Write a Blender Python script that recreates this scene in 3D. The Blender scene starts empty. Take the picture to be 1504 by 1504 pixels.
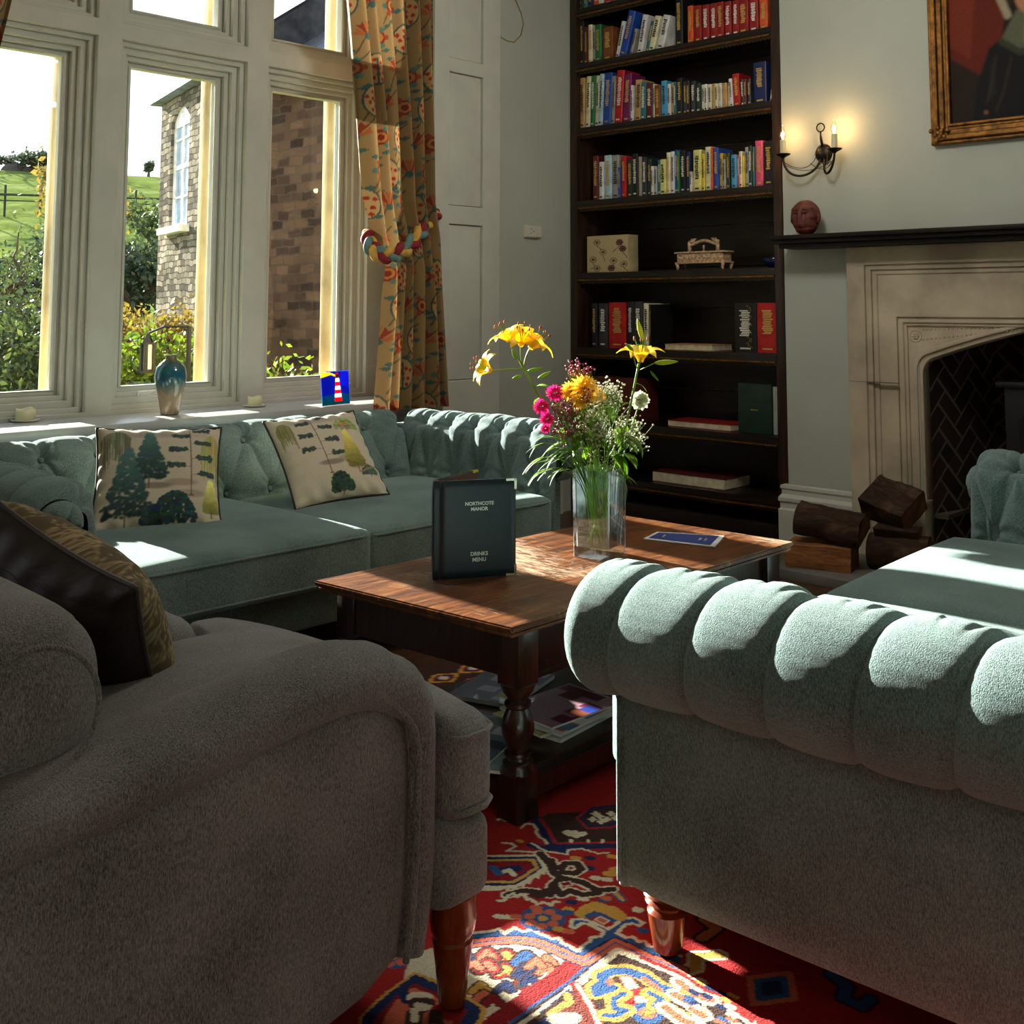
import bpy, bmesh, math, random
import numpy as np
from mathutils import Vector, Matrix, noise as mnoise
random.seed(7); RNG = np.random.default_rng(7)
PI = math.pi
sc = bpy.context.scene
COL = sc.collection
# ------------------------------------------------------------------ camera geometry (used to measure the place)
F, PX, PY, EYE = 1628.0, 793.0, 304.0, 1.25
PITCH = math.atan(146/F); YAW = math.atan(1532/1634.5)
cp, sp, cy, sy = math.cos(PITCH), math.sin(PITCH), math.cos(YAW), math.sin(YAW)
def at(x, y, X=None, Y=None, Z=None, D=None):
    a = (x-PX)/F; b = -(y-PY)/F
    f = cp-b*sp; u = sp+b*cp
    d = (a*cy-f*sy, a*sy+f*cy, u)
    if X is not None: t = X/d[0]
    elif Y is not None: t = Y/d[1]
    elif Z is not None: t = (Z-EYE)/d[2]
    else: t = D/math.hypot(d[0], d[1])
    return Vector((d[0]*t, d[1]*t, EYE+d[2]*t))
# ------------------------------------------------------------------ helpers
def lin(c):
    return tuple(((v/255)/12.92 if v/255 <= .04045 else ((v/255+.055)/1.055)**2.4) for v in c)
def tag(o, label=None, cat=None, group=None, kind=None):
    if label: o['label'] = label
    if cat: o['category'] = cat
    if group: o['group'] = group
    if kind: o['kind'] = kind
    return o
def empty(name, loc=(0, 0, 0), rz=0):
    o = bpy.data.objects.new(name, None); COL.objects.link(o)
    o.location = loc; o.rotation_euler = (0, 0, rz); o.empty_display_size = .1
    return o
def link(name, me, mat=None, parent=None, smooth=False):
    o = bpy.data.objects.new(name, me); COL.objects.link(o)
    if mat is not None:
        for m in (mat if isinstance(mat, (list, tuple)) else [mat]): me.materials.append(m)
    if parent is not None: o.parent = parent
    if smooth:
        for p in me.polygons: p.use_smooth = True
    return o
def new_obj(name, bm, mat=None, parent=None, smooth=False, ang=None):
    me = bpy.data.meshes.new(name); bm.normal_update(); bm.to_mesh(me); bm.free()
    o = link(name, me, mat, parent, smooth)
    if ang:
        for p in me.polygons: p.use_smooth = True
        try: me.set_sharp_from_angle(angle=math.radians(ang))
        except Exception: pass
    return o
def copy_tree(o, parent=None):
    c = o.copy(); COL.objects.link(c)
    if parent is not None: c.parent = parent
    for ch in list(o.children): copy_tree(ch, c)
    return c
def box(bm, x0, x1, y0, y1, z0, z1, M=None, bev=0):
    v = [bm.verts.new((x, y, z)) for x in (x0, x1) for y in (y0, y1) for z in (z0, z1)]
    fs = [bm.faces.new([v[i] for i in q]) for q in ((0, 1, 3, 2), (4, 6, 7, 5), (0, 4, 5, 1), (2, 3, 7, 6), (0, 2, 6, 4), (1, 5, 7, 3))]
    if bev:
        es = list({e for f in fs for e in f.edges})
        r = bmesh.ops.bevel(bm, geom=es, offset=bev, segments=2, affect='EDGES', profile=.6)
        v = list({w for f in r['faces'] for w in f.verts} | set(w for w in v if w.is_valid))
    if M is not None: bmesh.ops.transform(bm, matrix=M, verts=[w for w in v if w.is_valid])
    return v
def obox(name, b, mat, parent=None, bev=0, M=None):
    bm = bmesh.new(); box(bm, *b, M=M, bev=bev); bmesh.ops.recalc_face_normals(bm, faces=bm.faces)
    return new_obj(name, bm, mat, parent, ang=35 if bev else None)
def tube(bm, pts, r, n=8, closed=False, cap=True):
    pts = [Vector(p) for p in pts]; N = len(pts)
    rr = r if isinstance(r, (list, tuple)) else [r]*N
    prev = None; rings = []
    for i, p in enumerate(pts):
        if closed: t = pts[(i+1) % N]-pts[(i-1) % N]
        else: t = pts[min(i+1, N-1)]-pts[max(i-1, 0)]
        if t.length < 1e-9: t = Vector((0, 0, 1))
        t.normalize()
        if prev is None:
            a = Vector((0, 0, 1)) if abs(t.z) < .9 else Vector((1, 0, 0))
            prev = t.cross(a).normalized()
        u = (prev-t*prev.dot(t))
        u = u.normalized() if u.length > 1e-6 else t.orthogonal().normalized()
        prev = u; w = t.cross(u)
        rings.append([bm.verts.new(p+(u*math.cos(2*PI*k/n)+w*math.sin(2*PI*k/n))*rr[i]) for k in range(n)])
    for i in range(N if closed else N-1):
        a, b = rings[i], rings[(i+1) % N]
        for k in range(n): bm.faces.new((a[k], a[(k+1) % n], b[(k+1) % n], b[k]))
    if cap and not closed:
        bm.faces.new(rings[0][::-1]); bm.faces.new(rings[-1])
def lathe(bm, prof, n=24, cen=(0, 0, 0), sx=1, sy=1, ax=None):
    cen = Vector(cen); rings = []
    for r, z in prof:
        rings.append([bm.verts.new(cen+Vector((r*sx*math.cos(2*PI*k/n), r*sy*math.sin(2*PI*k/n), z))) for k in range(n)])
    for a, b in zip(rings, rings[1:]):
        for k in range(n): bm.faces.new((a[k], a[(k+1) % n], b[(k+1) % n], b[k]))
    bm.faces.new(rings[0][::-1]); bm.faces.new(rings[-1])
def grid_mesh(P, nu, nv, name, mat, parent=None, cols=None, flip=False, smooth=True, close_u=False):
    """P : array (nv,nu,3)"""
    me = bpy.data.meshes.new(name)
    V = P.reshape(-1, 3)
    i = np.arange(nu-1+(1 if close_u else 0)); j = np.arange(nv-1); I, J = np.meshgrid(i, j)
    I2 = (I+1) % nu
    a = J*nu+I; b = J*nu+I2; c = (J+1)*nu+I2; d = (J+1)*nu+I
    Fq = np.stack([a, b, c, d] if not flip else [a, d, c, b], -1).reshape(-1, 4)
    me.vertices.add(len(V)); me.vertices.foreach_set('co', V.astype(np.float32).ravel())
    me.loops.add(Fq.size); me.loops.foreach_set('vertex_index', Fq.astype(np.int32).ravel())
    me.polygons.add(len(Fq)); me.polygons.foreach_set('loop_start', (np.arange(len(Fq))*4).astype(np.int32))
    me.polygons.foreach_set('loop_total', np.full(len(Fq), 4, np.int32))
    me.polygons.foreach_set('use_smooth', np.full(len(Fq), smooth, bool))
    me.update(calc_edges=True); me.validate()
    if cols is not None: set_col(me, cols)
    return link(name, me, mat, parent)
def set_col(me, cols):
    at_ = me.color_attributes.new('col', 'FLOAT_COLOR', 'POINT')
    c = np.ones((len(me.vertices), 4), np.float32); c[:, :3] = cols.reshape(-1, 3)
    at_.data.foreach_set('color', c.ravel())
def rounded(name, h, r, mat, parent=None, loc=(0, 0, 0), crown=0, crown_b=0, n=14, M=None, fn=None):
    """soft box: half sizes h, corner radius r, pillow-like crown on top (z+)."""
    bm = bmesh.new(); bmesh.ops.create_cube(bm, size=2)
    bmesh.ops.subdivide_edges(bm, edges=bm.edges[:], cuts=n, use_grid_fill=True)
    for v in bm.verts:
        q = Vector((math.sin(v.co.x*PI/2)*.35+v.co.x*.65, math.sin(v.co.y*PI/2)*.35+v.co.y*.65, math.sin(v.co.z*PI/2)*.35+v.co.z*.65))
        p = Vector((q.x*h[0], q.y*h[1], q.z*h[2]))
        inn = Vector([max(-(h[k]-r), min(h[k]-r, p[k])) for k in range(3)])
        d = p-inn
        if d.length > 1e-9: p = inn+d.normalized()*r
        wx = max(0, 1-q.x*q.x); wy = max(0, 1-q.y*q.y); w = (wx*wy)**.6
        if q.z > 0: p.z += crown*w*min(1, q.z)
        else: p.z -= crown_b*w*min(1, -q.z)
        if fn: p = fn(p, q)
        v.co = p
    if M is not None: bmesh.ops.transform(bm, matrix=M, verts=bm.verts)
    bmesh.ops.translate(bm, vec=loc, verts=bm.verts)
    return new_obj(name, bm, mat, parent, smooth=True)
def plate(name, outer, holes, mat, depth, plane, parent=None, bevel=0):
    """polygon with holes, extruded; plane maps (a,b,c)->world, c = depth axis (0..depth)."""
    cu = bpy.data.curves.new('tmp', 'CURVE'); cu.dimensions = '2D'; cu.fill_mode = 'BOTH'
    for pl in [outer]+list(holes):
        s = cu.splines.new('POLY'); s.points.add(len(pl)-1); s.use_cyclic_u = True
        for i, (a, b) in enumerate(pl): s.points[i].co = (a, b, 0, 1)
    cu.extrude = max(depth/2-bevel, 1e-4); cu.bevel_depth = bevel; cu.bevel_resolution = 1
    if bevel: cu.offset = -bevel
    to = bpy.data.objects.new('tmp', cu); COL.objects.link(to)
    dg = bpy.context.evaluated_depsgraph_get()
    me = bpy.data.meshes.new_from_object(to.evaluated_get(dg)); bpy.data.objects.remove(to); bpy.data.curves.remove(cu)
    me.name = name
    for v in me.vertices: v.co = plane(v.co.x, v.co.y, v.co.z+depth/2)
    me.materials.clear()
    bm = bmesh.new(); bm.from_mesh(me); bmesh.ops.remove_doubles(bm, verts=bm.verts, dist=1e-5)
    bmesh.ops.recalc_face_normals(bm, faces=bm.faces)
    for f in bm.faces: f.smooth = False
    bpy.data.meshes.remove(me)
    return new_obj(name, bm, mat, parent)
def text_mesh(name, s, size, M, mat, parent=None, ext=.0006, align='CENTER', bold=0):
    cu = bpy.data.curves.new('t', 'FONT'); cu.body = s; cu.size = size; cu.align_x = align; cu.align_y = 'CENTER'
    cu.extrude = ext; cu.offset = bold; cu.resolution_u = 3
    to = bpy.data.objects.new('t', cu); COL.objects.link(to)
    dg = bpy.context.evaluated_depsgraph_get()
    me = bpy.data.meshes.new_from_object(to.evaluated_get(dg)); bpy.data.objects.remove(to); bpy.data.curves.remove(cu)
    me.transform(M); me.materials.clear(); me.name = name
    return link(name, me, mat, parent)
# ------------------------------------------------------------------ raster (woven / printed patterns, stored per vertex)
class Ras:
    def __init__(s, w, h, x0, x1, y0, y1, base):
        s.w, s.h = w, h; s.gx = np.linspace(x0, x1, w) if np.isscalar(x0) else x0; s.gy = np.linspace(y0, y1, h) if np.isscalar(y0) else y0
        s.a = np.empty((h, w, 3)); s.a[:] = lin(base)
    def _sub(s, x0, x1, y0, y1):
        i0, i1 = np.searchsorted(s.gx, [x0, x1]); j0, j1 = np.searchsorted(s.gy, [y0, y1])
        return i0, i1, j0, j1
    def poly(s, pts, c, mask_ret=False):
        pts = np.array([(p[0], p[1]) for p in pts]); x0, y0 = pts.min(0); x1, y1 = pts.max(0)
        i0, i1, j0, j1 = s._sub(x0, x1, y0, y1)
        if i1 <= i0 or j1 <= j0: return
        X, Y = np.meshgrid(s.gx[i0:i1], s.gy[j0:j1]); m = np.zeros(X.shape, bool)
        n = len(pts)
        for k in range(n):
            xa, ya = pts[k]; xb, yb = pts[(k+1) % n]
            if ya == yb: continue
            m ^= ((ya > Y) != (yb > Y)) & (X < (xb-xa)*(Y-ya)/(yb-ya)+xa)
        s.a[j0:j1, i0:i1][m] = lin(c)
    def line(s, pts, w, c):
        for (a, b) in zip(pts, pts[1:]):
            ax, ay, bx, by = a[0], a[1], b[0], b[1]
            i0, i1, j0, j1 = s._sub(min(ax, bx)-w, max(ax, bx)+w, min(ay, by)-w, max(ay, by)+w)
            if i1 <= i0 or j1 <= j0: continue
            X, Y = np.meshgrid(s.gx[i0:i1], s.gy[j0:j1]); L2 = (bx-ax)**2+(by-ay)**2+1e-12
            t = np.clip(((X-ax)*(bx-ax)+(Y-ay)*(by-ay))/L2, 0, 1)
            m = (X-ax-t*(bx-ax))**2+(Y-ay-t*(by-ay))**2 < (w/2)**2
            s.a[j0:j1, i0:i1][m] = lin(c)
    def disc(s, x, y, rx, ry, c, soft=0):
        i0, i1, j0, j1 = s._sub(x-rx, x+rx, y-ry, y+ry)
        if i1 <= i0 or j1 <= j0: return
        X, Y = np.meshgrid(s.gx[i0:i1], s.gy[j0:j1]); q = ((X-x)/rx)**2+((Y-y)/ry)**2
        if soft:
            al = np.clip((1-q)/soft, 0, 1)[..., None]; s.a[j0:j1, i0:i1] = s.a[j0:j1, i0:i1]*(1-al)+np.array(lin(c))*al
        else: s.a[j0:j1, i0:i1][q < 1] = lin(c)
# ------------------------------------------------------------------ materials
def nt_new(name):
    m = bpy.data.materials.new(name); m.use_nodes = True; nt = m.node_tree
    b = nt.nodes['Principled BSDF']; return m, nt, b
def nd(nt, t, **k):
    n = nt.nodes.new(t)
    for a, v in k.items():
        if a.startswith('i_'): n.inputs[a[2:].replace('_', ' ')].default_value = v
        else: setattr(n, a, v)
    return n
def coords(nt, scale=(1, 1, 1), rot=(0, 0, 0)):
    tc = nd(nt, 'ShaderNodeTexCoord'); mp = nd(nt, 'ShaderNodeMapping')
    mp.inputs['Scale'].default_value = scale; mp.inputs['Rotation'].default_value = rot
    nt.links.new(tc.outputs['Object'], mp.inputs['Vector']); return mp.outputs['Vector']
def ramp(nt, fac, stops):
    r = nd(nt, 'ShaderNodeValToRGB'); el = r.color_ramp.elements
    while len(el) < len(stops): el.new(.5)
    for e, (p, c) in zip(el, stops): e.position = p; e.color = (*lin(c), 1)
    nt.links.new(fac, r.inputs['Fac']); return r.outputs['Color']
def bump(nt, b, h, strength=.3, dist=.01):
    n = nd(nt, 'ShaderNodeBump'); n.inputs['Strength'].default_value = strength; n.inputs['Distance'].default_value = dist
    nt.links.new(h, n.inputs['Height']); nt.links.new(n.outputs['Normal'], b.inputs['Normal']); return n
def plain(name, c, rough=.6, metal=0, var=.12, vs=8, bs=0, bscale=60, coat=0, emit=None, es=1, spec=None):
    m, nt, b = nt_new(name); b.inputs['Roughness'].default_value = rough; b.inputs['Metallic'].default_value = metal
    v = coords(nt); n = nd(nt, 'ShaderNodeTexNoise', i_Scale=vs, i_Detail=4.); nt.links.new(v, n.inputs['Vector'])
    d = tuple(max(0, x*(1-var)) for x in c); e = tuple(min(255, x*(1+var)) for x in c)
    nt.links.new(ramp(nt, n.outputs['Fac'], [(.3, d), (.7, e)]), b.inputs['Base Color'])
    if bs:
        n2 = nd(nt, 'ShaderNodeTexNoise', i_Scale=bscale, i_Detail=3.); nt.links.new(v, n2.inputs['Vector']); bump(nt, b, n2.outputs['Fac'], bs, .003)
    if coat: b.inputs['Coat Weight'].default_value = coat; b.inputs['Coat Roughness'].default_value = .15
    if emit: b.inputs['Emission Color'].default_value = (*lin(emit), 1); b.inputs['Emission Strength'].default_value = es
    if spec is not None: b.inputs['Specular IOR Level'].default_value = spec
    return m
def fabric(name, c, c2, sheen=.4, sc_=1.0, tint=None, bs=.5):
    m, nt, b = nt_new(name); b.inputs['Roughness'].default_value = .92; b.inputs['Specular IOR Level'].default_value = .15
    v = coords(nt, (1, 1, .35)); n = nd(nt, 'ShaderNodeTexNoise', i_Scale=420*sc_, i_Detail=3., i_Roughness=.8); nt.links.new(v, n.inputs['Vector'])
    n3 = nd(nt, 'ShaderNodeTexNoise', i_Scale=5., i_Detail=4.); nt.links.new(coords(nt), n3.inputs['Vector'])
    mx = nd(nt, 'ShaderNodeMath', operation='MULTIPLY_ADD'); mx.inputs[1].default_value = .35
    nt.links.new(n3.outputs['Fac'], mx.inputs[0]); nt.links.new(n.outputs['Fac'], mx.inputs[2])
    nt.links.new(ramp(nt, mx.outputs[0], [(.45, c), (.9, c2)]), b.inputs['Base Color'])
    w = nd(nt, 'ShaderNodeTexNoise', i_Scale=520*sc_, i_Detail=2.); nt.links.new(coords(nt), w.inputs['Vector'])
    bump(nt, b, w.outputs['Fac'], bs, .003)
    b.inputs['Sheen Weight'].default_value = sheen; b.inputs['Sheen Roughness'].default_value = .45
    if tint: b.inputs['Sheen Tint'].default_value = (*lin(tint), 1)
    return m
def wood(name, c1, c2, c3, scale=(3, 30, 30), rough=.4, coat=0, wear=None, bs=.15, spec=.5):
    m, nt, b = nt_new(name); v = coords(nt, scale)
    n = nd(nt, 'ShaderNodeTexNoise', i_Scale=1.6, i_Detail=8., i_Roughness=.65, i_Distortion=.8); nt.links.new(v, n.inputs['Vector'])
    col = ramp(nt, n.outputs['Fac'], [(.3, c1), (.5, c2), (.72, c3)])
    if wear:
        n2 = nd(nt, 'ShaderNodeTexNoise', i_Scale=5., i_Detail=10., i_Roughness=.8); nt.links.new(v, n2.inputs['Vector'])
        mk = nd(nt, 'ShaderNodeMapRange'); mk.inputs['From Min'].default_value = .62; mk.inputs['From Max'].default_value = .7
        nt.links.new(n2.outputs['Fac'], mk.inputs['Value'])
        mix = nd(nt, 'ShaderNodeMix', data_type='RGBA'); nt.links.new(mk.outputs['Result'], mix.inputs['Factor']); nt.links.new(col, mix.inputs['A'])
        mix.inputs['B'].default_value = (*lin(wear), 1); col = mix.outputs['Result']
    nt.links.new(col, b.inputs['Base Color']); b.inputs['Roughness'].default_value = rough; b.inputs['Specular IOR Level'].default_value = spec
    if coat: b.inputs['Coat Weight'].default_value = coat; b.inputs['Coat Roughness'].default_value = .12
    bump(nt, b, n.outputs['Fac'], bs, .004); return m
def printed(name, rough=.85, sheen=0, bs=.25, bscale=300, trans=0, coat=0):
    m, nt, b = nt_new(name); a = nd(nt, 'ShaderNodeAttribute', attribute_name='col')
    n = nd(nt, 'ShaderNodeTexNoise', i_Scale=bscale, i_Detail=2.); nt.links.new(coords(nt), n.inputs['Vector'])
    mr = nd(nt, 'ShaderNodeMapRange'); mr.inputs['To Min'].default_value = .8; mr.inputs['To Max'].default_value = 1.2
    nt.links.new(n.outputs['Fac'], mr.inputs['Value'])
    vm = nd(nt, 'ShaderNodeVectorMath', operation='SCALE'); nt.links.new(a.outputs['Color'], vm.inputs[0]); nt.links.new(mr.outputs['Result'], vm.inputs['Scale'])
    nt.links.new(vm.outputs[0], b.inputs['Base Color']); b.inputs['Roughness'].default_value = rough; b.inputs['Specular IOR Level'].default_value = .2 if rough > .6 else .5
    if bs: bump(nt, b, n.outputs['Fac'], bs, .003)
    b.inputs['Sheen Weight'].default_value = sheen; b.inputs['Coat Weight'].default_value = coat
    if trans:
        t = nd(nt, 'ShaderNodeBsdfTranslucent'); nt.links.new(vm.outputs[0], t.inputs['Color'])
        mx = nd(nt, 'ShaderNodeMixShader'); mx.inputs[0].default_value = trans; out = nt.nodes['Material Output']
        nt.links.new(b.outputs[0], mx.inputs[1]); nt.links.new(t.outputs[0], mx.inputs[2]); nt.links.new(mx.outputs[0], out.inputs['Surface'])
    return m
def glassy(name, tint=(255, 255, 255), refl=.08, rough=.02, dirt_glow=0):
    m, nt, b = nt_new(name); nt.nodes.remove(b); out = nt.nodes['Material Output']
    t = nd(nt, 'ShaderNodeBsdfTransparent'); t.inputs['Color'].default_value = (*lin(tint), 1)
    g = nd(nt, 'ShaderNodeBsdfGlossy'); g.inputs['Roughness'].default_value = rough
    lw = nd(nt, 'ShaderNodeLayerWeight'); lw.inputs['Blend'].default_value = .35
    mr = nd(nt, 'ShaderNodeMapRange'); mr.inputs['To Min'].default_value = refl*.4; mr.inputs['To Max'].default_value = min(1, refl*5)
    nt.links.new(lw.outputs['Fresnel'], mr.inputs['Value'])
    mx = nd(nt, 'ShaderNodeMixShader'); nt.links.new(mr.outputs['Result'], mx.inputs[0]); nt.links.new(t.outputs[0], mx.inputs[1]); nt.links.new(g.outputs[0], mx.inputs[2])
    res = mx
    if dirt_glow:
        d = nd(nt, 'ShaderNodeBsdfDiffuse'); d.inputs['Color'].default_value = (.8, .85, .9, 1)  # white film: faint grime on windows, painted brightness on the vase
        n = nd(nt, 'ShaderNodeTexNoise', i_Scale=2.5, i_Detail=8., i_Roughness=.7); nt.links.new(coords(nt), n.inputs['Vector'])
        m2 = nd(nt, 'ShaderNodeMapRange'); m2.inputs['From Min'].default_value = .45; m2.inputs['From Max'].default_value = .8; m2.inputs['To Max'].default_value = dirt_glow
        nt.links.new(n.outputs['Fac'], m2.inputs['Value'])
        mx2 = nd(nt, 'ShaderNodeMixShader'); nt.links.new(m2.outputs['Result'], mx2.inputs[0]); nt.links.new(mx.outputs[0], mx2.inputs[1]); nt.links.new(d.outputs[0], mx2.inputs[2]); res = mx2
    nt.links.new(res.outputs[0], out.inputs['Surface']); return m
def leafy(name, c, c2, trans=.35):
    m, nt, b = nt_new(name); b.inputs['Roughness'].default_value = .5
    n = nd(nt, 'ShaderNodeTexNoise', i_Scale=9., i_Detail=3.); nt.links.new(coords(nt), n.inputs['Vector'])
    col = ramp(nt, n.outputs['Fac'], [(.35, c), (.65, c2)]); nt.links.new(col, b.inputs['Base Color'])
    t = nd(nt, 'ShaderNodeBsdfTranslucent'); nt.links.new(col, t.inputs['Color'])
    mx = nd(nt, 'ShaderNodeMixShader'); mx.inputs[0].default_value = trans
    nt.links.new(b.outputs[0], mx.inputs[1]); nt.links.new(t.outputs[0], mx.inputs[2]); nt.links.new(mx.outputs[0], nt.nodes['Material Output'].inputs['Surface'])
    return m
def stone_wall(name, c1, c2, c3, mortar, sx, sz, rot=(0, 0, 0), bs=.6):
    m, nt, b = nt_new(name); v = coords(nt, (sx, sx, sz), rot)
    nz = nd(nt, 'ShaderNodeTexNoise', i_Scale=.7, i_Detail=3.); nt.links.new(v, nz.inputs['Vector'])
    add = nd(nt, 'ShaderNodeVectorMath', operation='MULTIPLY_ADD'); add.inputs[1].default_value = (.5, .5, .35); nt.links.new(nz.outputs['Color'], add.inputs[0]); nt.links.new(v, add.inputs[2])
    vo = nd(nt, 'ShaderNodeTexVoronoi', distance='CHEBYCHEV'); vo.inputs['Scale'].default_value = 1; nt.links.new(add.outputs[0], vo.inputs['Vector'])
    ve = nd(nt, 'ShaderNodeTexVoronoi', feature='DISTANCE_TO_EDGE'); ve.inputs['Scale'].default_value = 1; nt.links.new(add.outputs[0], ve.inputs['Vector'])
    sp_ = nd(nt, 'ShaderNodeSeparateColor'); nt.links.new(vo.outputs['Color'], sp_.inputs[0])
    n2 = nd(nt, 'ShaderNodeTexNoise', i_Scale=6., i_Detail=5.); nt.links.new(v, n2.inputs['Vector'])
    ad = nd(nt, 'ShaderNodeMath', operation='MULTIPLY_ADD'); ad.inputs[1].default_value = .5; nt.links.new(n2.outputs['Fac'], ad.inputs[0]); nt.links.new(sp_.outputs[0], ad.inputs[2])
    col = ramp(nt, ad.outputs[0], [(.25, c1), (.6, c2), (1., c3)])
    mk = nd(nt, 'ShaderNodeMapRange'); mk.inputs['From Min'].default_value = .03; mk.inputs['From Max'].default_value = .1; nt.links.new(vo.outputs['Distance'], mk.inputs['Value'])
    mk2 = nd(nt, 'ShaderNodeMapRange'); mk2.inputs['From Min'].default_value = .02; mk2.inputs['From Max'].default_value = .08; nt.links.new(ve.outputs['Distance'], mk2.inputs['Value'])
    mix = nd(nt, 'ShaderNodeMix', data_type='RGBA'); nt.links.new(mk2.outputs['Result'], mix.inputs['Factor']); mix.inputs['A'].default_value = (*lin(mortar), 1); nt.links.new(col, mix.inputs['B'])
    nt.links.new(mix.outputs['Result'], b.inputs['Base Color']); b.inputs['Roughness'].default_value = .95
    hh = nd(nt, 'ShaderNodeMath', operation='MULTIPLY_ADD'); hh.inputs[1].default_value = .4; nt.links.new(n2.outputs['Fac'], hh.inputs[0]); nt.links.new(mk2.outputs['Result'], hh.inputs[2])
    bump(nt, b, hh.outputs[0], bs, .05); return m
def brickwall(name, c1, c2, mortar, w, h, bs=.6, dis=.08):
    m, nt, b = nt_new(name); tc = nd(nt, 'ShaderNodeTexCoord'); mp = nd(nt, 'ShaderNodeMapping'); mp.inputs['Rotation'].default_value = (PI/2, 0, 0)
    nt.links.new(tc.outputs['Object'], mp.inputs['Vector'])
    nz = nd(nt, 'ShaderNodeTexNoise', i_Scale=4., i_Detail=4.); nt.links.new(mp.outputs[0], nz.inputs['Vector'])
    add = nd(nt, 'ShaderNodeVectorMath', operation='MULTIPLY_ADD'); add.inputs[1].default_value = (dis, dis*.7, .0); nt.links.new(nz.outputs['Color'], add.inputs[0]); nt.links.new(mp.outputs[0], add.inputs[2])
    br = nd(nt, 'ShaderNodeTexBrick'); br.inputs['Scale'].default_value = 1; br.inputs['Brick Width'].default_value = w; br.inputs['Row Height'].default_value = h
    br.inputs['Mortar Size'].default_value = h*.1; br.inputs['Mortar Smooth'].default_value = .4; br.inputs['Color1'].default_value = (*lin(c1), 1); br.inputs['Color2'].default_value = (*lin(c2), 1); br.inputs['Mortar'].default_value = (*lin(mortar), 1)
    nt.links.new(add.outputs[0], br.inputs['Vector'])
    n2 = nd(nt, 'ShaderNodeTexNoise', i_Scale=1.6, i_Detail=6.); nt.links.new(mp.outputs[0], n2.inputs['Vector'])
    mr = nd(nt, 'ShaderNodeMapRange'); mr.inputs['To Min'].default_value = .4; mr.inputs['To Max'].default_value = 1.6; nt.links.new(n2.outputs['Fac'], mr.inputs['Value'])
    vm = nd(nt, 'ShaderNodeVectorMath', operation='SCALE'); nt.links.new(br.outputs['Color'], vm.inputs[0]); nt.links.new(mr.outputs['Result'], vm.inputs['Scale'])
    nt.links.new(vm.outputs[0], b.inputs['Base Color']); b.inputs['Roughness'].default_value = .95
    b.inputs['Specular IOR Level'].default_value = 0; bump(nt, b, n2.outputs['Fac'], bs, .05); return m

M_WALL = plain('wall paint pale sage', (176, 182, 172), .85, var=.02, vs=3, bs=.08, bscale=200)
M_TRIM = plain('trim paint sage white', (196, 198, 188), .65, var=.03, vs=5, spec=.25)
M_CEIL = plain('ceiling paint', (215, 212, 204), .9, var=.02)
M_TEAL = fabric('teal herringbone wool', (40, 56, 58), (138, 164, 163), .5, 1, (200, 226, 220), .9)
M_GREY = fabric('grey tweed wool', (48, 48, 50), (164, 163, 165), .38, 1, (200, 200, 200), .9)
M_OAK, _nt, _b = nt_new('worn oak table top')
_v = coords(_nt, (26, 2.4, 9)); _n = nd(_nt, 'ShaderNodeTexNoise', i_Scale=2.2, i_Detail=10., i_Roughness=.75, i_Distortion=.5); _nt.links.new(_v, _n.inputs['Vector'])
_c = ramp(_nt, _n.outputs['Fac'], [(.3, (26, 13, 7)), (.45, (72, 38, 16)), (.56, (110, 64, 28)), (.7, (156, 104, 56))])
_v2 = coords(_nt, (4, 30, 9)); _n2 = nd(_nt, 'ShaderNodeTexNoise', i_Scale=4.5, i_Detail=9., i_Roughness=.8, i_Distortion=.3); _nt.links.new(_v2, _n2.inputs['Vector'])
_n3 = nd(_nt, 'ShaderNodeTexNoise', i_Scale=3., i_Detail=4.); _nt.links.new(coords(_nt), _n3.inputs['Vector'])
_m = nd(_nt, 'ShaderNodeMath', operation='MULTIPLY'); _nt.links.new(_n2.outputs['Fac'], _m.inputs[0]); _nt.links.new(_n3.outputs['Fac'], _m.inputs[1])
_r = nd(_nt, 'ShaderNodeMapRange'); _r.inputs['From Min'].default_value = .275; _r.inputs['From Max'].default_value = .36; _r.inputs['To Max'].default_value = .85; _nt.links.new(_m.outputs[0], _r.inputs['Value'])
_x = nd(_nt, 'ShaderNodeMix', data_type='RGBA'); _nt.links.new(_r.outputs['Result'], _x.inputs['Factor']); _nt.links.new(_c, _x.inputs['A']); _x.inputs['B'].default_value = (*lin((205, 178, 150)), 1); _nt.links.new(_x.outputs['Result'], _b.inputs['Base Color'])
_q = nd(_nt, 'ShaderNodeMapRange'); _q.inputs['To Min'].default_value = .16; _q.inputs['To Max'].default_value = .5; _nt.links.new(_n2.outputs['Fac'], _q.inputs['Value']); _nt.links.new(_q.outputs['Result'], _b.inputs['Roughness']); bump(_nt, _b, _n2.outputs['Fac'], .35, .003)
M_OAKD = wood('dark oak', (18, 10, 6), (34, 19, 11), (66, 40, 22), (20, 20, 3), .3, .2)
M_MAHOG = wood('polished mahogany leg', (70, 26, 10), (110, 46, 20), (140, 66, 32), (14, 14, 4), .22, .5)
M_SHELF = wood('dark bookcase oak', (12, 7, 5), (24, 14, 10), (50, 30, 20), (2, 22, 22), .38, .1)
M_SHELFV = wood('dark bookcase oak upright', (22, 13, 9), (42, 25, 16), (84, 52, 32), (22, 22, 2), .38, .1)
M_MANTEL = wood('mantel dark wood', (14, 8, 7), (24, 14, 12), (40, 24, 20), (2, 22, 22), .5, 0, spec=.25)
M_STONE = plain('limestone surround', (178, 166, 144), .85, var=.14, vs=4, bs=.25, bscale=120)
M_SLATE = plain('grey hearth slab', (104, 102, 98), .6, var=.12, vs=6, bs=.1)
M_BLACK = plain('cast iron black', (22, 22, 24), .45, .3)
M_IRON = plain('wrought iron', (32, 28, 26), .45, .7)
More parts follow.
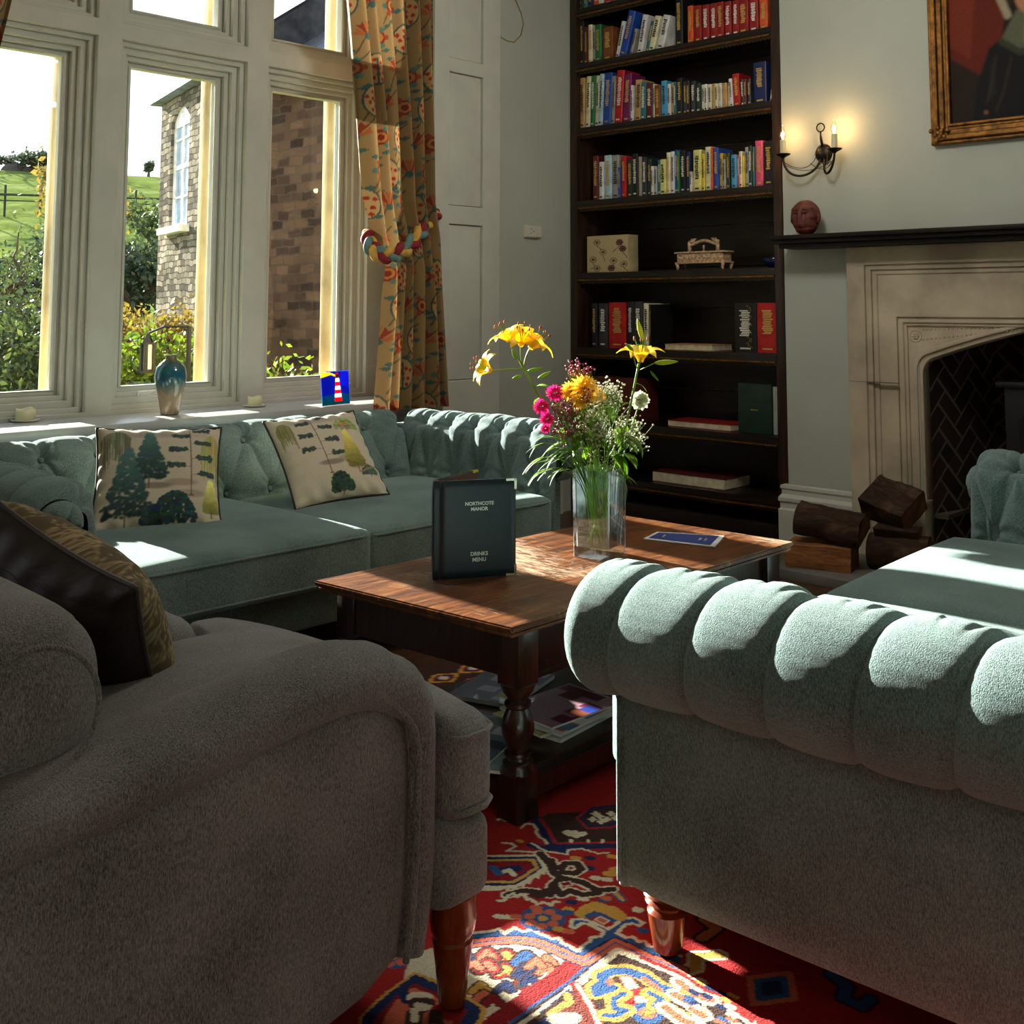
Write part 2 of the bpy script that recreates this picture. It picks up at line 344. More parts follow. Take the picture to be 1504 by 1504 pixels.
M_BRASS = plain('aged brass', (190, 150, 70), .3, .9)
M_GILT = plain('gilt frame', (112, 76, 32), .5, .7, var=.35, vs=30, bs=.5, bscale=60)
M_GLASS = glassy('window glass', (250, 252, 252), .05, .02, .012)
M_VGLASS = glassy('vase glass', (244, 250, 252), .18, .03, .4)  # strong white film paints sunlit highlights into the glass
M_WHITE = plain('white glazed china', (225, 225, 220), .25)
M_WAX = plain('cream candle wax', (240, 228, 185), .5)
M_GREEN = leafy('leaf green', (70, 110, 20), (130, 170, 30)); M_STEM = leafy('stem green', (80, 120, 30), (140, 175, 60), .2)
M_YEL = leafy('lily yellow petal', (250, 205, 20), (255, 222, 60), .5)
M_PRINT = printed('printed cotton'); M_RUG = printed('wool rug pile', .95, .0, .8, 260)
M_CURT = printed('printed curtain linen', .85, .1, .2, 400, .12)
M_PAINT = printed('oil paint', .8, 0, .2, 90); M_PAPERP = printed('glossy print', .3, 0, 0, 50, 0, .3)
# ------------------------------------------------------------------ room shell
XW = -4.62; ZC = 3.5; YB = 5.2
def wpl(x): return lambda a, b, c: Vector((x-c, a, b))             # plane facing +X; a->Y, b->Z, c-> into wall (-X)
def bpl(y): return lambda a, b, c: Vector((a, y+c, b))             # plane facing -Y; a->X, b->Z
def rect(a0, a1, b0, b1): return [(a0, b0), (a1, b0), (a1, b1), (a0, b1)]
def st(o): o['kind'] = 'structure'; return o
M_FLOOR = wood('oak floorboards', (40, 24, 15), (70, 44, 26), (98, 66, 40), (14, 1.5, 1), .4, .15)
st(obox('floor', (-5.6, 2.6, -3.4, 6.4, -.12, 0), M_FLOOR))
st(obox('ceiling', (-4.62, 2.6, -3.4, 6.4, ZC, ZC+.1), M_CEIL))
WY0, WY1 = 1.46, 4.02          # recess of the visible window
W2 = (-2.3, -.35)              # added unseen window for fill light in the same wall, behind the camera's left
st(plate('wall_left', rect(-3.4, 5.75, 0, ZC), [rect(WY0, WY1, .74, 3.25), rect(*W2, .74, 3.25)], M_WALL, .36, wpl(XW)))
st(plate('wall_back', [(-3.09, 0), (-2.36, 0), (-2.36, 1.25), (-1.14, 1.25), (-1.14, 0), (2.6, 0), (2.6, ZC), (-3.09, ZC)], [], M_WALL, .12, bpl(YB)))
obj = st(obox('wall_alcove', (-4.7, -3.05, 5.62, 5.74, 0, ZC), M_WALL)); obj.name = 'wall_back_alcove'
st(obox('wall_right', (2.6, 2.72, -3.4, 6.4, 0, ZC), M_WALL))
st(obox('wall_front', (-4.98, 2.72, -3.7, -3.4, 0, ZC), M_WALL))
# stone reveals outside the window + timber frame
ZB, ZT, ZU0, ZU1 = .872, 2.408, 2.685, 3.14
XG = -5.1
panes = [(1.70, 2.187), (2.502, 2.980), (3.302, 3.768)]
M_BATH = plain('buff bath stone', (205, 180, 130), .9, var=.2, vs=3, bs=.2)
holes = [rect(a, b, ZB, ZT) for a, b in panes]+[rect(a, b, ZU0, ZU1) for a, b in panes]
def inset(a, b, c, d, k): return rect(a-k, b+k, c-k, d+k)
win = empty('window_1', (0, 0, 0)); st(win)
FR = [(a, b, ZB, ZT) for a, b in panes]+[(a, b, ZU0, ZU1) for a, b in panes]
# stepped mouldings: every layer nearer to the room opens wider
for i, (k, x, d) in enumerate([(0, XG+.02, .06), (.022, XG+.055, .035), (.045, XG+.085, .03), (.075, XG+.115, .03), (.095, XG+.15, .035)]):
    o_ = rect(WY0, WY1, .74, 3.25)
    plate('window_frame', o_, [inset(a, b, c, min(dd, 3.12), k if k < .094 else .098) for a, b, c, dd in FR], M_TRIM, d, wpl(x), win, .004)
for a, b, c, d in FR:
    f = obox('pane', (XG-.008, XG-.002, a-.01, b+.01, c-.01, d+.01), M_GLASS, win)
    # slender casement bead around each light
    bm = bmesh.new(); k = .012
    tube(bm, [(XG+.02, a, c), (XG+.02, b, c), (XG+.02, b, d), (XG+.02, a, d)], k, 6, closed=True)
    new_obj('glazing_bead', bm, M_TRIM, win)
# reveal boards (side, head) and sill
obox('window_reveal', (XG+.18, XW+.0, WY0-.03, WY0, .74, 3.25), M_TRIM, win)
obox('window_reveal', (XG+.18, XW+.0, WY1, WY1+.03, .74, 3.25), M_TRIM, win)
obox('window_reveal', (XG+.18, XW+.0, WY0, WY1, 3.25, 3.28), M_TRIM, win)
st(plate('wall_left_stone', rect(-4.5, 9.0, -.9, 4.2), [rect(1.56, 2.30, .8, 2.5), rect(2.41, 3.08, .8, 2.5), rect(3.21, 3.95, .8, 2.5), rect(1.56, 2.30, 2.6, 3.3), rect(2.41, 3.08, 2.6, 3.3), rect(3.21, 3.95, 2.6, 3.3), rect(*W2, .74, 3.25)], M_BATH, .0001, wpl(-5.28)))
for a, b, nm in ((2.215, 2.47, 1), (3.01, 3.27, 1), (3.80, 4.1, 0), (1.3, 1.66, 0)):   # stone mullions and jambs seen beyond the glass
    obox('stone_mullion', (-5.30, XG-.03, a, b, .74, 3.3), M_BATH, win, .015)
obox('stone_transom', (-5.30, XG-.03, 1.3, 4.1, 2.45, 2.64), M_BATH, win, .01)
obox('stone_sill', (-5.36, XG-.03, 1.3, 4.1, .70, .845), M_BATH, win, .01)
# casement stay and latch on the sill rail
bm = bmesh.new(); tube(bm, [(XG+.1, 2.56, .845), (XG+.11, 2.66, .85)], .005, 6); tube(bm, [(XG+.1, 2.56, .845), (XG+.1, 2.56, .83)], .008, 6); tube(bm, [(XG+.1, 2.63, .84), (XG+.13, 2.65, .856)], .007, 6)
new_obj('window_latch', bm, M_WHITE, win)
bm = bmesh.new(); box(bm, XG+.17, XW+.075, WY0-.12, 4.02, .715, .757, bev=.012); box(bm, XW-.0, XW+.05, WY0-.1, 4.0, .685, .715, bev=.008)
bmesh.ops.recalc_face_normals(bm, faces=bm.faces); sill = new_obj('trim_1', bm, plain('sill gloss paint', (190, 190, 184), .3, var=.03), ang=35); st(sill)
# added window (off picture, lets in fill light): frame with three lights
w2 = empty('fill_window'); st(w2)
plate('window_frame', rect(*W2, .74, 3.25), [rect(-2.2, -1.72, ZB, 3.15), rect(-1.55, -1.08, ZB, 3.15), rect(-.92, -.45, ZB, 3.15)], M_TRIM, .1, wpl(XG+.1), w2)
# shutter boxing right of the window: raised panelled boards standing proud of the wall
sh = empty('trim_2', (0, 0, 0)); st(sh)
XS = XW+.03
plate('shutter_frame', rect(4.04, 4.557, 0.0, ZC), [rect(4.15, 4.417, 2.655, 3.3), rect(4.155, 4.417, 1.815, 2.575), rect(4.158, 4.417, .84, 1.71), rect(4.15, 4.417, .1, .62)], M_TRIM, .035, wpl(XS), sh, .004)
for z0, z1 in ((2.655, 3.3), (1.815, 2.575), (.84, 1.71), (.1, .62)):
    obox('shutter_panel', (XS-.026, XS-.014, 4.155, 4.412, z0+.004, z1-.004), M_TRIM, sh, .006)
obox('window_jamb', (XW-.3, XS-.036, 4.022, 4.05, .0, 3.25), M_TRIM, sh)
# skirting
def skirting(nm, pts, h=.33):
    """pts: list of (x,y) wall line; profile grows out to the right-hand side"""
    prof = [(0, 0), (.03, 0), (.03, .2), (.022, .21), (.022, .235), (.03, .245), (.03, .262), (.016, .28), (.016, .3), (.022, .31), (.02, .325), (.004, h), (0, h)]
    bm = bmesh.new(); rows = []
    for i, p in enumerate(pts):
        p = Vector(p); a = (Vector(pts[i])-Vector(pts[i-1])).normalized() if i else None; b = (Vector(pts[i+1])-p).normalized() if i < len(pts)-1 else None
        na = Vector((a.y, -a.x)) if a else None; nb = Vector((b.y, -b.x)) if b else None
        n = ((na or nb)+(nb or na)); n = n/n.length; k = 1/max(.3, n.dot(na or nb))
        rows.append([bm.verts.new((p.x+n.x*o*k, p.y+n.y*o*k, z)) for o, z in prof])
    for a, b in zip(rows, rows[1:]):
        for k in range(len(prof)-1): bm.faces.new((a[k], a[k+1], b[k+1], b[k]))
    bm.faces.new(rows[0]); bm.faces.new(rows[-1][::-1]); bmesh.ops.recalc_face_normals(bm, faces=bm.faces)
    return st(new_obj(nm, bm, M_TRIM))
skirting('baseboard_back', [(-3.088, 5.45), (-3.088, 5.17), (-2.70, 5.17)])
skirting('baseboard_left', [(XW+.005, .9), (XW+.005, 5.1)])
skirting('baseboard_right', [(-.75, 5.19), (2.59, 5.19)])
# ------------------------------------------------------------------ tufted upholstery
def profile_eval(prof, s):
    prof = np.array(prof, float); seg = np.hypot(*(prof[1:]-prof[:-1]).T); cum = np.concatenate([[0], np.cumsum(seg)])
    t = s*cum[-1]; a = np.interp(t, cum, prof[:, 0]); b = np.interp(t, cum, prof[:, 1])
    e = .012; a1 = np.interp(np.clip(t+e, 0, cum[-1]), cum, prof[:, 0]); b1 = np.interp(np.clip(t+e, 0, cum[-1]), cum, prof[:, 1])
    a0 = np.interp(np.clip(t-e, 0, cum[-1]), cum, prof[:, 0]); b0 = np.interp(np.clip(t-e, 0, cum[-1]), cum, prof[:, 1])
    dx, dz = a1-a0, b1-b0; L = np.hypot(dx, dz)+1e-9
    return a, b, dz/L, -dx/L, cum[-1]
def roll_profile(zb, x0, x1, zc, R, a_end=-115, n=26):
    """inner face from seat up, then round the roll. + x is towards the sitter; roll centre at (x1-R, zc)"""
    pr = [(x0, zb), (x0*.5+x1*.5, (zb+zc)/2-.02), (x1, zc-.02)]
    for k in range(n+1):
        a = math.radians(0+(180-a_end)*k/n); pr.append((x1-R+R*math.cos(a), zc+R*math.sin(a)))
    return pr
def tufted(name, prof, L, Mloc, mat, parent, spacing, s1, s2, A=.028, nu=260, nv=150, flip=False, u_off=0, ends=.03, seed=0, slant=0, rnd=0):
    """Mloc(u,a,b)->xyz arrays. s1<s2: lower and upper button rows in profile fraction."""
    u = np.linspace(0, L, nu); s = np.linspace(0, 1, nv); U, S = np.meshgrid(u, s)
    a, b, na, nb, T = profile_eval(prof, S); TS = S*T
    n = max(2, round(L/spacing)); dx = L/n
    low = [((i+.5)*dx+u_off, s1*T) for i in range(n)]; up = [(i*dx+u_off, s2*T) for i in range(0, n+1)]
    segs = []
    for (x, t) in low:
        segs.append(((x, t), (x-dx/2, s2*T))); segs.append(((x, t), (x+dx/2, s2*T))); segs.append(((x, t), (x, -.05)))
    rr = random.Random(seed)
    for (x, t) in up: segs.append(((x, t), (x+slant+rr.uniform(-.012, .012), T+.05)))
    D = np.full(U.shape, 9.)
    for (x0, y0), (x1, y1) in segs:
        L2 = (x1-x0)**2+(y1-y0)**2; k = np.clip(((U-x0)*(x1-x0)+(TS-y0)*(y1-y0))/L2, 0, 1)
        D = np.minimum(D, np.hypot(U-x0-k*(x1-x0), TS-y0-k*(y1-y0)))
    past = np.clip((TS-s2*T-.03)/.11, 0, 1)
    H = A*(1-.55*past)*((1-.45*past)*(1-np.exp(-D/.022))+.45*past*(1-np.exp(-D/.006)))-A*.55*(1-.55*past)
    for (x, t) in low+up:
        r2 = (U-x)**2+(TS-t)**2; r = np.sqrt(r2)+1e-6
        H -= A*1.25*np.exp(-r2/.026**2)
        th = np.arctan2(TS-t, U-x); H += .0042*np.cos(th*7+x*31)*np.exp(-((r-.05)/.035)**2)
    # soft lengthwise pleats running over the roll from the upper buttons
    for (x, t) in up:
        for off, am in ((.035+.01*rr.random(), .006), (-.04, .005)):
            w = np.exp(-((U-x-off-.15*(TS-t)*(1 if off > 0 else -1))/.007)**2)*np.exp(-((TS-t-.06)/.05)**2); H -= am*w
    H += .003*np.sin(U*9+S*5)+.002*np.sin(U*23+1.3)*np.sin(S*14)
    e_ = np.clip(1-(L-U)/.05, 0, 1); H -= rnd*(1-np.sqrt(np.clip(1-e_**2, 0, 1))); H -= .015*np.exp(-U/ends)
    a = a+na*H; b = b+nb*H
    X, Y, Z = Mloc(U, a, b)
    o = grid_mesh(np.stack([X, Y, Z], -1), nu, nv, name, mat, parent, flip=flip)
    for (x, t) in low+up:
        if not .02 < x < L-.02: continue
        aa, bb, n1, n2, _ = profile_eval(prof, np.array([t/T])); q = A*1.25
        p = Vector([float(v[0]) for v in Mloc(np.array([x]), aa-n1*q, bb-n2*q)]); p2 = Vector([float(v[0]) for v in Mloc(np.array([x]), aa, bb)]); nn = (p2-p).normalized()
        bm = bmesh.new(); bmesh.ops.create_uvsphere(bm, u_segments=10, v_segments=6, radius=.011, matrix=Matrix.Translation(p+nn*.004) @ nn.to_track_quat('Z', 'Y').to_matrix().to_4x4() @ Matrix.Diagonal((1, 1, .5, 1)))
        new_obj('button', bm, mat, o, smooth=True)
    return o
def roll_cap(name, prof, bottom, Mc, mat, parent, bulge=.06, cen=None, pit=True, flip=False, nr=26):
    """domed end of an arm: outline=profile (a,b) closed down to 'bottom'; Mc(d,a,b)-> xyz"""
    pr = np.array(prof, float); k = np.linspace(0, 1, 90); seg = np.hypot(*(pr[1:]-pr[:-1]).T); cum = np.concatenate([[0], np.cumsum(seg)])
    oa = np.interp(k*cum[-1], cum, pr[:, 0]); ob = np.interp(k*cum[-1], cum, pr[:, 1])
    oa = np.concatenate([oa, np.linspace(oa[-1], oa[0], 14)[1:-1]]); ob = np.concatenate([ob, np.linspace(ob[-1], ob[0], 14)[1:-1]])
    cen = cen or (oa.mean(), ob.mean()); ins = .052; dd_ = np.hypot(oa-cen[0], ob-cen[1])+1e-6; kk = np.maximum(.2, (dd_-ins)/dd_); oa = cen[0]+(oa-cen[0])*kk; ob = cen[1]+(ob-cen[1])*kk; R = np.linspace(0, 1, nr)[:, None]; n = len(oa)
    A = cen[0]+(oa[None]-cen[0])*R; B = cen[1]+(ob[None]-cen[1])*R
    th = np.arctan2(ob-cen[1], oa-cen[0])[None]
    D = bulge*np.sqrt(np.clip(1-R**2.6, 0, 1))*np.ones_like(A)
    if pit:
        rad = R*.13; D = D-.05*np.exp(-(rad/.022)**2)-.012*np.abs(np.cos(th*2.5+.6))**14*np.exp(-((rad-.05)/.05)**2)
    X, Y, Z = Mc(D, A, B)
    return grid_mesh(np.stack([X, Y, Z], -1), n, nr, name, mat, parent, flip=flip, close_u=True)
def turned_leg(name, prof, loc, mat, parent, n=24):
    bm = bmesh.new(); lathe(bm, prof, n, loc); return new_obj(name, bm, mat, parent, ang=30)
SOFA_LEG = [(.022, 0), (.028, .004), (.036, .05), (.04, .075), (.031, .082), (.034, .088), (.044, .094), (.036, .1), (.047, .108), (.04, .115), (.05, .124), (.044, .131), (.05, .14), (.05, .16)]
def piping_rect(name, x0, x1, y0, y1, zf, r, mat, parent, rc=.05, n=60):
    pts = []
    for cx, cy_, a0 in ((x1-rc, y1-rc, 0), (x0+rc, y1-rc, 90), (x0+rc, y0+rc, 180), (x1-rc, y0+rc, 270)):
        for k in range(5):
            a = math.radians(a0+k*22.5); pts.append((cx+rc*math.cos(a), cy_+rc*math.sin(a)))
    full = []
    for a, b in zip(pts, pts[1:]+pts[:1]):
        d = math.hypot(b[0]-a[0], b[1]-a[1]); m = max(1, int(d/.05))
        for k in range(m): full.append((a[0]+(b[0]-a[0])*k/m, a[1]+(b[1]-a[1])*k/m))
    bm = bmesh.new(); tube(bm, [(x, y, zf(x, y) if callable(zf) else zf) for x, y in full], r, 6, closed=True)
    return new_obj(name, bm, mat, parent, smooth=True)
def seat_cushion(parent, mat, xb, xf, y0, y1, z0, z1, crown=.025, name='seat_cushion'):
    cx, cy_, cz = (xb+xf)/2, (y0+y1)/2, (z0+z1)/2; h = ((xf-xb)/2, (y1-y0)/2, (z1-z0)/2)
    c = rounded(name, h, .028, mat, parent, (cx, cy_, cz), crown=crown, n=18)
    piping_rect('piping', xb+.004, xf-.002, y0+.004, y1-.004, z1-.022, .0055, mat, c)
    piping_rect('piping', xb+.004, xf-.002, y0+.004, y1-.004, z0+.022, .0055, mat, c)
    return c
def make_sofa(name, loc, rz, L, depth, label, cushions, arm_bulge, ztop=.755, arm_ext=0.0):
    """local: +X front, origin on the floor at the back-left (y=0); arms at y=0 and y=L (roll centres)"""
    t = empty(name, loc, rz); tag(t, label, 'sofa')
    R = .119; zc = ztop-R-.010; zs = .30
    # frame under the cushions
    rounded('frame', ((depth-.09)/2, (L-.02)/2, (.305-.148)/2), .03, M_TEAL, t, ((depth-.09)/2+.06, L/2, (.305+.148)/2), n=8)
    # back : outside panel and tufted inside
    rounded('back_panel', (.055, L/2+.04, (zc-.13)/2+.03), .03, M_TEAL, t, (.105, L/2, (zc+.13)/2+.02), n=8)
    prof = roll_profile(zs, .33, .25, zc, R)
    tufted('backrest', prof, L-.16, lambda U, a, b: (a, U+.08, b), M_TEAL, t, .2, .2, .44, flip=True, nu=520, seed=3)
    for side, y in ((0, 0.0), (1, L)):
        sg = -1 if side == 0 else 1
        x_front = depth
        pa = roll_profile(zs, .075, .062, zc, R)      # a: + towards inside of the sofa
        arm = None; body_args = ('arm_body', ((x_front-.05)/2-.04, .062, (zc-.15)/2+.03), .03, M_TEAL)
        arm_L = x_front-.155
        arm = tufted('arm', pa, arm_L, (lambda sg, y: lambda U, a, b: (U+.155, y-sg*a, b))(sg, y), M_TEAL, t, .165, .2, .44, flip=(sg > 0), nu=330, seed=5+side, rnd=.045, slant=.085)
        rounded(*body_args, arm, ((x_front-.05)/2+.03, y+sg*0.005, (zc+.15)/2+.028), n=8)
        zcen = zc
        roll_cap('arm_end', pa[2:], 0, (lambda sg, y: lambda D, a, b: (x_front-.010+D, y-sg*a, b))(sg, y), M_TEAL, arm, arm_bulge, cen=(-.063, zc), flip=(sg < 0))
        # facing strip with piping down the front of the arm
        fs = rounded('arm_facing', (.014, .056, (zc-.16)/2), .013, M_TEAL, arm, (x_front-.064, y+sg*.005, (zc+.12)/2+.01), n=6)
        bm = bmesh.new()
        for q in (-.057, .057): tube(bm, [(x_front-.061, y+q+sg*.005, .165), (x_front-.061, y+q+sg*.005, zc-.09)], .005, 6)
        new_obj('piping', bm, M_TEAL, arm, smooth=True)
    for (xb, xf, y0, y1, z0, z1) in cushions: seat_cushion(t, M_TEAL, xb, xf, y0, y1, z0, z1)
    for x, y in ((depth-.088, .058), (depth-.088, L-.058), (.12, .02), (.12, L-.02)):
        turned_leg('leg', SOFA_LEG, (x, y, 0), M_MAHOG, t)
    return t
# window sofa: faces +X.  back crest X=-4.19
S1 = make_sofa('chesterfield_sofa', (-4.325, 1.46, 0.012), 0, 2.04, 1.16, 'teal buttoned sofa with rolled arms standing under the window',
    [(.30, 1.235, .07, 1.0, .30, .475), (.30, 1.19, 1.005, 1.97, .30, .46)], .05)
# sofa on the right: faces -X, turned a few degrees
S2 = make_sofa('chesterfield_sofa', (-.46, 3.89, 0.012), PI+math.radians(3), 2.08, 1.10, 'teal buttoned sofa at the right with its back to the camera side, one rolled arm nearest the lens',
    [(.30, 1.165, .07, 1.035, .30, .465), (.30, 1.165, 1.04, 2.01, .30, .465)], .05)
S2['label'] = 'teal buttoned sofa at the right, rolled arm nearest the camera'
# ------------------------------------------------------------------ grey armchair (faces +Y)
ch = empty('armchair', (-1.9, .95, 0.012)); tag(ch, 'dark grey tweed armchair with sloping scroll arms in the left foreground', 'armchair')
CX, CY = 1.9, -.95
def cl(p): return Vector((p[0]+CX, p[1]+CY, p[2]))
SIL = [(.56, .60), (.624, .612), (.777, .625), (.956, .648), (1.079, .664), (1.17, .668), (1.245, .655), (1.31, .622), (1.352, .575), (1.368, .51), (1.372, .34), (1.372, .24), (1.355, .125)]   # (Y,Z) outer silhouette
def smooth_path(P, n):
    P = [Vector((a, b, 0)) for a, b in P]; out = []
    for i in range(len(P)-1):
        p0, p1, p2, p3 = P[max(i-1, 0)], P[i], P[i+1], P[min(i+2, len(P)-1)]
        for k in range(n):
            t = k/n; q = .5*((2*p1)+(-p0+p2)*t+(2*p0-5*p1+4*p2-p3)*t*t+(-p0+3*p1-3*p2+p3)*t**3); out.append((q.x, q.y))
    out.append((P[-1].x, P[-1].y)); return out
def chair_arm(x_out, sg, dz=0):
    """sg=+1: outer face towards +X. x_out: X of outer face plane of panel"""
    path = smooth_path(SIL, 6)
    # roll: elliptical tube following the silhouette, inset by its radius
    N = len(path); rings = []; n = 22
    P = np.zeros((N, n, 3))
    for i, (y, z) in enumerate(path):
        a = path[max(i-1, 0)]; b = path[min(i+1, N-1)]; ty, tz = b[0]-a[0], b[1]-a[1]; l = math.hypot(ty, tz); ty /= l; tz /= l
        ny, nz = tz, -ty      # towards inside (down/right-hand)
        f = i/(N-1); rr = .058-.018*max(0, (f-.55)/.45); hw = .098-.03*max(0, (f-.6)/.4)
        for k in range(n):
            th = 2*PI*k/n; c_, s_ = math.cos(th), math.sin(th)
            off = rr*(1-abs(s_)**1.0*math.copysign(1, s_)) if False else rr-rr*s_
            pl = .0025*math.sin(f*70)*max(0, s_) if .5 < f < .75 else 0
            P[i, k] = (x_out-sg*(.085)+sg*hw*c_, y+(ny)*(off+pl), z+(nz)*(off+pl))
    P[..., 0] += CX; P[..., 1] += CY; P[..., 2] += dz*np.clip((P[..., 2]-.2)/.3, 0, 1)
    arm = grid_mesh(P.reshape(-1, 3), n, N, 'arm', M_GREY, ch, close_u=True, flip=sg > 0)
    # side panel under the roll, slightly padded
    pan = [(y, z) for y, z in smooth_path([(.50, .52), (.603, .545), (.75, .56), (.921, .578), (1.039, .595), (1.143, .6), (1.214, .585), (1.262, .55), (1.29, .50), (1.292, .40), (1.285, .25), (1.27, .15)], 5)]
    bot = [(1.2, .115), (1.12, .1), (.9, .09), (.5, .09)]
    loop = pan+bot; bm = bmesh.new(); cen = (.85, .33)
    nr = 12; prev = None; vs = []
    for r in range(nr+1):
        R_ = r/nr; row = []
        for y, z in loop:
            yy, zz = cen[0]+(y-cen[0])*R_, cen[1]+(z-cen[1])*R_
            row.append(bm.verts.new(cl((x_out-sg*.022+sg*.03*math.sqrt(max(0, 1-R_**5)), yy, zz))))
        vs.append(row)
    row = [bm.verts.new(cl((x_out-sg*.14, y, z))) for y, z in loop]; vs.append(row)
    for a, b in zip(vs, vs[1:]):
        for k in range(len(loop)): bm.faces.new((a[k], a[(k+1) % len(loop)], b[(k+1) % len(loop)], b[k]))
    bmesh.ops.remove_doubles(bm, verts=bm.verts, dist=1e-6); bmesh.ops.recalc_face_normals(bm, faces=bm.faces)
    pn = new_obj('side_panel', bm, M_GREY, arm, smooth=True)
    bm = bmesh.new(); tube(bm, [cl((x_out+sg*.004, y, z)) for y, z in pan], .006, 8)
    new_obj('piping', bm, M_GREY, arm, smooth=True)
    return arm
chair_arm(-1.50, 1); chair_arm(-2.44, -1, -.075)
# T seat cushion: wide at the front, passing before the arms
bm = bmesh.new()
def tfn(p, q):
    w = 1/(1+math.exp(-max(-60, min(60, (p.y-.285)/.006)))); p.x *= .66+.34*w
    p.z += -.010*abs(q.x)**3*w
    if p.y > .2: p.y += .03*(1-q.x*q.x)
    return p
cu_ = rounded('seat_cushion', (.475, .40, .085), .04, M_GREY, ch, (-1.96+CX, 1.075+CY, .425), crown=.045, crown_b=.01, n=44, fn=tfn)
bm = bmesh.new()
for zz, k in ((.488, 0), (.362, 1)):
    pts = [(-1.50, 1.375), (-1.484, 1.39), (-1.484, 1.44), (-1.50, 1.468), (-1.56, 1.478), (-1.75, 1.495), (-1.96, 1.503), (-2.17, 1.495), (-2.36, 1.478), (-2.42, 1.468), (-2.436, 1.44), (-2.43, 1.375)]
    tube(bm, [cl((x, y, zz-(.010 if abs(x+1.96) > .4 else 0))) for x, y in pts], .006, 8)
new_obj('piping', bm, M_GREY, cu_, smooth=True)
def ffn(p, q):
    w = 1/(1+math.exp(-max(-60, min(60, (p.y-.275)/.006)))); p.x *= .70+.30*w; return p
rounded('seat_frame', (.472, .40, .075), .035, M_GREY, ch, (-1.96+CX, 1.07+CY, .262), n=40, crown=.012, fn=ffn)
# back: frame and loose rounded back cushion
rounded('backrest', (.50, .10, .33), .06, M_GREY, ch, (-1.96+CX, .46+CY, .45), n=10, M=Matrix.Rotation(math.radians(8), 4, 'X'))
bc = rounded('back_cushion', (.40, .125, .125), .11, M_GREY, ch, (-1.96+CX, .665+CY, .685), n=20, crown=.012, fn=lambda p, q: Vector((p.x, p.y*(1.0+.12*(1-q.x*q.x)), p.z)))
bm = bmesh.new(); cyx = -1.562
pts = [(cyx+CX+.003, .665+CY+.09*math.cos(a), .685+.09*math.sin(a)) for a in [2*PI*k/36 for k in range(36)]]
tube(bm, pts, .0045, 6, closed=True); new_obj('piping', bm, M_GREY, bc, smooth=True)
CL = [(.020, 0), (.024, .004), (.029, .05), (.036, .105), (.037, .112), (.034, .118), (.040, .13), (.043, .15), (.040, .19)]
for x, y in ((-1.545, 1.42), (-2.375, 1.42), (-1.56, .5), (-2.36, .5)): turned_leg('leg', CL, cl((x, y, 0)), M_MAHOG, ch)
# ------------------------------------------------------------------ pillows
def pillow(name, c, ex, ey, w, h, T, mats, cols_fn, label, pipe_mat, group=None, pinch=.07, n=90, back_mat=None):
    """c centre, ex / ey unit in-plane axes (right, up); front faces ex x ey"""
    ex = Vector(ex).normalized(); ey = Vector(ey); ey = (ey-ex*ey.dot(ex)).normalized(); ez = ex.cross(ey)
    M = Matrix((ex, ey, ez)).transposed().to_4x4(); M.translation = Vector(c)
    u = np.linspace(-1, 1, n); U, V = np.meshgrid(u, u)
    X = U*w/2*(1-pinch*(1-V**2)*np.abs(U)**3); Y = V*h/2*(1-pinch*(1-U**2)*np.abs(V)**3)
    th = T*((1-np.abs(U)**2.6)*(1-np.abs(V)**2.6))**.55
    wr = .004*np.sin(U*19+V*7)*np.exp(-((1-np.abs(V))/.25)**2)+.003*np.sin(V*23-U*5)*np.exp(-((1-np.abs(U))/.25)**2)
    Zf = th+wr*np.sign(th)*(th > .004)
    root = empty(name); root.matrix_world = M
    tag(root, label, 'cushion', group)
    f = grid_mesh(np.stack([X, Y, Zf], -1), n, n, 'cover_front', mats[0], root, cols=cols_fn(n) if cols_fn else None)
    b = grid_mesh(np.stack([X, Y, -th-wr*(th > .004)], -1), n, n, 'cover_back', mats[1], root, flip=True)
    if mats[1] in (M_PRINT,): set_col(b.data, cols_fn(n))
    loop = [(U[0, i], V[0, i], X[0, i], Y[0, i]) for i in range(0, n, 3)]+[(0, 0, X[j, -1], Y[j, -1]) for j in range(0, n, 3)]+[(0, 0, X[-1, i], Y[-1, i]) for i in range(n-1, -1, -3)]+[(0, 0, X[j, 0], Y[j, 0]) for j in range(n-1, -1, -3)]
    bm = bmesh.new(); tube(bm, [(l[2], l[3], 0) for l in loop], .005, 6, closed=True)
    new_obj('piping', bm, pipe_mat, root, smooth=True)
    return root
TG, TD, TO, TB = (96, 108, 96), (50, 72, 72), (140, 142, 78), (120, 96, 78)
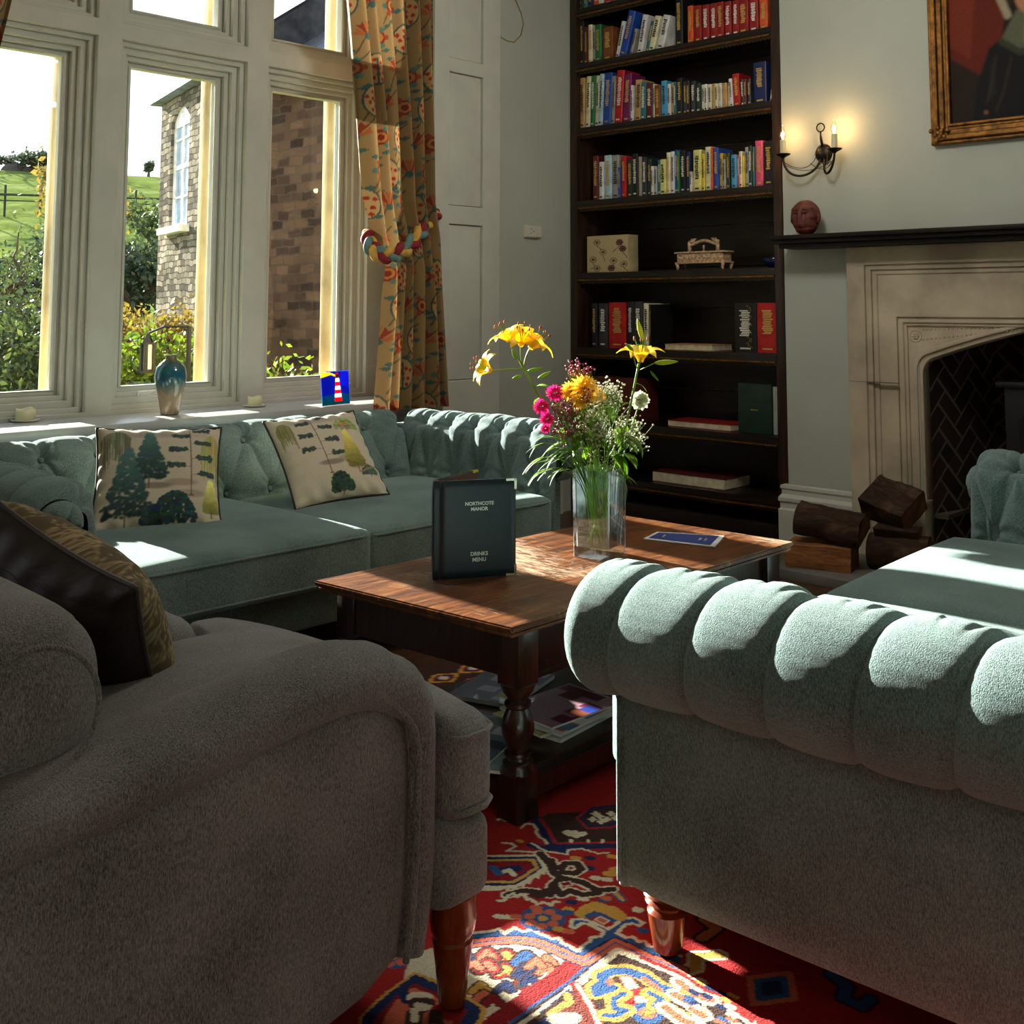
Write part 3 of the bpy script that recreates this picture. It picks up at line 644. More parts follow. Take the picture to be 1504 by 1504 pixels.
def blob_tree(r, x, y, w, h, c, kind, rr):
    if kind == 'cone':
        for k in range(420):
            t = rr.random()**.7; ww = w*.5*(.1+.9*t)*(1 if t < .9 else .8); px = x+rr.uniform(-ww, ww); py = y+h*(1-t)
            cc = tuple(int(v*(1.9-1.0*t+rr.uniform(-.12, .12))) for v in c); r.disc(px, py, .05, .04, cc, .9)
        r.line([(x, y+.02), (x, y-.09*h/.5)], .022, TB)
    elif kind == 'pine':
        r.line([(x+.01, y), (x, y+h*.5), (x-.03, y+h)], .02, TB)
        r.line([(x-.02, y), (x+.04, y)], .03, TB)
        for k in range(7):
            t = .3+.7*k/6; sd = -1 if k % 2 else 1; bx = x+sd*w*.32*(1.1-.5*t); by = y+h*t
            r.line([(x, by-.03), (bx, by)], .01, TB)
            for q in range(60): r.disc(bx+rr.uniform(-.13, .13), by+rr.gauss(0, .022), .032, .022, tuple(int(v*rr.uniform(.8, 1.3)) for v in c))
    elif kind == 'willow':
        for k in range(130):
            px = x+rr.uniform(-w, w)*.5; top = y+h*(1-((px-x)/(w*.55))**2*.3); r.line([(px, top), (px+rr.uniform(-.01, .01), top-h*rr.uniform(.2, .9))], .012, tuple(int(v*rr.uniform(.9, 1.35)) for v in c))
    elif kind == 'bush':
        for k in range(200):
            a = rr.uniform(0, PI); q = rr.random()**.5; r.disc(x+w*.5*q*math.cos(a), y+h*q*math.sin(a)*.9, .04, .034, tuple(int(v*rr.uniform(.7, 1.4)) for v in c))
        r.line([(x, y), (x, y-.07)], .015, TB)
def tree_print(seed):
    def fn(n):
        rr = random.Random(seed); r = Ras(n*3, n*3, -1, 1, -1, 1, (205, 196, 176))
        r.disc(-.1, .75, 1.0, .10, (178, 168, 158), 1.); r.disc(.35, -.22, .3, .08, (176, 160, 142), .6); r.disc(-.05, -.28, .32, .07, (150, 136, 122), .6); r.disc(.5, -.42, .28, .08, (178, 162, 142), .6)
        if seed == 1:
            blob_tree(r, -.70, .05, .50, .82, (112, 118, 96), 'willow', rr); blob_tree(r, .84, -.2, .34, .95, (160, 158, 100), 'willow', rr)
            blob_tree(r, -.15, -.15, .62, .95, TD, 'cone', rr); blob_tree(r, -.48, -.80, .86, 1.25, TD, 'cone', rr)
            blob_tree(r, .50, -.45, .84, 1.32, (60, 80, 80), 'pine', rr)
            blob_tree(r, -.04, -.93, .42, .34, TD, 'bush', rr); blob_tree(r, .26, -.9, .66, .56, TD, 'bush', rr); blob_tree(r, .84, -.72, .28, .56, (146, 144, 84), 'cone', rr)
        else:
            blob_tree(r, -.14, -.5, 1.0, 1.35, (66, 78, 72), 'pine', rr); blob_tree(r, .46, -.42, .46, .8, (134, 128, 66), 'cone', rr)
            blob_tree(r, .55, .45, .5, .3, (150, 150, 100), 'bush', rr); blob_tree(r, .02, -.88, .46, .42, (50, 72, 62), 'bush', rr); blob_tree(r, -.75, .2, .3, .6, (120, 118, 80), 'willow', rr)
            blob_tree(r, .7, -.6, .35, .18, (84, 98, 92), 'bush', rr); r.line([(.5, -.55), (.95, -.42)], .04, (150, 130, 112))
        a = r.a.reshape(n, 3, n, 3, 3).mean((1, 3)); return a
    return fn
M_PIPE = plain('charcoal piping cord', (48, 50, 46), .8); M_TAUPE = plain('taupe satin', (120, 104, 96), .5, var=.06)
pl1 = pillow('scatter_cushion', (-3.69, 1.975, .645), (.17, .34, -.012), (-.23, .09, .305), .43, .42, .062, (M_PRINT, M_PRINT), tree_print(1), 'cream cushion printed with tall blue-green trees on the left half of the window sofa', M_PIPE, n=150)
pl2 = pillow('scatter_cushion', (-3.73, 2.72, .642), (.07, .36, .02), (-.30, .03, .31), .40, .43, .06, (M_PRINT, M_PRINT), tree_print(2), 'cream cushion printed with windswept trees, tilted, on the right half of the window sofa', M_PIPE, n=150)
pl3 = pillow('scatter_cushion', (-.93, 2.93, .61), (.55, -.8, .05), (.25, .2, 1), .44, .42, .06, (M_PRINT, M_PRINT), tree_print(2), 'pale tree print cushion cut by the right edge, on the right sofa seat', M_PIPE, n=90)
def gold_print(n):
    rr = random.Random(9); r = Ras(n*3, n*3, -1, 1, -1, 1, (92, 80, 60))
    for k in range(46):
        x, y = rr.uniform(-1, 1), rr.uniform(-1, 1); a = rr.uniform(.9, 2.3)
        for b in range(3):
            aa = a+(b-1)*.35; r.line([(x, y), (x+.25*math.cos(aa), y+.25*math.sin(aa)), (x+.42*math.cos(aa+.2), y+.42*math.sin(aa+.2))], .010, (170, 148, 110))
            for q in range(26): r.disc(x+.42*math.cos(aa)+rr.gauss(0, .08), y+.42*math.sin(aa)+rr.gauss(0, .08), .011, .011, (165, 145, 108))
    return r.a.reshape(n, 3, n, 3, 3).mean((1, 3))
M_SATIN, _nt, _b = nt_new('dark brown satin'); _b.inputs['Base Color'].default_value = (*lin((44, 34, 32)), 1); _b.inputs['Roughness'].default_value = .55; _b.inputs['Specular IOR Level'].default_value = .35
_n = nd(_nt, 'ShaderNodeTexNoise', i_Scale=5., i_Detail=3., i_Distortion=1.2); _nt.links.new(coords(_nt, (1, 3, 1)), _n.inputs['Vector']); bump(_nt, _b, _n.outputs['Fac'], .5, .02)
# leans on the chair back, dark satin reverse towards the camera
A_ = Vector((-2.25, .90, .86)); B_ = Vector((-1.886, .975, .757))
exv = (A_-B_).normalized(); eyv = Vector((.02, -.28, .6)); eyv = (eyv-exv*eyv.dot(exv)).normalized()
Wp = .47; cen = B_+exv*Wp/2-eyv*Wp/2
pl4 = pillow('scatter_cushion', cen, exv, eyv, Wp, Wp, .115, (M_PRINT, M_SATIN), gold_print, 'dark brown satin cushion with gold sprig print face leaning in the grey armchair', plain('brown piping', (60, 50, 46), .5), n=120, pinch=.1)
# ------------------------------------------------------------------ coffee table
TC = [(-2.632, 1.885), (-1.906, 1.935), (-1.918, 3.255), (-2.605, 3.235)]       # top corners on plan
def TQ(u, v, z=0):
    a = Vector(TC[0]).lerp(Vector(TC[1]), u); b = Vector(TC[3]).lerp(Vector(TC[2]), u); p = a.lerp(b, v); return Vector((p.x, p.y, z))
tb = empty('coffee_table', (0, 0, 0.012)); tb.location = (0, 0, .012); tag(tb, 'dark oak coffee table with worn top and turned legs in the middle of the rug', 'coffee table')
def slab(name, u0, u1, v0, v1, z0, z1, mat, parent, bev=0, n=1):
    bm = bmesh.new(); vs = [bm.verts.new(TQ(u, v, z)) for u in (u0, u1) for v in (v0, v1) for z in (z0, z1)]
    for q in ((0, 1, 3, 2), (4, 6, 7, 5), (0, 4, 5, 1), (2, 3, 7, 6), (0, 2, 6, 4), (1, 5, 7, 3)): bm.faces.new([vs[i] for i in q])
    if bev: bmesh.ops.bevel(bm, geom=bm.edges[:], offset=bev, segments=2, affect='EDGES')
    bmesh.ops.recalc_face_normals(bm, faces=bm.faces); return new_obj(name, bm, mat, parent, ang=40)
top = slab('tabletop', 0, 1, 0, 1, .462, .476, M_OAK, tb, .004)
slab('top_moulding', .008, .992, .005, .995, .448, .462, M_OAK, top, .005)
slab('apron', .075, .925, .045, .058, .335, .45, M_OAKD, tb); slab('apron', .075, .925, .942, .955, .335, .45, M_OAKD, tb)
for u0, u1 in ((.065, .085), (.915, .935)):
    ap = slab('apron', u0, u1, .06, .94, .328, .45, M_OAKD, tb); slab('apron_bead', u0-.008, u1+.008, .06, .94, .318, .332, M_OAKD, ap, .003)
def table_leg(u, v):
    c = TQ(u, v); bm = bmesh.new(); s = .036
    box(bm, c.x-s, c.x+s, c.y-s, c.y+s, .315, .45, bev=.003); box(bm, c.x-s, c.x+s, c.y-s, c.y+s, 0.0, .112, bev=.003)
    lathe(bm, [(.046, .318), (.04, .30), (.028, .285), (.024, .278), (.033, .272), (.033, .264), (.027, .258), (.035, .24), (.041, .22), (.040, .20), (.031, .178), (.025, .160), (.033, .156), (.034, .149), (.026, .144), (.028, .138), (.038, .132), (.038, .124), (.045, .112), (.045, .108)], 24, (c.x, c.y, 0))
    bmesh.ops.recalc_face_normals(bm, faces=bm.faces); return new_obj('leg', bm, M_OAKD, tb, ang=35)
for u in (.085, .915):
    for v in (.068, .932): table_leg(u, v)
slab('lower_shelf', .09, .91, .07, .93, .082, .102, M_OAKD, tb, .003)
for u0, u1 in ((.06, .11), (.89, .94)): slab('stretcher', u0, u1, .095, .905, .036, .088, M_OAKD, tb, .004)
for v0, v1 in ((.05, .08), (.92, .95)): slab('stretcher', .13, .87, v0, v1, .036, .082, M_OAKD, tb, .004)
ZT_ = .4885
# menu: standing, half open, spine at the left
M_NAVY, _nt, _b = nt_new('navy leatherette'); _b.inputs['Base Color'].default_value = (*lin((24, 44, 56)), 1); _b.inputs['Roughness'].default_value = .38
_n = nd(_nt, 'ShaderNodeTexNoise', i_Scale=260., i_Detail=3.); _nt.links.new(coords(_nt), _n.inputs['Vector']); bump(_nt, _b, _n.outputs['Fac'], .15, .001)
mp0, mp1 = Vector((-2.385, 2.115)), Vector((-2.268, 2.306)); dr = (mp1-mp0).normalized(); Wm = (mp1-mp0).length; Hm = .272
menu = empty('menu_folder', (mp0.x, mp0.y, ZT_), math.atan2(dr.y, dr.x)); tag(menu, 'navy drinks menu folder with metal corners standing half open on the table', 'menu')
rounded('front_cover', (Wm/2-.003, .0035, Hm/2), .0034, M_NAVY, menu, (Wm/2+.012, 0, Hm/2), n=8)
rounded('spine', (.011, .011, Hm/2), .005, M_NAVY, menu, (.004, .010, Hm/2), n=6)
bk = obox('back_cover', (0, Wm, -.003, .003, 0, Hm), M_NAVY, menu, .0015, Matrix.Translation((.002, .022, 0)) @ Matrix.Rotation(math.radians(46), 4, 'Z'))
obox('lining', (0.004, Wm-.004, -.0055, -.003, .004, Hm-.004), plain('maroon lining', (70, 34, 34), .7), bk, 0, Matrix.Translation((.002, .022, 0)) @ Matrix.Rotation(math.radians(46), 4, 'Z'))
M_SILV = plain('bright nickel', (225, 215, 190), .2, 1, var=.02)
for zz, sgn in ((Hm-.001, -1), (.001, 1)):
    bm = bmesh.new(); x1 = Wm+.0095; box(bm, x1-.030, x1, -.0048, .0048, min(zz, zz+sgn*.006), max(zz, zz+sgn*.006)); box(bm, x1-.006, x1+.001, -.0048, .0048, min(zz, zz+sgn*.03), max(zz, zz+sgn*.03))
    new_obj('metal_corner', bm, M_SILV, menu)
MB_ = Matrix.Translation((.002, .022, 0)) @ Matrix.Rotation(math.radians(46), 4, 'Z')
bm = bmesh.new(); box(bm, Wm-.03, Wm+.001, -.006, .005, Hm-.006, Hm+.001, M=MB_); new_obj('metal_corner', bm, M_BRASS, bk)
TM = lambda z: Matrix.Translation((Wm/2+.014, -.0038, z)) @ Matrix.Rotation(PI/2, 4, 'X')
M_SLET = plain('silver foil lettering', (215, 222, 215), .35, .3, var=.02)
text_mesh('lettering', 'NORTHCOTE', .0135, TM(.205), M_SLET, menu, .0005, bold=.0004); text_mesh('lettering', 'MANOR', .0135, TM(.190), M_SLET, menu, .0005, bold=.0004)
text_mesh('lettering', 'DRINKS', .0145, TM(.066), M_SLET, menu, .0005, bold=.0004); text_mesh('lettering', 'MENU', .0145, TM(.050), M_SLET, menu, .0005, bold=.0004)
# leaflet
lf = [at(945, 792, Z=.49), at(1050, 804, Z=.49), at(1064, 788, Z=.49), at(965, 782, Z=.49)]
bm = bmesh.new()
for dz, k in ((0, 0),):
    lo = [bm.verts.new((p.x, p.y, ZT_+.001)) for p in lf]; hi = [bm.verts.new((p.x, p.y, ZT_+.004)) for p in lf]
    bm.faces.new(lo[::-1]); bm.faces.new(hi)
    for k in range(4): bm.faces.new((lo[k], lo[(k+1) % 4], hi[(k+1) % 4], hi[k]))
leaf = new_obj('leaflet', bm, plain('white card', (215, 218, 222), .5)); tag(leaf, 'small blue and white leaflet lying on the table right of the flowers', 'leaflet')
def lq(u, v): return lf[0].lerp(lf[1], u).lerp(lf[3].lerp(lf[2], u), v)
bm = bmesh.new(); vs = [bm.verts.new((lq(u, v).x, lq(u, v).y, ZT_+.0046)) for u, v in ((.05, .1), (.93, .06), (.93, .94), (.05, .9))]; bm.faces.new(vs)
new_obj('cover_print', bm, plain('royal blue print', (52, 66, 128), .4), leaf)
e1 = (lf[2]-lf[1]).normalized(); e0 = (lf[0]-lf[1]).normalized()
for (u, v, s_, w_) in ((.72, .5, .014, 'THE'), (.80, .5, .014, 'MENU'), (.2, .5, .011, 'OUR')):
    p = lq(u, v); bm = bmesh.new()
    for k in range(5):
        q = p+e1*(k-2)*.008; box(bm, -.0016, .0016, -.004, .004, 0, .0004, M=Matrix.Translation((q.x, q.y, ZT_+.005)) @ Matrix.Rotation(math.atan2(e1.y, e1.x), 4, 'Z'))
    new_obj('small_print', bm, M_WHITE, leaf)
# magazines on the lower shelf
def mag(loc, rz, w, d, t, cols, label, seed):
    rr = random.Random(seed); o = empty('magazine', loc, rz); tag(o, label, 'magazine', 'magazines on the coffee table shelf')
    obox('pages', (-w/2+.002, w/2-.002, -d/2+.002, d/2-.002, 0, t-.001), plain('page edge', (205, 205, 198), .8), o)
    nn = 40; r = Ras(nn, nn, 0, 1, 0, 1, cols[0])
    for k in range(9): x, y = rr.random(), rr.random(); r.poly([(x, y), (x+.3, y), (x+.3, y+.16), (x, y+.16)], cols[1+k % (len(cols)-1)])
    r.poly([(.05, .82), (.75, .82), (.75, .95), (.05, .95)], cols[1])
    U, V = np.meshgrid(np.linspace(-w/2, w/2, nn), np.linspace(-d/2, d/2, nn)); grid_mesh(np.stack([U, V, np.full(U.shape, t)], -1), nn, nn, 'cover', M_PAPERP, o, cols=r.a)
    return o
zsh = .116
MG = [((-2.13, 2.36, 0), .1, .21, .29, .009, [(222, 214, 214), (190, 120, 140), (60, 70, 140), (200, 190, 180)], 'magazine at the bottom of the right-hand pile under the table'),
      ((-2.14, 2.35, 0), -.12, .21, .29, .007, [(210, 200, 90), (240, 240, 235), (90, 90, 80)], 'yellow-edged magazine in the right-hand pile under the table'),
      ((-2.12, 2.36, 0), .05, .21, .29, .007, [(235, 235, 235), (70, 120, 170), (180, 60, 70)], 'white magazine second from top of the right-hand pile'),
      ((-2.14, 2.37, 0), -.05, .21, .28, .006, [(200, 160, 175), (120, 50, 80), (40, 60, 140), (230, 220, 225), (120, 70, 50)], 'pink magazine with blue panel, topmost of the right-hand pile')]
z = zsh
for l, r_, w, d, t, c, lb in MG: mag((l[0], l[1], z), r_, w, d, t, c, lb, int(w*1e3+t*1e5)); z += t+.0012
z = zsh
for l, r_, w, d, t, c, lb in [((-2.15, 2.06), .5, .21, .29, .008, [(150, 175, 190), (60, 80, 100), (220, 225, 230)], 'pale blue magazine at the bottom of the left pile behind the table leg'),
                              ((-2.18, 2.08), .35, .21, .29, .007, [(90, 120, 140), (40, 60, 80), (200, 210, 220)], 'grey-blue magazine on top of the left pile behind the table leg')]:
    mag((l[0], l[1], z), r_, w, d, t, c, lb, int(t*1e5)); z += t+.0012
mag((-2.42, 2.42, zsh), .3, .21, .29, .012, [(120, 116, 150), (200, 200, 210), (190, 180, 90)], 'violet and yellow magazine at the back of the table shelf', 3)
# ------------------------------------------------------------------ glass vase and flowers
VC = Vector((-2.255, 2.675, ZT_)); VR = Matrix.Rotation(math.radians(14), 4, 'Z')
vase = empty('glass_vase', VC, math.radians(14)); tag(vase, 'tall square clear glass vase holding the flowers on the table', 'vase')
bm = bmesh.new(); s = .062; Hv = .262
def sq(h, z, r=.01, n=4):
    out = []
    for cx, cy_, a0 in ((h-r, h-r, 0), (-h+r, h-r, 90), (-h+r, -h+r, 180), (h-r, -h+r, 270)):
        for k in range(n+1):
            a = math.radians(a0+k*90/n); out.append(bm.verts.new((cx+r*math.cos(a), cy_+r*math.sin(a), z)))
    return out
rs = [sq(s*.97, 0), sq(s, .004), sq(s*1.04, Hv), sq(s*1.04-.005, Hv), sq(s-.007, .03), sq(s-.02, .026)]
for a, b in zip(rs, rs[1:]):
    for k in range(len(a)): bm.faces.new((a[k], a[(k+1) % len(a)], b[(k+1) % len(a)], b[k]))
bm.faces.new(rs[0][::-1]); bm.faces.new(rs[-1]); new_obj('vase_body', bm, M_VGLASS, vase, ang=30)
bm = bmesh.new(); a = sq(s-.009, .031); b = sq(s-.0085, .062); bm.faces.new(a[::-1]); bm.faces.new(b)
for k in range(len(a)): bm.faces.new((a[k], a[(k+1) % len(a)], b[(k+1) % len(a)], b[k]))
new_obj('water', bm, glassy('water', (225, 238, 235), .10, .0), vase, ang=30)
def bez(p, n=14):
    p = [Vector(q) for q in p]; out = []
    for i in range(n+1):
        t = i/n; q = p[:]
        while len(q) > 1: q = [a.lerp(b, t) for a, b in zip(q, q[1:])]
        out.append(q[0])
    return out
def blade(bm, base, d, up, L, W, curl=.3, n=7, cup=.15):
    d = Vector(d).normalized(); up = Vector(up); up = (up-d*up.dot(d)).normalized(); sd = d.cross(up); rows = []
    for i in range(n+1):
        t = i/n; ang = curl*t*1.6; p = Vector(base)+(d*math.cos(ang*.6)-up*math.sin(ang*.6))*L*t-up*L*curl*t*t*.35
        w = W*math.sin(PI*min(1, t*.97+.03))**.75*.5+.0004; rows.append([bm.verts.new(p-sd*w+up*w*cup), bm.verts.new(p), bm.verts.new(p+sd*w+up*w*cup)])
    for a, b in zip(rows, rows[1:]):
        for k in (0, 1): bm.faces.new((a[k], a[k+1], b[k+1], b[k]))
def leaves(parent, path, ts, L, W, mat, seed, name='leaf', droop=.5):
    rr = random.Random(seed)
    for t in ts:
        i = int(t*(len(path)-2)); p = path[i]; tn = (path[i+1]-path[i]).normalized(); a = rr.uniform(0, 2*PI)
        side = tn.orthogonal().normalized(); side = Matrix.Rotation(a, 3, tn) @ side
        bm = bmesh.new(); blade(bm, p, side*1.0+tn*.35, tn, L*rr.uniform(.7, 1.2), W*rr.uniform(.8, 1.2), droop*rr.uniform(.4, 1.3)); new_obj(name, bm, mat, parent, smooth=True)
def lily_bloom(parent, c, d, R, seed):
    rr = random.Random(seed); d = Vector(d).normalized(); o = d.orthogonal().normalized(); bm = bmesh.new()
    for k in range(6):
        s_ = Matrix.Rotation(2*PI*k/6+rr.uniform(-.1, .1), 3, d) @ o; n = 9; rows = []
        for i in range(n+1):
            t = i/n; p = Vector(c)+d*R*(1.15*t-.75*t**3)+s_*R*(.12+.95*t**1.5); w = R*.30*math.sin(PI*min(1, t*.93+.05))**.7; sd = d.cross(s_)
            rows.append([bm.verts.new(p+sd*w*q+d*R*.06*(abs(q))+s_*(-R*.05*q*q)) for q in (-1, -.5, 0, .5, 1)])
        for a, b in zip(rows, rows[1:]):
            for k2 in range(4): bm.faces.new((a[k2], a[k2+1], b[k2+1], b[k2]))
    bl = new_obj('bloom', bm, M_YEL, parent, smooth=True); bm = bmesh.new()
    for k in range(6):
        s_ = Matrix.Rotation(2*PI*k/6+.4, 3, d) @ o; e = Vector(c)+d*R*1.05+s_*R*.33; tube(bm, [c, Vector(c)+d*R*.6+s_*R*.1, e], .0009, 5)
    new_obj('filaments', bm, M_GREEN, bl); bm = bmesh.new()
    for k in range(6):
        s_ = Matrix.Rotation(2*PI*k/6+.4, 3, d) @ o; e = Vector(c)+d*R*1.05+s_*R*.33; bmesh.ops.create_uvsphere(bm, u_segments=6, v_segments=5, radius=.0028, matrix=Matrix.Translation(e) @ Matrix.Diagonal((1, 1, 1.8, 1)))
    new_obj('anthers', bm, plain('rust pollen', (150, 60, 16), .8), bl)
def bud(parent, p0, p1, r, mat):
    bm = bmesh.new(); pts = [Vector(p0).lerp(Vector(p1), t) for t in (0, .15, .35, .6, .85, 1)]; tube(bm, pts, [r*.35, r*.8, r, r*.9, r*.5, r*.1], 10); new_obj('bud', bm, mat, parent, smooth=True)
BASE = VC+Vector((0, 0, .035)); RIM = VC+Vector((0, 0, .25))
def stem(parent, top, foot, rim, r, n=16, bow=(0, 0, 0)):
    pts = bez([BASE+Vector(foot), RIM+Vector(rim), (RIM+Vector(rim)).lerp(Vector(top), .5)+Vector(bow), top], n); bm = bmesh.new(); tube(bm, pts, r, 7); new_obj('stem', bm, M_STEM, parent, smooth=True); return pts
FD = math.hypot(VC.x, VC.y)
def fp(x, y, dd=0): return at(x, y, D=FD+dd)
toC = Vector((.66, -.75, .12))
# lily stem leaning left
L1 = tag(empty('lily_stem', (0, 0, 0)), 'yellow lily stem with open blooms leaning left out of the vase', 'flower')
p = stem(L1, fp(762, 528), (.03, .02, 0), (-.045, -.02, .005), .0038, bow=(-.01, -.02, .02))
leaves(L1, p, (.45, .52, .6, .66, .74, .82, .9, .55, .7), .075, .016, M_GREEN, 4)
RT, UP = Vector((.73, .68, 0)), Vector((0, 0, 1))
for (cx, cy_, d, R, s) in ((722, 545, -RT*.9+toC*.4+UP*.4, .062, 1), (765, 508, RT*.15+toC*.5+UP*.8, .068, 2), (778, 512, RT*.7+toC*.1+UP*.75, .068, 3), (748, 502, -RT*.5+toC*.1+UP*.9, .06, 4)):
    c = fp(cx, cy_); lily_bloom(L1, c, d, R, s); bm = bmesh.new(); tube(bm, bez([p[-2], p[-1].lerp(c, .5)+Vector((0, 0, -.012)), c], 8), .0022, 6); new_obj('flower_stalk', bm, M_STEM, L1)
bm = bmesh.new()
for a, b in (((745, 512), (742, 494)), ((768, 545), (766, 528)), ((728, 552), (742, 545))): pass
bm.free()
for (x0, y0, x1, y1) in ((758, 528, 752, 512), (775, 545, 800, 540), (790, 556, 810, 545), (765, 552, 752, 556)): bud(L1, fp(x0, y0), fp(x1, y1), .006, M_GREEN)
# lily stem leaning right
L2 = tag(empty('lily_stem', (0, 0, 0)), 'yellow lily stem with one bloom and green buds leaning right out of the vase', 'flower')
p = stem(L2, fp(938, 534), (-.03, -.02, 0), (.05, .03, .005), .0036, bow=(.0, .0, .0))
leaves(L2, p, (.6, .72, .8, .88, .94), .05, .013, M_GREEN, 8)
lily_bloom(L2, fp(941, 532), UP*1+toC*.2, .072, 11)
for (x0, y0, x1, y1, r) in ((944, 500, 936, 468, .0085), (962, 533, 996, 531, .0085), (930, 515, 918, 504, .006), (955, 545, 968, 560, .004)): bud(L2, fp(x0, y0, -.03), fp(x1, y1, -.03), r, leafy('lily bud', (150, 165, 40), (190, 190, 70)) if r > .008 else M_GREEN)
bm = bmesh.new(); tube(bm, bez([fp(936, 545), fp(948, 540, -.03), fp(962, 533, -.03)], 6), .0018, 6); tube(bm, bez([fp(938, 540), fp(944, 520, -.03), fp(944, 500, -.03)], 6), .002, 6); tube(bm, bez([fp(938, 545), fp(930, 530, -.03), fp(930, 515, -.03)], 6), .002, 6); new_obj('flower_stalk', bm, M_STEM, L2)
# chrysanthemums
M_CHR = leafy('golden chrysanthemum', (235, 185, 40), (250, 220, 90), .3); M_MAG = leafy('magenta petal', (190, 20, 100), (225, 50, 140), .3); M_CRI = leafy('crimson filler flower', (130, 30, 60), (180, 60, 100), .2)
def pom(parent, c, R, d, mat, n, seed, W=.24):
    rr = random.Random(seed); bm = bmesh.new(); d = Vector(d).normalized()
    for k in range(n):
        z_ = 1-1.1*(k+.5)/n; a = k*2.39996; q = math.sqrt(max(0, 1-z_*z_)); o = d.orthogonal().normalized(); v = d*z_+(o*math.cos(a)+d.cross(o)*math.sin(a))*q
        blade(bm, Vector(c)+v*R*.25, v, d, R*rr.uniform(.7, .85), R*W, .3*q, 3, .3)
    return new_obj('flower_head', bm, mat, parent, smooth=True)
def add_flower(label, cat, x, y, dd, R, mat, n, seed, d=None, foot=(0, 0, 0), rim=(0, 0, 0), name='flower_stem', W=.24, heads=()):
    o = tag(empty(name), label, cat); c = fp(x, y, dd); stem(o, c, foot, rim, .0022); pom(o, c, R, d or (toC+UP), mat, n, seed, W)
    for (hx, hy, hd, hr) in heads:
        h = fp(hx, hy, hd); pom(o, h, hr, d or (toC+UP), mat, n, seed+1, W); bm = bmesh.new(); tube(bm, bez([RIM+Vector(rim), c.lerp(h, .4)-UP*.08, h], 8), .0015, 5); new_obj('stem', bm, M_STEM, o)
    return o
add_flower('golden yellow chrysanthemum at the top centre of the bouquet', 'flower', 858, 572, -.05, .048, M_CHR, 70, 1, heads=((838, 576, -.02, .035), (876, 582, 0, .03)), rim=(.01, -.02, 0), foot=(.01, 0, 0), name='chrysanthemum')
add_flower('orange-yellow chrysanthemum below the golden one in the bouquet', 'flower', 852, 590, -.07, .026, M_CHR, 40, 5, rim=(0, -.03, 0), foot=(-.02, .02, 0), name='chrysanthemum', d=toC)
add_flower('hot pink carnation at the left of the bouquet', 'flower', 815, 578, -.02, .030, M_MAG, 46, 7, rim=(-.03, -.02, 0), foot=(.03, -.02, 0), name='carnation', heads=((795, 598, -.02, .027), (803, 616, -.03, .024), (801, 630, -.02, .016)), W=.4)
def spray(label, cat, pts, mat, seed, n_, spread, rf, name, rim=(0, 0, 0), foot=(0, 0, 0), group=None):
    rr = random.Random(seed); o = tag(empty(name), label, cat, group); bs = bmesh.new(); bf = bmesh.new(); st_ = RIM+Vector(rim)
    tube(bs, [BASE+Vector(foot), st_], .0016, 5)
    for (x, y, dd) in pts:
        e = fp(x, y, dd); hub = st_.lerp(e, .62); tube(bs, bez([st_, st_.lerp(e, .4)+Vector((rr.gauss(0, .008), rr.gauss(0, .008), 0)), hub], 6), .0009, 4)
        for k in range(n_):
            q = e+Vector((rr.gauss(0, spread), rr.gauss(0, spread), rr.gauss(0, spread))); tube(bs, [hub, hub.lerp(q, .55)+Vector((0, 0, -.003)), q], .00035, 3)
            M4 = Matrix.Translation(q) @ Matrix.Rotation(rr.uniform(0, 3), 4, 'X')
            bmesh.ops.create_icosphere(bf, subdivisions=1, radius=rf*rr.uniform(.7, 1.3), matrix=M4)
    new_obj('stem', bs, M_STEM, o); f = new_obj('florets', bf, mat, o); f['kind'] = 'stuff'; return o
M_GYP = leafy("gypsophila white", (205, 200, 180), (232, 228, 215), .3)
spray("airy white baby's breath spray at the upper right of the bouquet", 'flower', [(880, 575, 0), (898, 568, .02), (888, 590, -.03), (906, 580, .03)], M_GYP, 1, 58, .016, .003, 'gypsophila_spray', (.03, .0, 0), (-.01, 0, 0))
spray("white baby's breath spray in the middle of the bouquet", 'flower', [(868, 600, -.06), (880, 612, -.07), (862, 625, -.07), (890, 628, -.06), (876, 645, -.08)], M_GYP, 2, 56, .017, .003, 'gypsophila_spray', (.01, -.04, 0), (0, 0, 0))
spray("white baby's breath spray at the right side of the bouquet", 'flower', [(915, 618, .0), (932, 625, .02), (925, 642, 0), (902, 640, -.03), (938, 645, .02)], M_GYP, 3, 46, .016, .003, 'gypsophila_spray', (.045, .02, 0), (.02, .02, 0))
spray("small white sprigs low over the vase rim", 'flower', [(880, 665, -.07), (866, 672, -.07), (893, 680, -.06), (900, 662, -.05)], M_GYP, 4, 20, .012, .0022, 'gypsophila_spray', (.02, -.05, 0), (.0, .01, 0))
spray('deep pink waxflower spray at the top of the bouquet', 'flower', [(838, 542, .0), (848, 540, 0), (860, 544, .0), (850, 552, 0)], M_CRI, 5, 26, .012, .0034, 'waxflower_spray', (-.01, .02, 0), (.01, .01, 0))
spray('dark pink waxflower spray in the left half of the bouquet', 'flower', [(820, 600, -.03), (832, 612, -.05), (822, 628, -.05), (842, 600, -.05), (848, 622, -.06), (835, 640, -.05), (858, 585, -.08)], M_CRI, 6, 40, .016, .0034, 'waxflower_spray', (-.03, -.04, 0), (-.01, .02, 0))
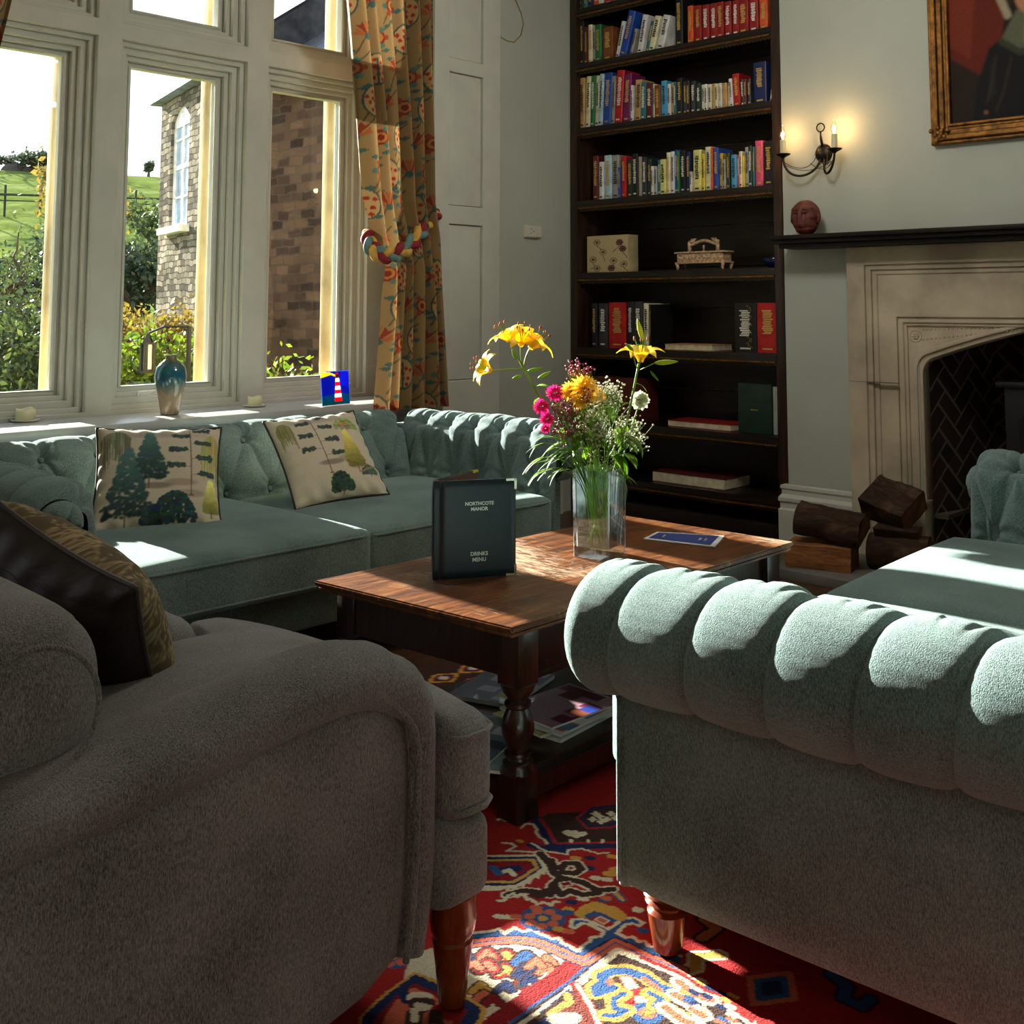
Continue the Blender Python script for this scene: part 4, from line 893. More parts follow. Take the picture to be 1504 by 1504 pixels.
# white carnation, foliage
add_flower('greenish white carnation at the right of the bouquet', 'flower', 940, 588, .02, .030, leafy('white carnation', (205, 210, 180), (228, 232, 210), .4), 46, 21, d=-RT*.2+UP*.3+toC, rim=(.05, .03, 0), foot=(-.02, .03, 0), name='carnation', W=.6)
for (nm, lab, pts, L, W, sd) in (('leafy_sprig', 'narrow-leaved green sprig spraying out at the lower left of the bouquet', [(800, 650), (815, 690), (805, 672), (826, 660), (800, 690), (812, 640)], .085, .010, 3),
                                 ('leafy_sprig', 'broad-leaved green sprig drooping over the right rim of the vase', [(905, 690), (900, 660), (918, 665), (925, 640), (908, 620), (912, 702)], .07, .032, 5),
                                 ('leafy_sprig', 'green foliage sprig in the middle of the bouquet', [(850, 640), (862, 655), (840, 625), (880, 640), (842, 665), (856, 610), (895, 600), (872, 625)], .06, .02, 7)):
    o = tag(empty(nm), lab, 'foliage'); rr = random.Random(sd)
    for k, (x, y) in enumerate(pts):
        e = fp(x, y, rr.uniform(-.05, .02)); pts_ = bez([BASE+Vector((rr.uniform(-.03, .03), rr.uniform(-.03, .03), 0)), RIM+(e-RIM)*.25+Vector((0, 0, -.02)), RIM.lerp(e, .6)+Vector((0, 0, .03)), e], 10)
        bm = bmesh.new(); tube(bm, pts_, .0014, 5); new_obj('stem', bm, M_STEM, o)
        out = (e-RIM); out.z *= .3
        for q in range(4 if W < .02 else 3):
            bm = bmesh.new(); t = pts_[-1-q]; dd = Vector((out.x+rr.gauss(0, .04), out.y+rr.gauss(0, .04), rr.uniform(-.03, .05) if W < .03 else rr.uniform(-.08, .0))); blade(bm, t, dd, UP, L*rr.uniform(.7, 1.1), W, rr.uniform(.2, .6)); new_obj('leaf', bm, M_GREEN, o, smooth=True)
# ------------------------------------------------------------------ bookcase
SH = [3.13, 2.775, 2.365, 1.905, 1.457, .998, .56, .235]        # upper faces of the shelves
bcs = empty('bookcase', (0, 0, 0)); tag(bcs, 'tall dark oak bookcase with leather-edged shelves built into the alcove left of the fireplace', 'bookcase')
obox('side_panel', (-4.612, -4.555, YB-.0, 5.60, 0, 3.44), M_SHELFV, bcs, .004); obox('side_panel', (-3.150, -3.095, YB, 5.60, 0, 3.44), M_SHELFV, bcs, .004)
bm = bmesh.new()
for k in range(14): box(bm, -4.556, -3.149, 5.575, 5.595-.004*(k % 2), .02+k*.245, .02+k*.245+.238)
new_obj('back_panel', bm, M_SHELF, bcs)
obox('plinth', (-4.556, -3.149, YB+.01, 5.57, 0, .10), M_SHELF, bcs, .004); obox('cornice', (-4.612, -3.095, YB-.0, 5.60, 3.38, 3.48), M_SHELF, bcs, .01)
M_TRIML, _nt, _b = nt_new('gilt tooled leather edging'); _v = coords(_nt, (90, 1, 260)); _n = nd(_nt, 'ShaderNodeTexVoronoi'); _n.inputs['Scale'].default_value = 1; _nt.links.new(_v, _n.inputs['Vector'])
_nt.links.new(ramp(_nt, _n.outputs['Distance'], [(.1, (104, 82, 44)), (.4, (34, 24, 16))]), _b.inputs['Base Color']); _b.inputs['Roughness'].default_value = .4; _b.inputs['Metallic'].default_value = .3
for z in SH:
    bm = bmesh.new()
    for (y0, z0, z1) in ((YB-.002, z-.028, z), (YB+.004, z-.034, z-.028), (YB+.0, z-.042, z-.034)): box(bm, -4.556, -3.149, y0, 5.575 if z0 == z-.028 else y0+.02, z0, z1)
    s_ = new_obj('shelf', bm, M_SHELF, bcs)
    bm = bmesh.new(); N = 56; x0, x1 = -4.55, -3.155
    tp = []; bt = []
    for k in range(N*6+1):
        x = x0+(x1-x0)*k/(N*6); zz = z-.042-.020-.007*abs(math.sin(PI*k/6)); tp.append(bm.verts.new((x, YB+.012, z-.042))); bt.append(bm.verts.new((x, YB+.013+.002*math.sin(k*.05), zz)))
    for k in range(N*6): bm.faces.new((tp[k], bt[k], bt[k+1], tp[k+1]))
    e = new_obj('leather_trim', bm, M_TRIML, s_); sm = e.modifiers.new('t', 'SOLIDIFY'); sm.thickness = .0015
    bm = bmesh.new(); box(bm, x0, x1, YB-.003, YB+.012, z-.049, z-.041); new_obj('gilt_band', bm, M_GILT, s_)
# books ------------------------------------------------------------
BC = dict(black=(22, 22, 24), charcoal=(48, 50, 54), maroon=(92, 26, 30), red=(178, 24, 26), crimson=(140, 22, 24), orange=(206, 84, 36), tan=(190, 152, 98), cream=(226, 214, 180), white=(226, 226, 220), grey=(150, 150, 145),
          green=(40, 110, 64), darkgreen=(24, 52, 40), teal=(40, 110, 120), navy=(22, 34, 84), blue=(30, 74, 160), sky=(70, 160, 205), paleblue=(170, 200, 212), purple=(110, 30, 90), brown=(120, 68, 34), yellow=(222, 196, 60), lemon=(226, 216, 130), pink=(206, 80, 120), gold=(180, 150, 60), silver=(170, 172, 170))
BCN = dict(darkgreen='dark green', paleblue='pale blue', lemon='pale yellow', sky='sky blue')
BM = {}
def bmat(c):
    if c not in BM: BM[c] = plain('book cloth '+c, BC[c], .5, var=.18, vs=14)
    return BM[c]
M_PAGE = plain('page block', (214, 204, 176), .85, var=.08, vs=30); M_BGOLD = plain('gold blocking', (212, 178, 96), .4, .4); M_BWH = plain('white blocking', (225, 225, 215), .6); M_BDK = plain('dark blocking', (40, 36, 40), .6)
ORD = ['leftmost', 'second', 'third', 'fourth', 'fifth', 'sixth', 'seventh', 'eighth', 'ninth', 'tenth', 'eleventh', 'twelfth', 'thirteenth', 'fourteenth']
LIGHT = ('cream', 'white', 'grey', 'tan', 'paleblue', 'lemon', 'yellow', 'sky', 'silver', 'gold')
def book(name, x0, x1, zb, h, d, y, c, tilt, label, group, seed):
    """upright; spine faces the room at y; tilt: sideways lean (top shift in x)"""
    rr = random.Random(seed); w = max(.008, x1-x0); bm = bmesh.new(); r_ = min(w*.25, .006)
    # U shaped cover with rounded spine
    n = 6; pr = [(-w/2, d), (-w/2, r_)]+[(-w/2*math.cos(PI*k/n*1.0), r_*(1-math.sin(PI*k/n))) for k in range(1, n)]+[(w/2, r_), (w/2, d)]; th = min(.0022, w*.2)
    inn = [(w/2-th, d), (w/2-th, r_+th), (-w/2+th, r_+th), (-w/2+th, d)]
    lo = [bm.verts.new((a, b, 0)) for a, b in pr+inn]; hi = [bm.verts.new((a, b, h)) for a, b in pr+inn]; N = len(lo)
    for k in range(N): bm.faces.new((lo[k], lo[(k+1) % N], hi[(k+1) % N], hi[k]))
    bm.faces.new(lo[::-1]); bm.faces.new(hi); bmesh.ops.triangulate(bm, faces=[f for f in bm.faces if len(f.verts) > 4])
    ang = math.atan2(tilt, h)
    o = new_obj(name, bm, bmat(c)); o.location = ((x0+x1)/2, y, zb+abs(math.sin(ang))*w/2*1.0+.0012); o.rotation_euler = (0, ang, 0)
    tag(o, label, 'book', group)
    obox('page_block', (-w/2+th+.0003, w/2-th-.0003, r_+th+.001, d-.004, .003, h-.004), M_PAGE, o)
    if w > .011:
        lm = (M_BDK if rr.random() < .7 else M_BGOLD) if c in LIGHT else (M_BGOLD if rr.random() < .6 else M_BWH); bm = bmesh.new(); z = h*rr.uniform(.30, .42); lw = w*.30
        big = w > .03
        k = 0
        while z < h*.86:
            l = rr.uniform(.004, .009)*(1.5 if big else 1); box(bm, -lw*rr.uniform(.5, 1)*.9, lw*rr.uniform(.5, 1)*.9, -.0006, .002, z, z+l*.72); z += l; k += 1
        new_obj('spine_lettering', bm, lm, o)
        if w > .017: bm = bmesh.new(); box(bm, -lw*.8, lw*.8, -.0006, .002, h*.06, h*.06+.009); new_obj('spine_band', bm, lm, o)
    return o
# (crop x0, x1, top y, colour, tilt) measured on the photograph, bottoms follow the shelf
def shelf_books(rows, z, phrase, group, y=YB+.035, seed=0, depth=.15):
    cnt = {}; tot = {}
    for r in rows: tot[r[3]] = tot.get(r[3], 0)+1
    px_prev = None
    for i, r in enumerate(rows):
        x0, x1, yt, c = r[:4]; tl = r[4] if len(r) > 4 else 0
        X0 = at(830+x0/3.76, 300, Y=y).x; X1 = at(830+x1/3.76, 300, Y=y).x
        if px_prev is not None and X0 < px_prev+.0012 and not (len(r) > 5): X0 = px_prev+.0012
        X1 = max(X1, X0+.009); px_prev = X1
        ztop = at(830+(x0+x1)/2/3.76+tl*0, yt/3.76, Y=y).z; h = max(.12, min(.33, ztop-z))
        k = cnt.get(c, 0); cnt[c] = k+1; cn = BCN.get(c, c); size = 'tall ' if h > .25 else ('small ' if h < .175 else '')
        if tot[c] == 1: lb = f'{size}{cn} book, the only {cn} spine {phrase}'
        else: lb = f'{size}{cn} book, {ORD[k] if k else "leftmost"} {cn} spine {"from left " if k else ""}{phrase}'
        book('book', X0, X1, z, h, depth*(.85+.3*((i*7) % 5)/5), y+(i*37 % 7)*.002, c, tl, lb, group, seed*100+i)
shelf_books([(62, 100, 10, 'darkgreen'), (102, 122, 0, 'teal'), (124, 150, 0, 'navy'), (152, 185, -10, 'orange'), (187, 215, -10, 'white'), (217, 262, -12, 'red'), (264, 300, -14, 'white'), (302, 330, -20, 'maroon'), (400, 440, -60, 'cream'), (445, 480, -60, 'navy')], SH[0], 'on the highest visible shelf', 'books on the highest shelf', seed=1)
shelf_books([(82, 104, 115, 'black'), (105, 122, 150, 'maroon'), (125, 147, 135, 'cream'), (148, 164, 150, 'grey'), (166, 200, 135, 'green'), (206, 262, 148, 'brown'),
             (274, 296, 120, 'white', .055), (300, 338, 66, 'blue', .085), (356, 372, 160, 'grey', .045), (395, 425, 85, 'white', .05), (440, 462, 120, 'teal', .05), (464, 495, 92, 'cream', .055), (505, 545, 88, 'white', .06),
             (612, 652, -25, 'black'), (686, 716, 30, 'orange'), (722, 760, 28, 'crimson'), (764, 802, 22, 'crimson'), (806, 845, 14, 'crimson'), (849, 886, 8, 'crimson'), (890, 928, 4, 'crimson'), (932, 968, -2, 'crimson'), (972, 1026, -6, 'crimson'), (1030, 1080, -10, 'crimson'), (1086, 1132, -14, 'orange')], SH[1], 'on the red set\'s shelf', 'books on the shelf with the red set', seed=2)
shelf_books([(78, 108, 432, 'tan'), (108, 132, 420, 'cream', .012), (134, 156, 418, 'green', .012), (158, 178, 418, 'cream', .012), (180, 202, 405, 'paleblue', .018), (204, 246, 398, 'blue', .02), (248, 268, 420, 'grey', .012), (272, 312, 390, 'red', .025), (316, 356, 410, 'purple', .018), (358, 374, 470, 'white'), (378, 414, 440, 'tan', .01), (416, 444, 455, 'teal', .008), (447, 482, 460, 'maroon'), (484, 495, 462, 'cream'), (497, 530, 470, 'brown'), (532, 562, 445, 'sky'), (564, 582, 462, 'white'), (584, 602, 455, 'tan'), (604, 615, 452, 'teal'), (618, 648, 430, 'black'), (651, 672, 448, 'charcoal'), (674, 694, 446, 'black'), (697, 722, 448, 'charcoal'), (724, 750, 458, 'darkgreen'), (753, 771, 466, 'cream'), (773, 790, 464, 'white'), (792, 812, 464, 'cream'), (814, 832, 460, 'tan'), (834, 850, 462, 'cream'), (852, 870, 458, 'white'), (872, 897, 456, 'tan'), (900, 916, 474, 'cream'), (918, 934, 432, 'white', -.01), (936, 972, 405, 'red', -.01), (975, 993, 436, 'darkgreen', -.006), (995, 1010, 436, 'maroon'), (1012, 1032, 434, 'charcoal'), (1046, 1116, 340, 'navy'), (1132, 1150, 430, 'cream', .02)], SH[2], 'on the second full shelf', 'books on the second full shelf', seed=3)
shelf_books([(152, 182, 862, 'maroon'), (184, 208, 895, 'white'), (210, 250, 858, 'paleblue'), (252, 288, 856, 'grey'), (290, 304, 925, 'blue'), (306, 332, 864, 'red'), (336, 366, 882, 'darkgreen'), (370, 400, 850, 'black'), (402, 418, 866, 'grey'), (420, 445, 866, 'charcoal'), (447, 470, 880, 'darkgreen'), (473, 486, 918, 'white'), (488, 503, 918, 'silver'), (506, 522, 884, 'teal'), (524, 555, 880, 'lemon'), (558, 577, 842, 'cream'), (579, 598, 836, 'white'), (600, 614, 826, 'blue'), (616, 630, 836, 'green'), (633, 660, 832, 'black'), (662, 686, 838, 'navy'), (688, 700, 975, 'white'), (706, 748, 828, 'lemon'), (750, 767, 850, 'yellow'), (769, 800, 810, 'cream'), (804, 815, 815, 'orange'), (817, 845, 816, 'blue'), (848, 866, 846, 'gold'), (868, 886, 880, 'grey'), (889, 908, 845, 'darkgreen'), (913, 944, 854, 'sky'), (946, 959, 856, 'pink'), (961, 978, 836, 'cream'), (980, 989, 860, 'yellow'), (991, 1012, 812, 'silver'), (1014, 1034, 806, 'darkgreen'), (1036, 1046, 812, 'teal'), (1048, 1088, 776, 'pink'), (1093, 1146, 780, 'black')], SH[3], 'just above the carved casket', 'books on the shelf above the carved box', seed=4)
def xs(px, y=YB+.05): return at(px, 400, Y=y).x
def big(x0, x1, z, h, c, label, nm='book', d=.22, y=YB+.05, tl=0): return book(nm, xs(x0, y), xs(x1, y), z, h, d, y, c, tl, label, None, int(x0))
big(868, 876, SH[5], .27, 'black', 'black volume standing far left on the shelf above the tall lily'); big(878, 891, SH[5], .27, 'charcoal', 'charcoal volume just left of the scarlet book behind the lily')
big(893, 918, SH[5], .275, 'red', 'thick scarlet book standing between dark volumes behind the lily'); big(920, 929, SH[5], .28, 'black', 'black volume touching the right side of the scarlet book'); big(930, 942, SH[5], .28, 'charcoal', 'charcoal volume between the black one and the thin cream book')
big(944, 951, SH[5], .27, 'cream', 'thin cream book near the right end of the dark row'); big(952.5, 955, SH[5], .262, 'black', 'thin black book added as shaded side of the thin cream book')  # last thin black book is added to stand for the cream one's shaded side
b1 = big(1077, 1109, SH[5], .27, 'black', 'large black volume with gold scroll border leaning right of the shelf', d=.25)
bm = bmesh.new(); rr = random.Random(4)
for k in range(22):
    zz = .012+k*.0113; xx = .026+.012*math.sin(k*1.7); tube(bm, [(xx-.008, -.001, zz), (xx, -.0015, zz+.008), (xx+.008, -.001, zz+.002), (xx+.002, -.001, zz-.003)], .0011, 4)
new_obj('gold_scroll', bm, M_BGOLD, b1)
big(1110, 1141, SH[5], .27, 'red', 'wide bright red volume at the far right of the same shelf', d=.25)
def flat(x0, x1, z, t, d, c, label, y=YB+.05, rz=0):
    X0, X1 = xs(x0, y), xs(x1, y); o = empty('book', ((X0+X1)/2, y+d/2, z+.001), rz); tag(o, label, 'book'); w = X1-X0
    obox('cover', (-w/2, w/2, -d/2, d/2, 0, .003), bmat(c), o); obox('cover', (-w/2, w/2, -d/2, d/2, t-.003, t), bmat(c), o); obox('page_block', (-w/2+.003, w/2-.003, -d/2+.003, d/2-.003, .003, t-.003), M_PAGE, o)
flat(975, 1045, SH[5], .034, .2, 'tan', 'pale book lying flat on the shelf right of the lily bloom'); flat(978, 1070, SH[6], .036, .2, 'crimson', 'red covered book lying flat beside the dark green album')
flat(955, 1060, SH[7], .06, .26, 'maroon', 'big maroon book lying flat on the lowest shelf')
def xd(x0, x1, z, h, d, mat, name, label, cat, y=YB+.06, bev=.003):
    o = obox(name, (xs(x0, y), xs(x1, y), y, y+d, z+.001, z+h), mat, None, bev); tag(o, label, cat); return o
xd(872, 898, SH[6], .26, .2, plain('red brown box board', (98, 36, 24), .6), 'box_file', 'red-brown box file behind the bouquet, left one of two', 'box file')
xd(902, 936, SH[6], .26, .2, plain('red brown box board b', (88, 30, 22), .6), 'box_file', 'red-brown box file behind the bouquet, right one of two', 'box file')
al = xd(1081, 1130, SH[6], .268, .03, bmat('darkgreen'), 'album', 'dark green album standing cover outwards on the second lowest shelf', 'album'); 
obox('page_block', (xs(1130)+.001, xs(1142), YB+.062, YB+.09, SH[6]+.004, SH[6]+.258), plain('album pages', (150, 165, 155), .8), al)
bm = bmesh.new()
for k in range(6): box(bm, xs(1098)+k*.008, xs(1098)+k*.008+.005, YB+.0585, YB+.061, SH[6]+.125, SH[6]+.131)
new_obj('title', bm, M_BGOLD, al)
# patterned square box, carved casket, blue bowl
yb = YB+.06; fb = empty('patterned_box', ((xs(861)+xs(921))/2, yb+.05, SH[4]+.001)); tag(fb, 'square cream box with dark floral print standing on the shelf', 'box')
nn = 120; r = Ras(nn, nn, -1, 1, -1, 1, (196, 178, 136)); rr = random.Random(2)
for k in range(9):
    x, y = [(-.5, .65), (.6, .6), (.75, .25), (-.7, -.3), (-.2, .1), (.3, -.4), (.2, -.8), (-.5, -.8), (.8, -.6)][k]; R = .2
    for q in range(6): a = q*PI/3; r.disc(x+R*.5*math.cos(a), y+R*.5*math.sin(a), R*.42, R*.42, (60, 50, 44)); r.disc(x+R*.5*math.cos(a), y+R*.5*math.sin(a), R*.32, R*.32, (190, 170, 130) if k not in (1, 2, 6) else (130, 80, 70))
    r.disc(x, y, .06, .06, (80, 60, 50)); r.line([(x, y-.2), (x+rr.uniform(-.3, .3), y-.45), (x+rr.uniform(-.4, .4), y-.5)], .03, (60, 52, 46))
wv = (xs(921)-xs(861))/2; U, V = np.meshgrid(np.linspace(-wv, wv, nn), np.linspace(.004, .225, nn))
obox('box_body', (-wv, wv, -.049, .05, 0, .228), plain('cream box board', (196, 178, 136), .7), fb, .002); grid_mesh(np.stack([U, np.full(U.shape, -.0505), V], -1), nn, nn, 'printed_front', M_PRINT, fb, cols=r.a)
cs = empty('carved_casket', ((xs(988)+xs(1061))/2, yb+.06, SH[4]+.001)); tag(cs, 'small carved ivory-coloured casket on legs with a pierced crest', 'casket')
M_IV = plain('carved pale soapstone', (188, 158, 126), .6, var=.25, vs=60, bs=.5, bscale=150); w = (xs(1061)-xs(988))/2
cb = obox('casket_body', (-w*.92, w*.92, -.045, .045, .045, .098), M_IV, cs, .003); obox('lid', (-w, w, -.055, .055, .098, .108), M_IV, cs, .003); obox('base_rim', (-w, w, -.05, .05, .038, .048), M_IV, cs, .003)
for x in (-w*.93, w*.93):
    for y in (-.042, .042):
        bm = bmesh.new(); tube(bm, [(x, y, 0), (x*.96, y, .012), (x*1.0, y, .04)], [.006, .008, .012], 8); new_obj('leg', bm, M_IV, cs, smooth=True)
bm = bmesh.new()
for x in (-w*.55, 0, w*.55): lathe(bm, [(.006, .108), (.007, .112), (.004, .12), (.007, .128), (.005, .145)], 10, (x, 0, 0))
box(bm, -w*.62, -w*.52, -.01, .01, .108, .165); box(bm, w*.52, w*.62, -.01, .01, .108, .165)
tube(bm, bez([(-w*.62, 0, .145), (-w*.3, 0, .15), (-w*.15, 0, .185), (w*.15, 0, .185), (w*.3, 0, .15), (w*.62, 0, .145)], 16), .009, 8)
for sx in (-1, 1): tube(bm, [(sx*w*.6, 0, .163), (sx*w*.42, 0, .172), (sx*w*.3, 0, .182), (sx*w*.5, 0, .178)], [.01, .011, .005, .008], 8)
new_obj('crest', bm, M_IV, cs, smooth=True)
bm = bmesh.new()
for k in range(9): lathe(bm, [(.001, 0), (.006, .001), (.002, .003)], 8, (0, 0, 0))
bmesh.ops.delete(bm, geom=bm.verts[:], context='VERTS')
for k in range(9): bmesh.ops.create_uvsphere(bm, u_segments=8, v_segments=6, radius=.008, matrix=Matrix.Translation((-w*.8+k*w*.2, -.046, .072)))
new_obj('rosettes', bm, M_IV, cb, smooth=True)
bw = bmesh.new(); lathe(bw, [(.025, 0), (.03, .003), (.05, .025), (.066, .055), (.064, .056), (.046, .028), (.02, .008)], 28, (xs(1126), yb+.07, SH[4]+.001)); tag(new_obj('bowl', bw, plain('cobalt glass bowl', (14, 20, 74), .12), smooth=True), 'dark cobalt blue bowl at the right end of the shelf, beside the casket', 'bowl')
# ------------------------------------------------------------------ fireplace
XC = -1.75; SL = -2.697
fp_ = empty('fireplace_surround', (0, 0, 0)); tag(fp_, 'carved pale limestone fireplace surround with a flattened Tudor arch', 'fireplace')
def mir(p): return p+[(2*XC-a, b) for a, b in reversed(p)]
def arch(dx, dz, r=.085, z0=0.0):
    """left half of the four-centred opening, grown by dx sideways and dz upward"""
    xl = -2.345-dx; zs = .955+dz*.8; pts = [(xl, z0), (xl, zs-.03)]
    for k in range(9):
        a = PI-k*PI/2*.86/8; pts.append((xl+r-r*math.cos(PI-a)*1.0, zs-.03+(r+.0)*math.sin(PI-a)))
    x1, z1 = pts[-1]; zp = 1.155+dz
    for k in range(1, 9):
        t = k/8; pts.append((x1+(XC-x1)*t, z1+(zp-z1)*(1-(1-t)**1.25)))
    return pts
outer = [(SL, 0), (SL, 1.545), (2*XC-SL, 1.545), (2*XC-SL, 0)]
def fpl(y): return lambda a, b, c: Vector((a, y+c, b))
def arch_poly(dx, dz, z0=0): p = arch(dx, dz, z0=z0); return mir(p)
def sqo(xl, zt, z0=0): return [(xl, z0), (xl, zt), (2*XC-xl, zt), (2*XC-xl, z0)]
def ubox(name, out, inn, y, d, bev=.004):     # U-shaped plate: outline out minus opening inn (both start at z0 left, end at right)
    pl_ = list(out)+list(reversed(inn)); return plate(name, pl_, [], M_STONE, d, fpl(y), fp_, bev)
YF = YB-.07
ubox('stone_block', sqo(SL, 1.545), sqo(-2.600, 1.455), YF, .075)
ubox('moulding', sqo(-2.602, 1.457), sqo(-2.572, 1.43), YF+.014, .06); ubox('moulding', sqo(-2.574, 1.432), sqo(-2.545, 1.405), YF+.026, .05, .008)
ubox('stone_panel', sqo(-2.547, 1.407), sqo(-2.452, 1.198), YF+.034, .04)
ubox('moulding', sqo(-2.454, 1.2), sqo(-2.425, 1.17), YF+.046, .04, .006); ubox('moulding', sqo(-2.427, 1.172), sqo(-2.41, 1.156), YF+.056, .03)
ubox('spandrel', sqo(-2.411, 1.168), arch_poly(.042, .04), YF+.068, .03, .002)
ubox('arch_moulding', arch_poly(.044, .042), arch_poly(.022, .022), YF+.060, .05, .006); ubox('arch_moulding', arch_poly(.024, .024), arch_poly(0, 0), YF+.074, .12, .005)
for sx in (1, -1):   # plinth blocks, bases and carved rosettes with beading in the spandrels
    X = lambda x: x if sx == 1 else 2*XC-x
    a, b = sorted((X(-2.438), X(-2.338))); obox('plinth_block', (a, b, YF+.038, YF+.2, 0, .30), M_STONE, fp_, .004); obox('plinth_cap', (a-.004, b+.004, YF+.030, YF+.2, .30, .325), M_STONE, fp_, .006)
    bm = bmesh.new(); cx, cz = X(-2.372), 1.108
    for k in range(6):
        q = k*PI/3; bmesh.ops.create_uvsphere(bm, u_segments=8, v_segments=6, radius=.0085, matrix=Matrix.Translation((cx+.012*math.cos(q), YF+.068, cz+.012*math.sin(q))))
    bmesh.ops.create_uvsphere(bm, u_segments=8, v_segments=6, radius=.007, matrix=Matrix.Translation((cx, YF+.062, cz)))
    tube(bm, [(cx+.028*math.cos(k*PI/12), YF+.066, cz+.028*math.sin(k*PI/12)) for k in range(24)], .003, 6, closed=True)
    new_obj('rosette', bm, M_STONE, fp_, smooth=True); bm = bmesh.new()
    for k in range(26):
        for q, (za, zb) in enumerate(((1.138, 1.158), (1.098, 1.158))):
            t = k/26; x = -2.335+t*.55; zz = za+(zb-za)*t-(.006 if q else 0); bmesh.ops.create_uvsphere(bm, u_segments=6, v_segments=4, radius=.0045, matrix=Matrix.Translation((X(x), YF+.067, zz)))
    new_obj('beading', bm, M_STONE, fp_, smooth=True)
obox('joint', (SL+.002, -2.44, YF-.0004, YF+.02, .878, .8805), plain('dark joint', (90, 82, 70), .9), fp_)
mt = empty('mantel_shelf', (0, 0, 0)); tag(mt, 'long dark moulded wooden mantel shelf above the fireplace', 'mantel shelf')
obox('board', (-3.035, .0, 4.965, 5.199, 1.59, 1.612), M_MANTEL, mt, .006); obox('moulding', (-3.025, -.01, 4.985, 5.199, 1.568, 1.59), M_MANTEL, mt, .008); obox('moulding', (-3.01, -.02, 5.01, 5.199, 1.546, 1.568), M_MANTEL, mt, .006)
# firebox
M_BRK = printed('sooty brick with painted shade', .9, 0, .3, 90); M_SOOT = plain('sooty render', (20, 17, 15), .95)
def herring(w, h, cell=.085):
    nx, ny = int(w/.005), int(h/.005); X, Y = np.meshgrid(np.linspace(0, w, nx), np.linspace(0, h, ny)); c = cell*math.sqrt(1)
    U = (X+Y)/math.sqrt(2)/c; V = (Y-X)/math.sqrt(2)/c+40; i = np.floor(U).astype(int); j = np.floor(V).astype(int); fu, fv = U-i, V-j; k = (i-j) % 4; m = .07
    e = np.zeros(X.shape, bool)
    e |= (k == 0) & ((fu < m) | (fv < m) | (fv > 1-m)); e |= (k == 1) & ((fu > 1-m) | (fv < m) | (fv > 1-m))
    e |= (k == 3) & ((fv < m) | (fu < m) | (fu > 1-m)); e |= (k == 2) & ((fv > 1-m) | (fu < m) | (fu > 1-m))
    h_ = ((i*7+j*13+(k == 1)*-7) % 11)/11.
    col = np.array(lin((50, 38, 34)))[None, None]*(.6+.8*h_[..., None]); col = np.where(e[..., None], np.array(lin((104, 94, 80)))[None, None], col); return X, Y, col
fbx = empty('firebox', (0, 0, 0)); tag(fbx, 'sooty herringbone brick firebox inside the fireplace, back wall painted darker for shade', 'firebox')
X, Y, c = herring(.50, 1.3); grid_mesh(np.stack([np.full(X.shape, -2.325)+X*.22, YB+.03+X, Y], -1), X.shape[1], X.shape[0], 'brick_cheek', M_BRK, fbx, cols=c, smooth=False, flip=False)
X, Y, c = herring(1.0, 1.3); grid_mesh(np.stack([-2.25+X, np.full(X.shape, YB+.53), Y], -1), X.shape[1], X.shape[0], 'back_brick', M_BRK, fbx, cols=c*.5, smooth=False)  # back brick colours halved to paint in shade deep in the firebox
obox('brick_cheek', (-1.19, -1.14, YB+.03, YB+.56, 0, 1.3), M_SOOT, fbx); obox('flue_hood', (-2.38, -1.13, YB+.10, YB+.56, 1.26, 1.32), M_SOOT, fbx)
obox('brick_ledge', (-2.33, -2.26, YB+.05, YB+.52, .24, .262), plain('brick ledge', (80, 70, 58), .9), fbx)
obox('outer_casing', (-2.42, -2.37, YB+.125, YB+.6, 0, 1.35), M_SOOT, fbx); obox('outer_casing', (-1.12, -1.07, YB+.125, YB+.6, 0, 1.35), M_SOOT, fbx); obox('outer_casing', (-2.42, -1.07, YB+.56, YB+.6, 0, 1.35), M_SOOT, fbx); obox('outer_casing', (-2.42, -1.07, YB+.125, YB+.6, 1.33, 1.36), M_SOOT, fbx)
# stove
sv = empty('wood_stove', (XC-.0, YB+.27, .07)); tag(sv, 'black cast iron wood burning stove standing inside the fireplace', 'stove')
w = .26
obox('body', (-w, w, -.14, .14, .10, .80), M_BLACK, sv, .012); obox('top_plate', (-w-.03, w+.03, -.17, .16, .80, .83), M_BLACK, sv, .01); obox('base', (-w-.01, w+.01, -.15, .14, .08, .11), M_BLACK, sv, .005)
dp = [(-.19, .2), (-.19, .66), (-.15, .70), (.15, .70), (.19, .66), (.19, .2)]; ip = [(-.145, .25), (-.145, .62), (-.12, .65), (.12, .65), (.145, .62), (.145, .25)]
dd = plate('door', dp, [ip], M_BLACK, .03, lambda a, b, c: Vector((a, -.165+c, b)), sv, .004)
plate('door_glass', ip, [], plain('smoked stove glass', (26, 24, 22), .1), .004, lambda a, b, c: Vector((a, -.15+c, b)), dd)
for x in (-w+.03, w-.03):
    for y in (-.1, .1): obox('leg', (x-.02, x+.02, y-.02, y+.02, 0, .08), M_BLACK, sv)
bm = bmesh.new(); tube(bm, [(-.205, -.15, .42), (-.205, -.18, .42), (-.205, -.18, .5)], .008, 8); new_obj('handle', bm, M_BLACK, sv)
bm = bmesh.new(); lathe(bm, [(.07, .83), (.07, 1.25)], 20, (0, .05, 0)); new_obj('flue_pipe', bm, M_BLACK, sv)
hs = obox('hearth_slab', (-2.86, -.62, 4.58, YB-.072, .0, .045), M_SLATE, None, .006); tag(hs, 'low grey slate hearth slab in front of the fireplace', 'hearth')
obox('hearth_back', (-2.34, -1.15, YB-.05, YB+.54, .0, .045), M_SLATE, fbx)
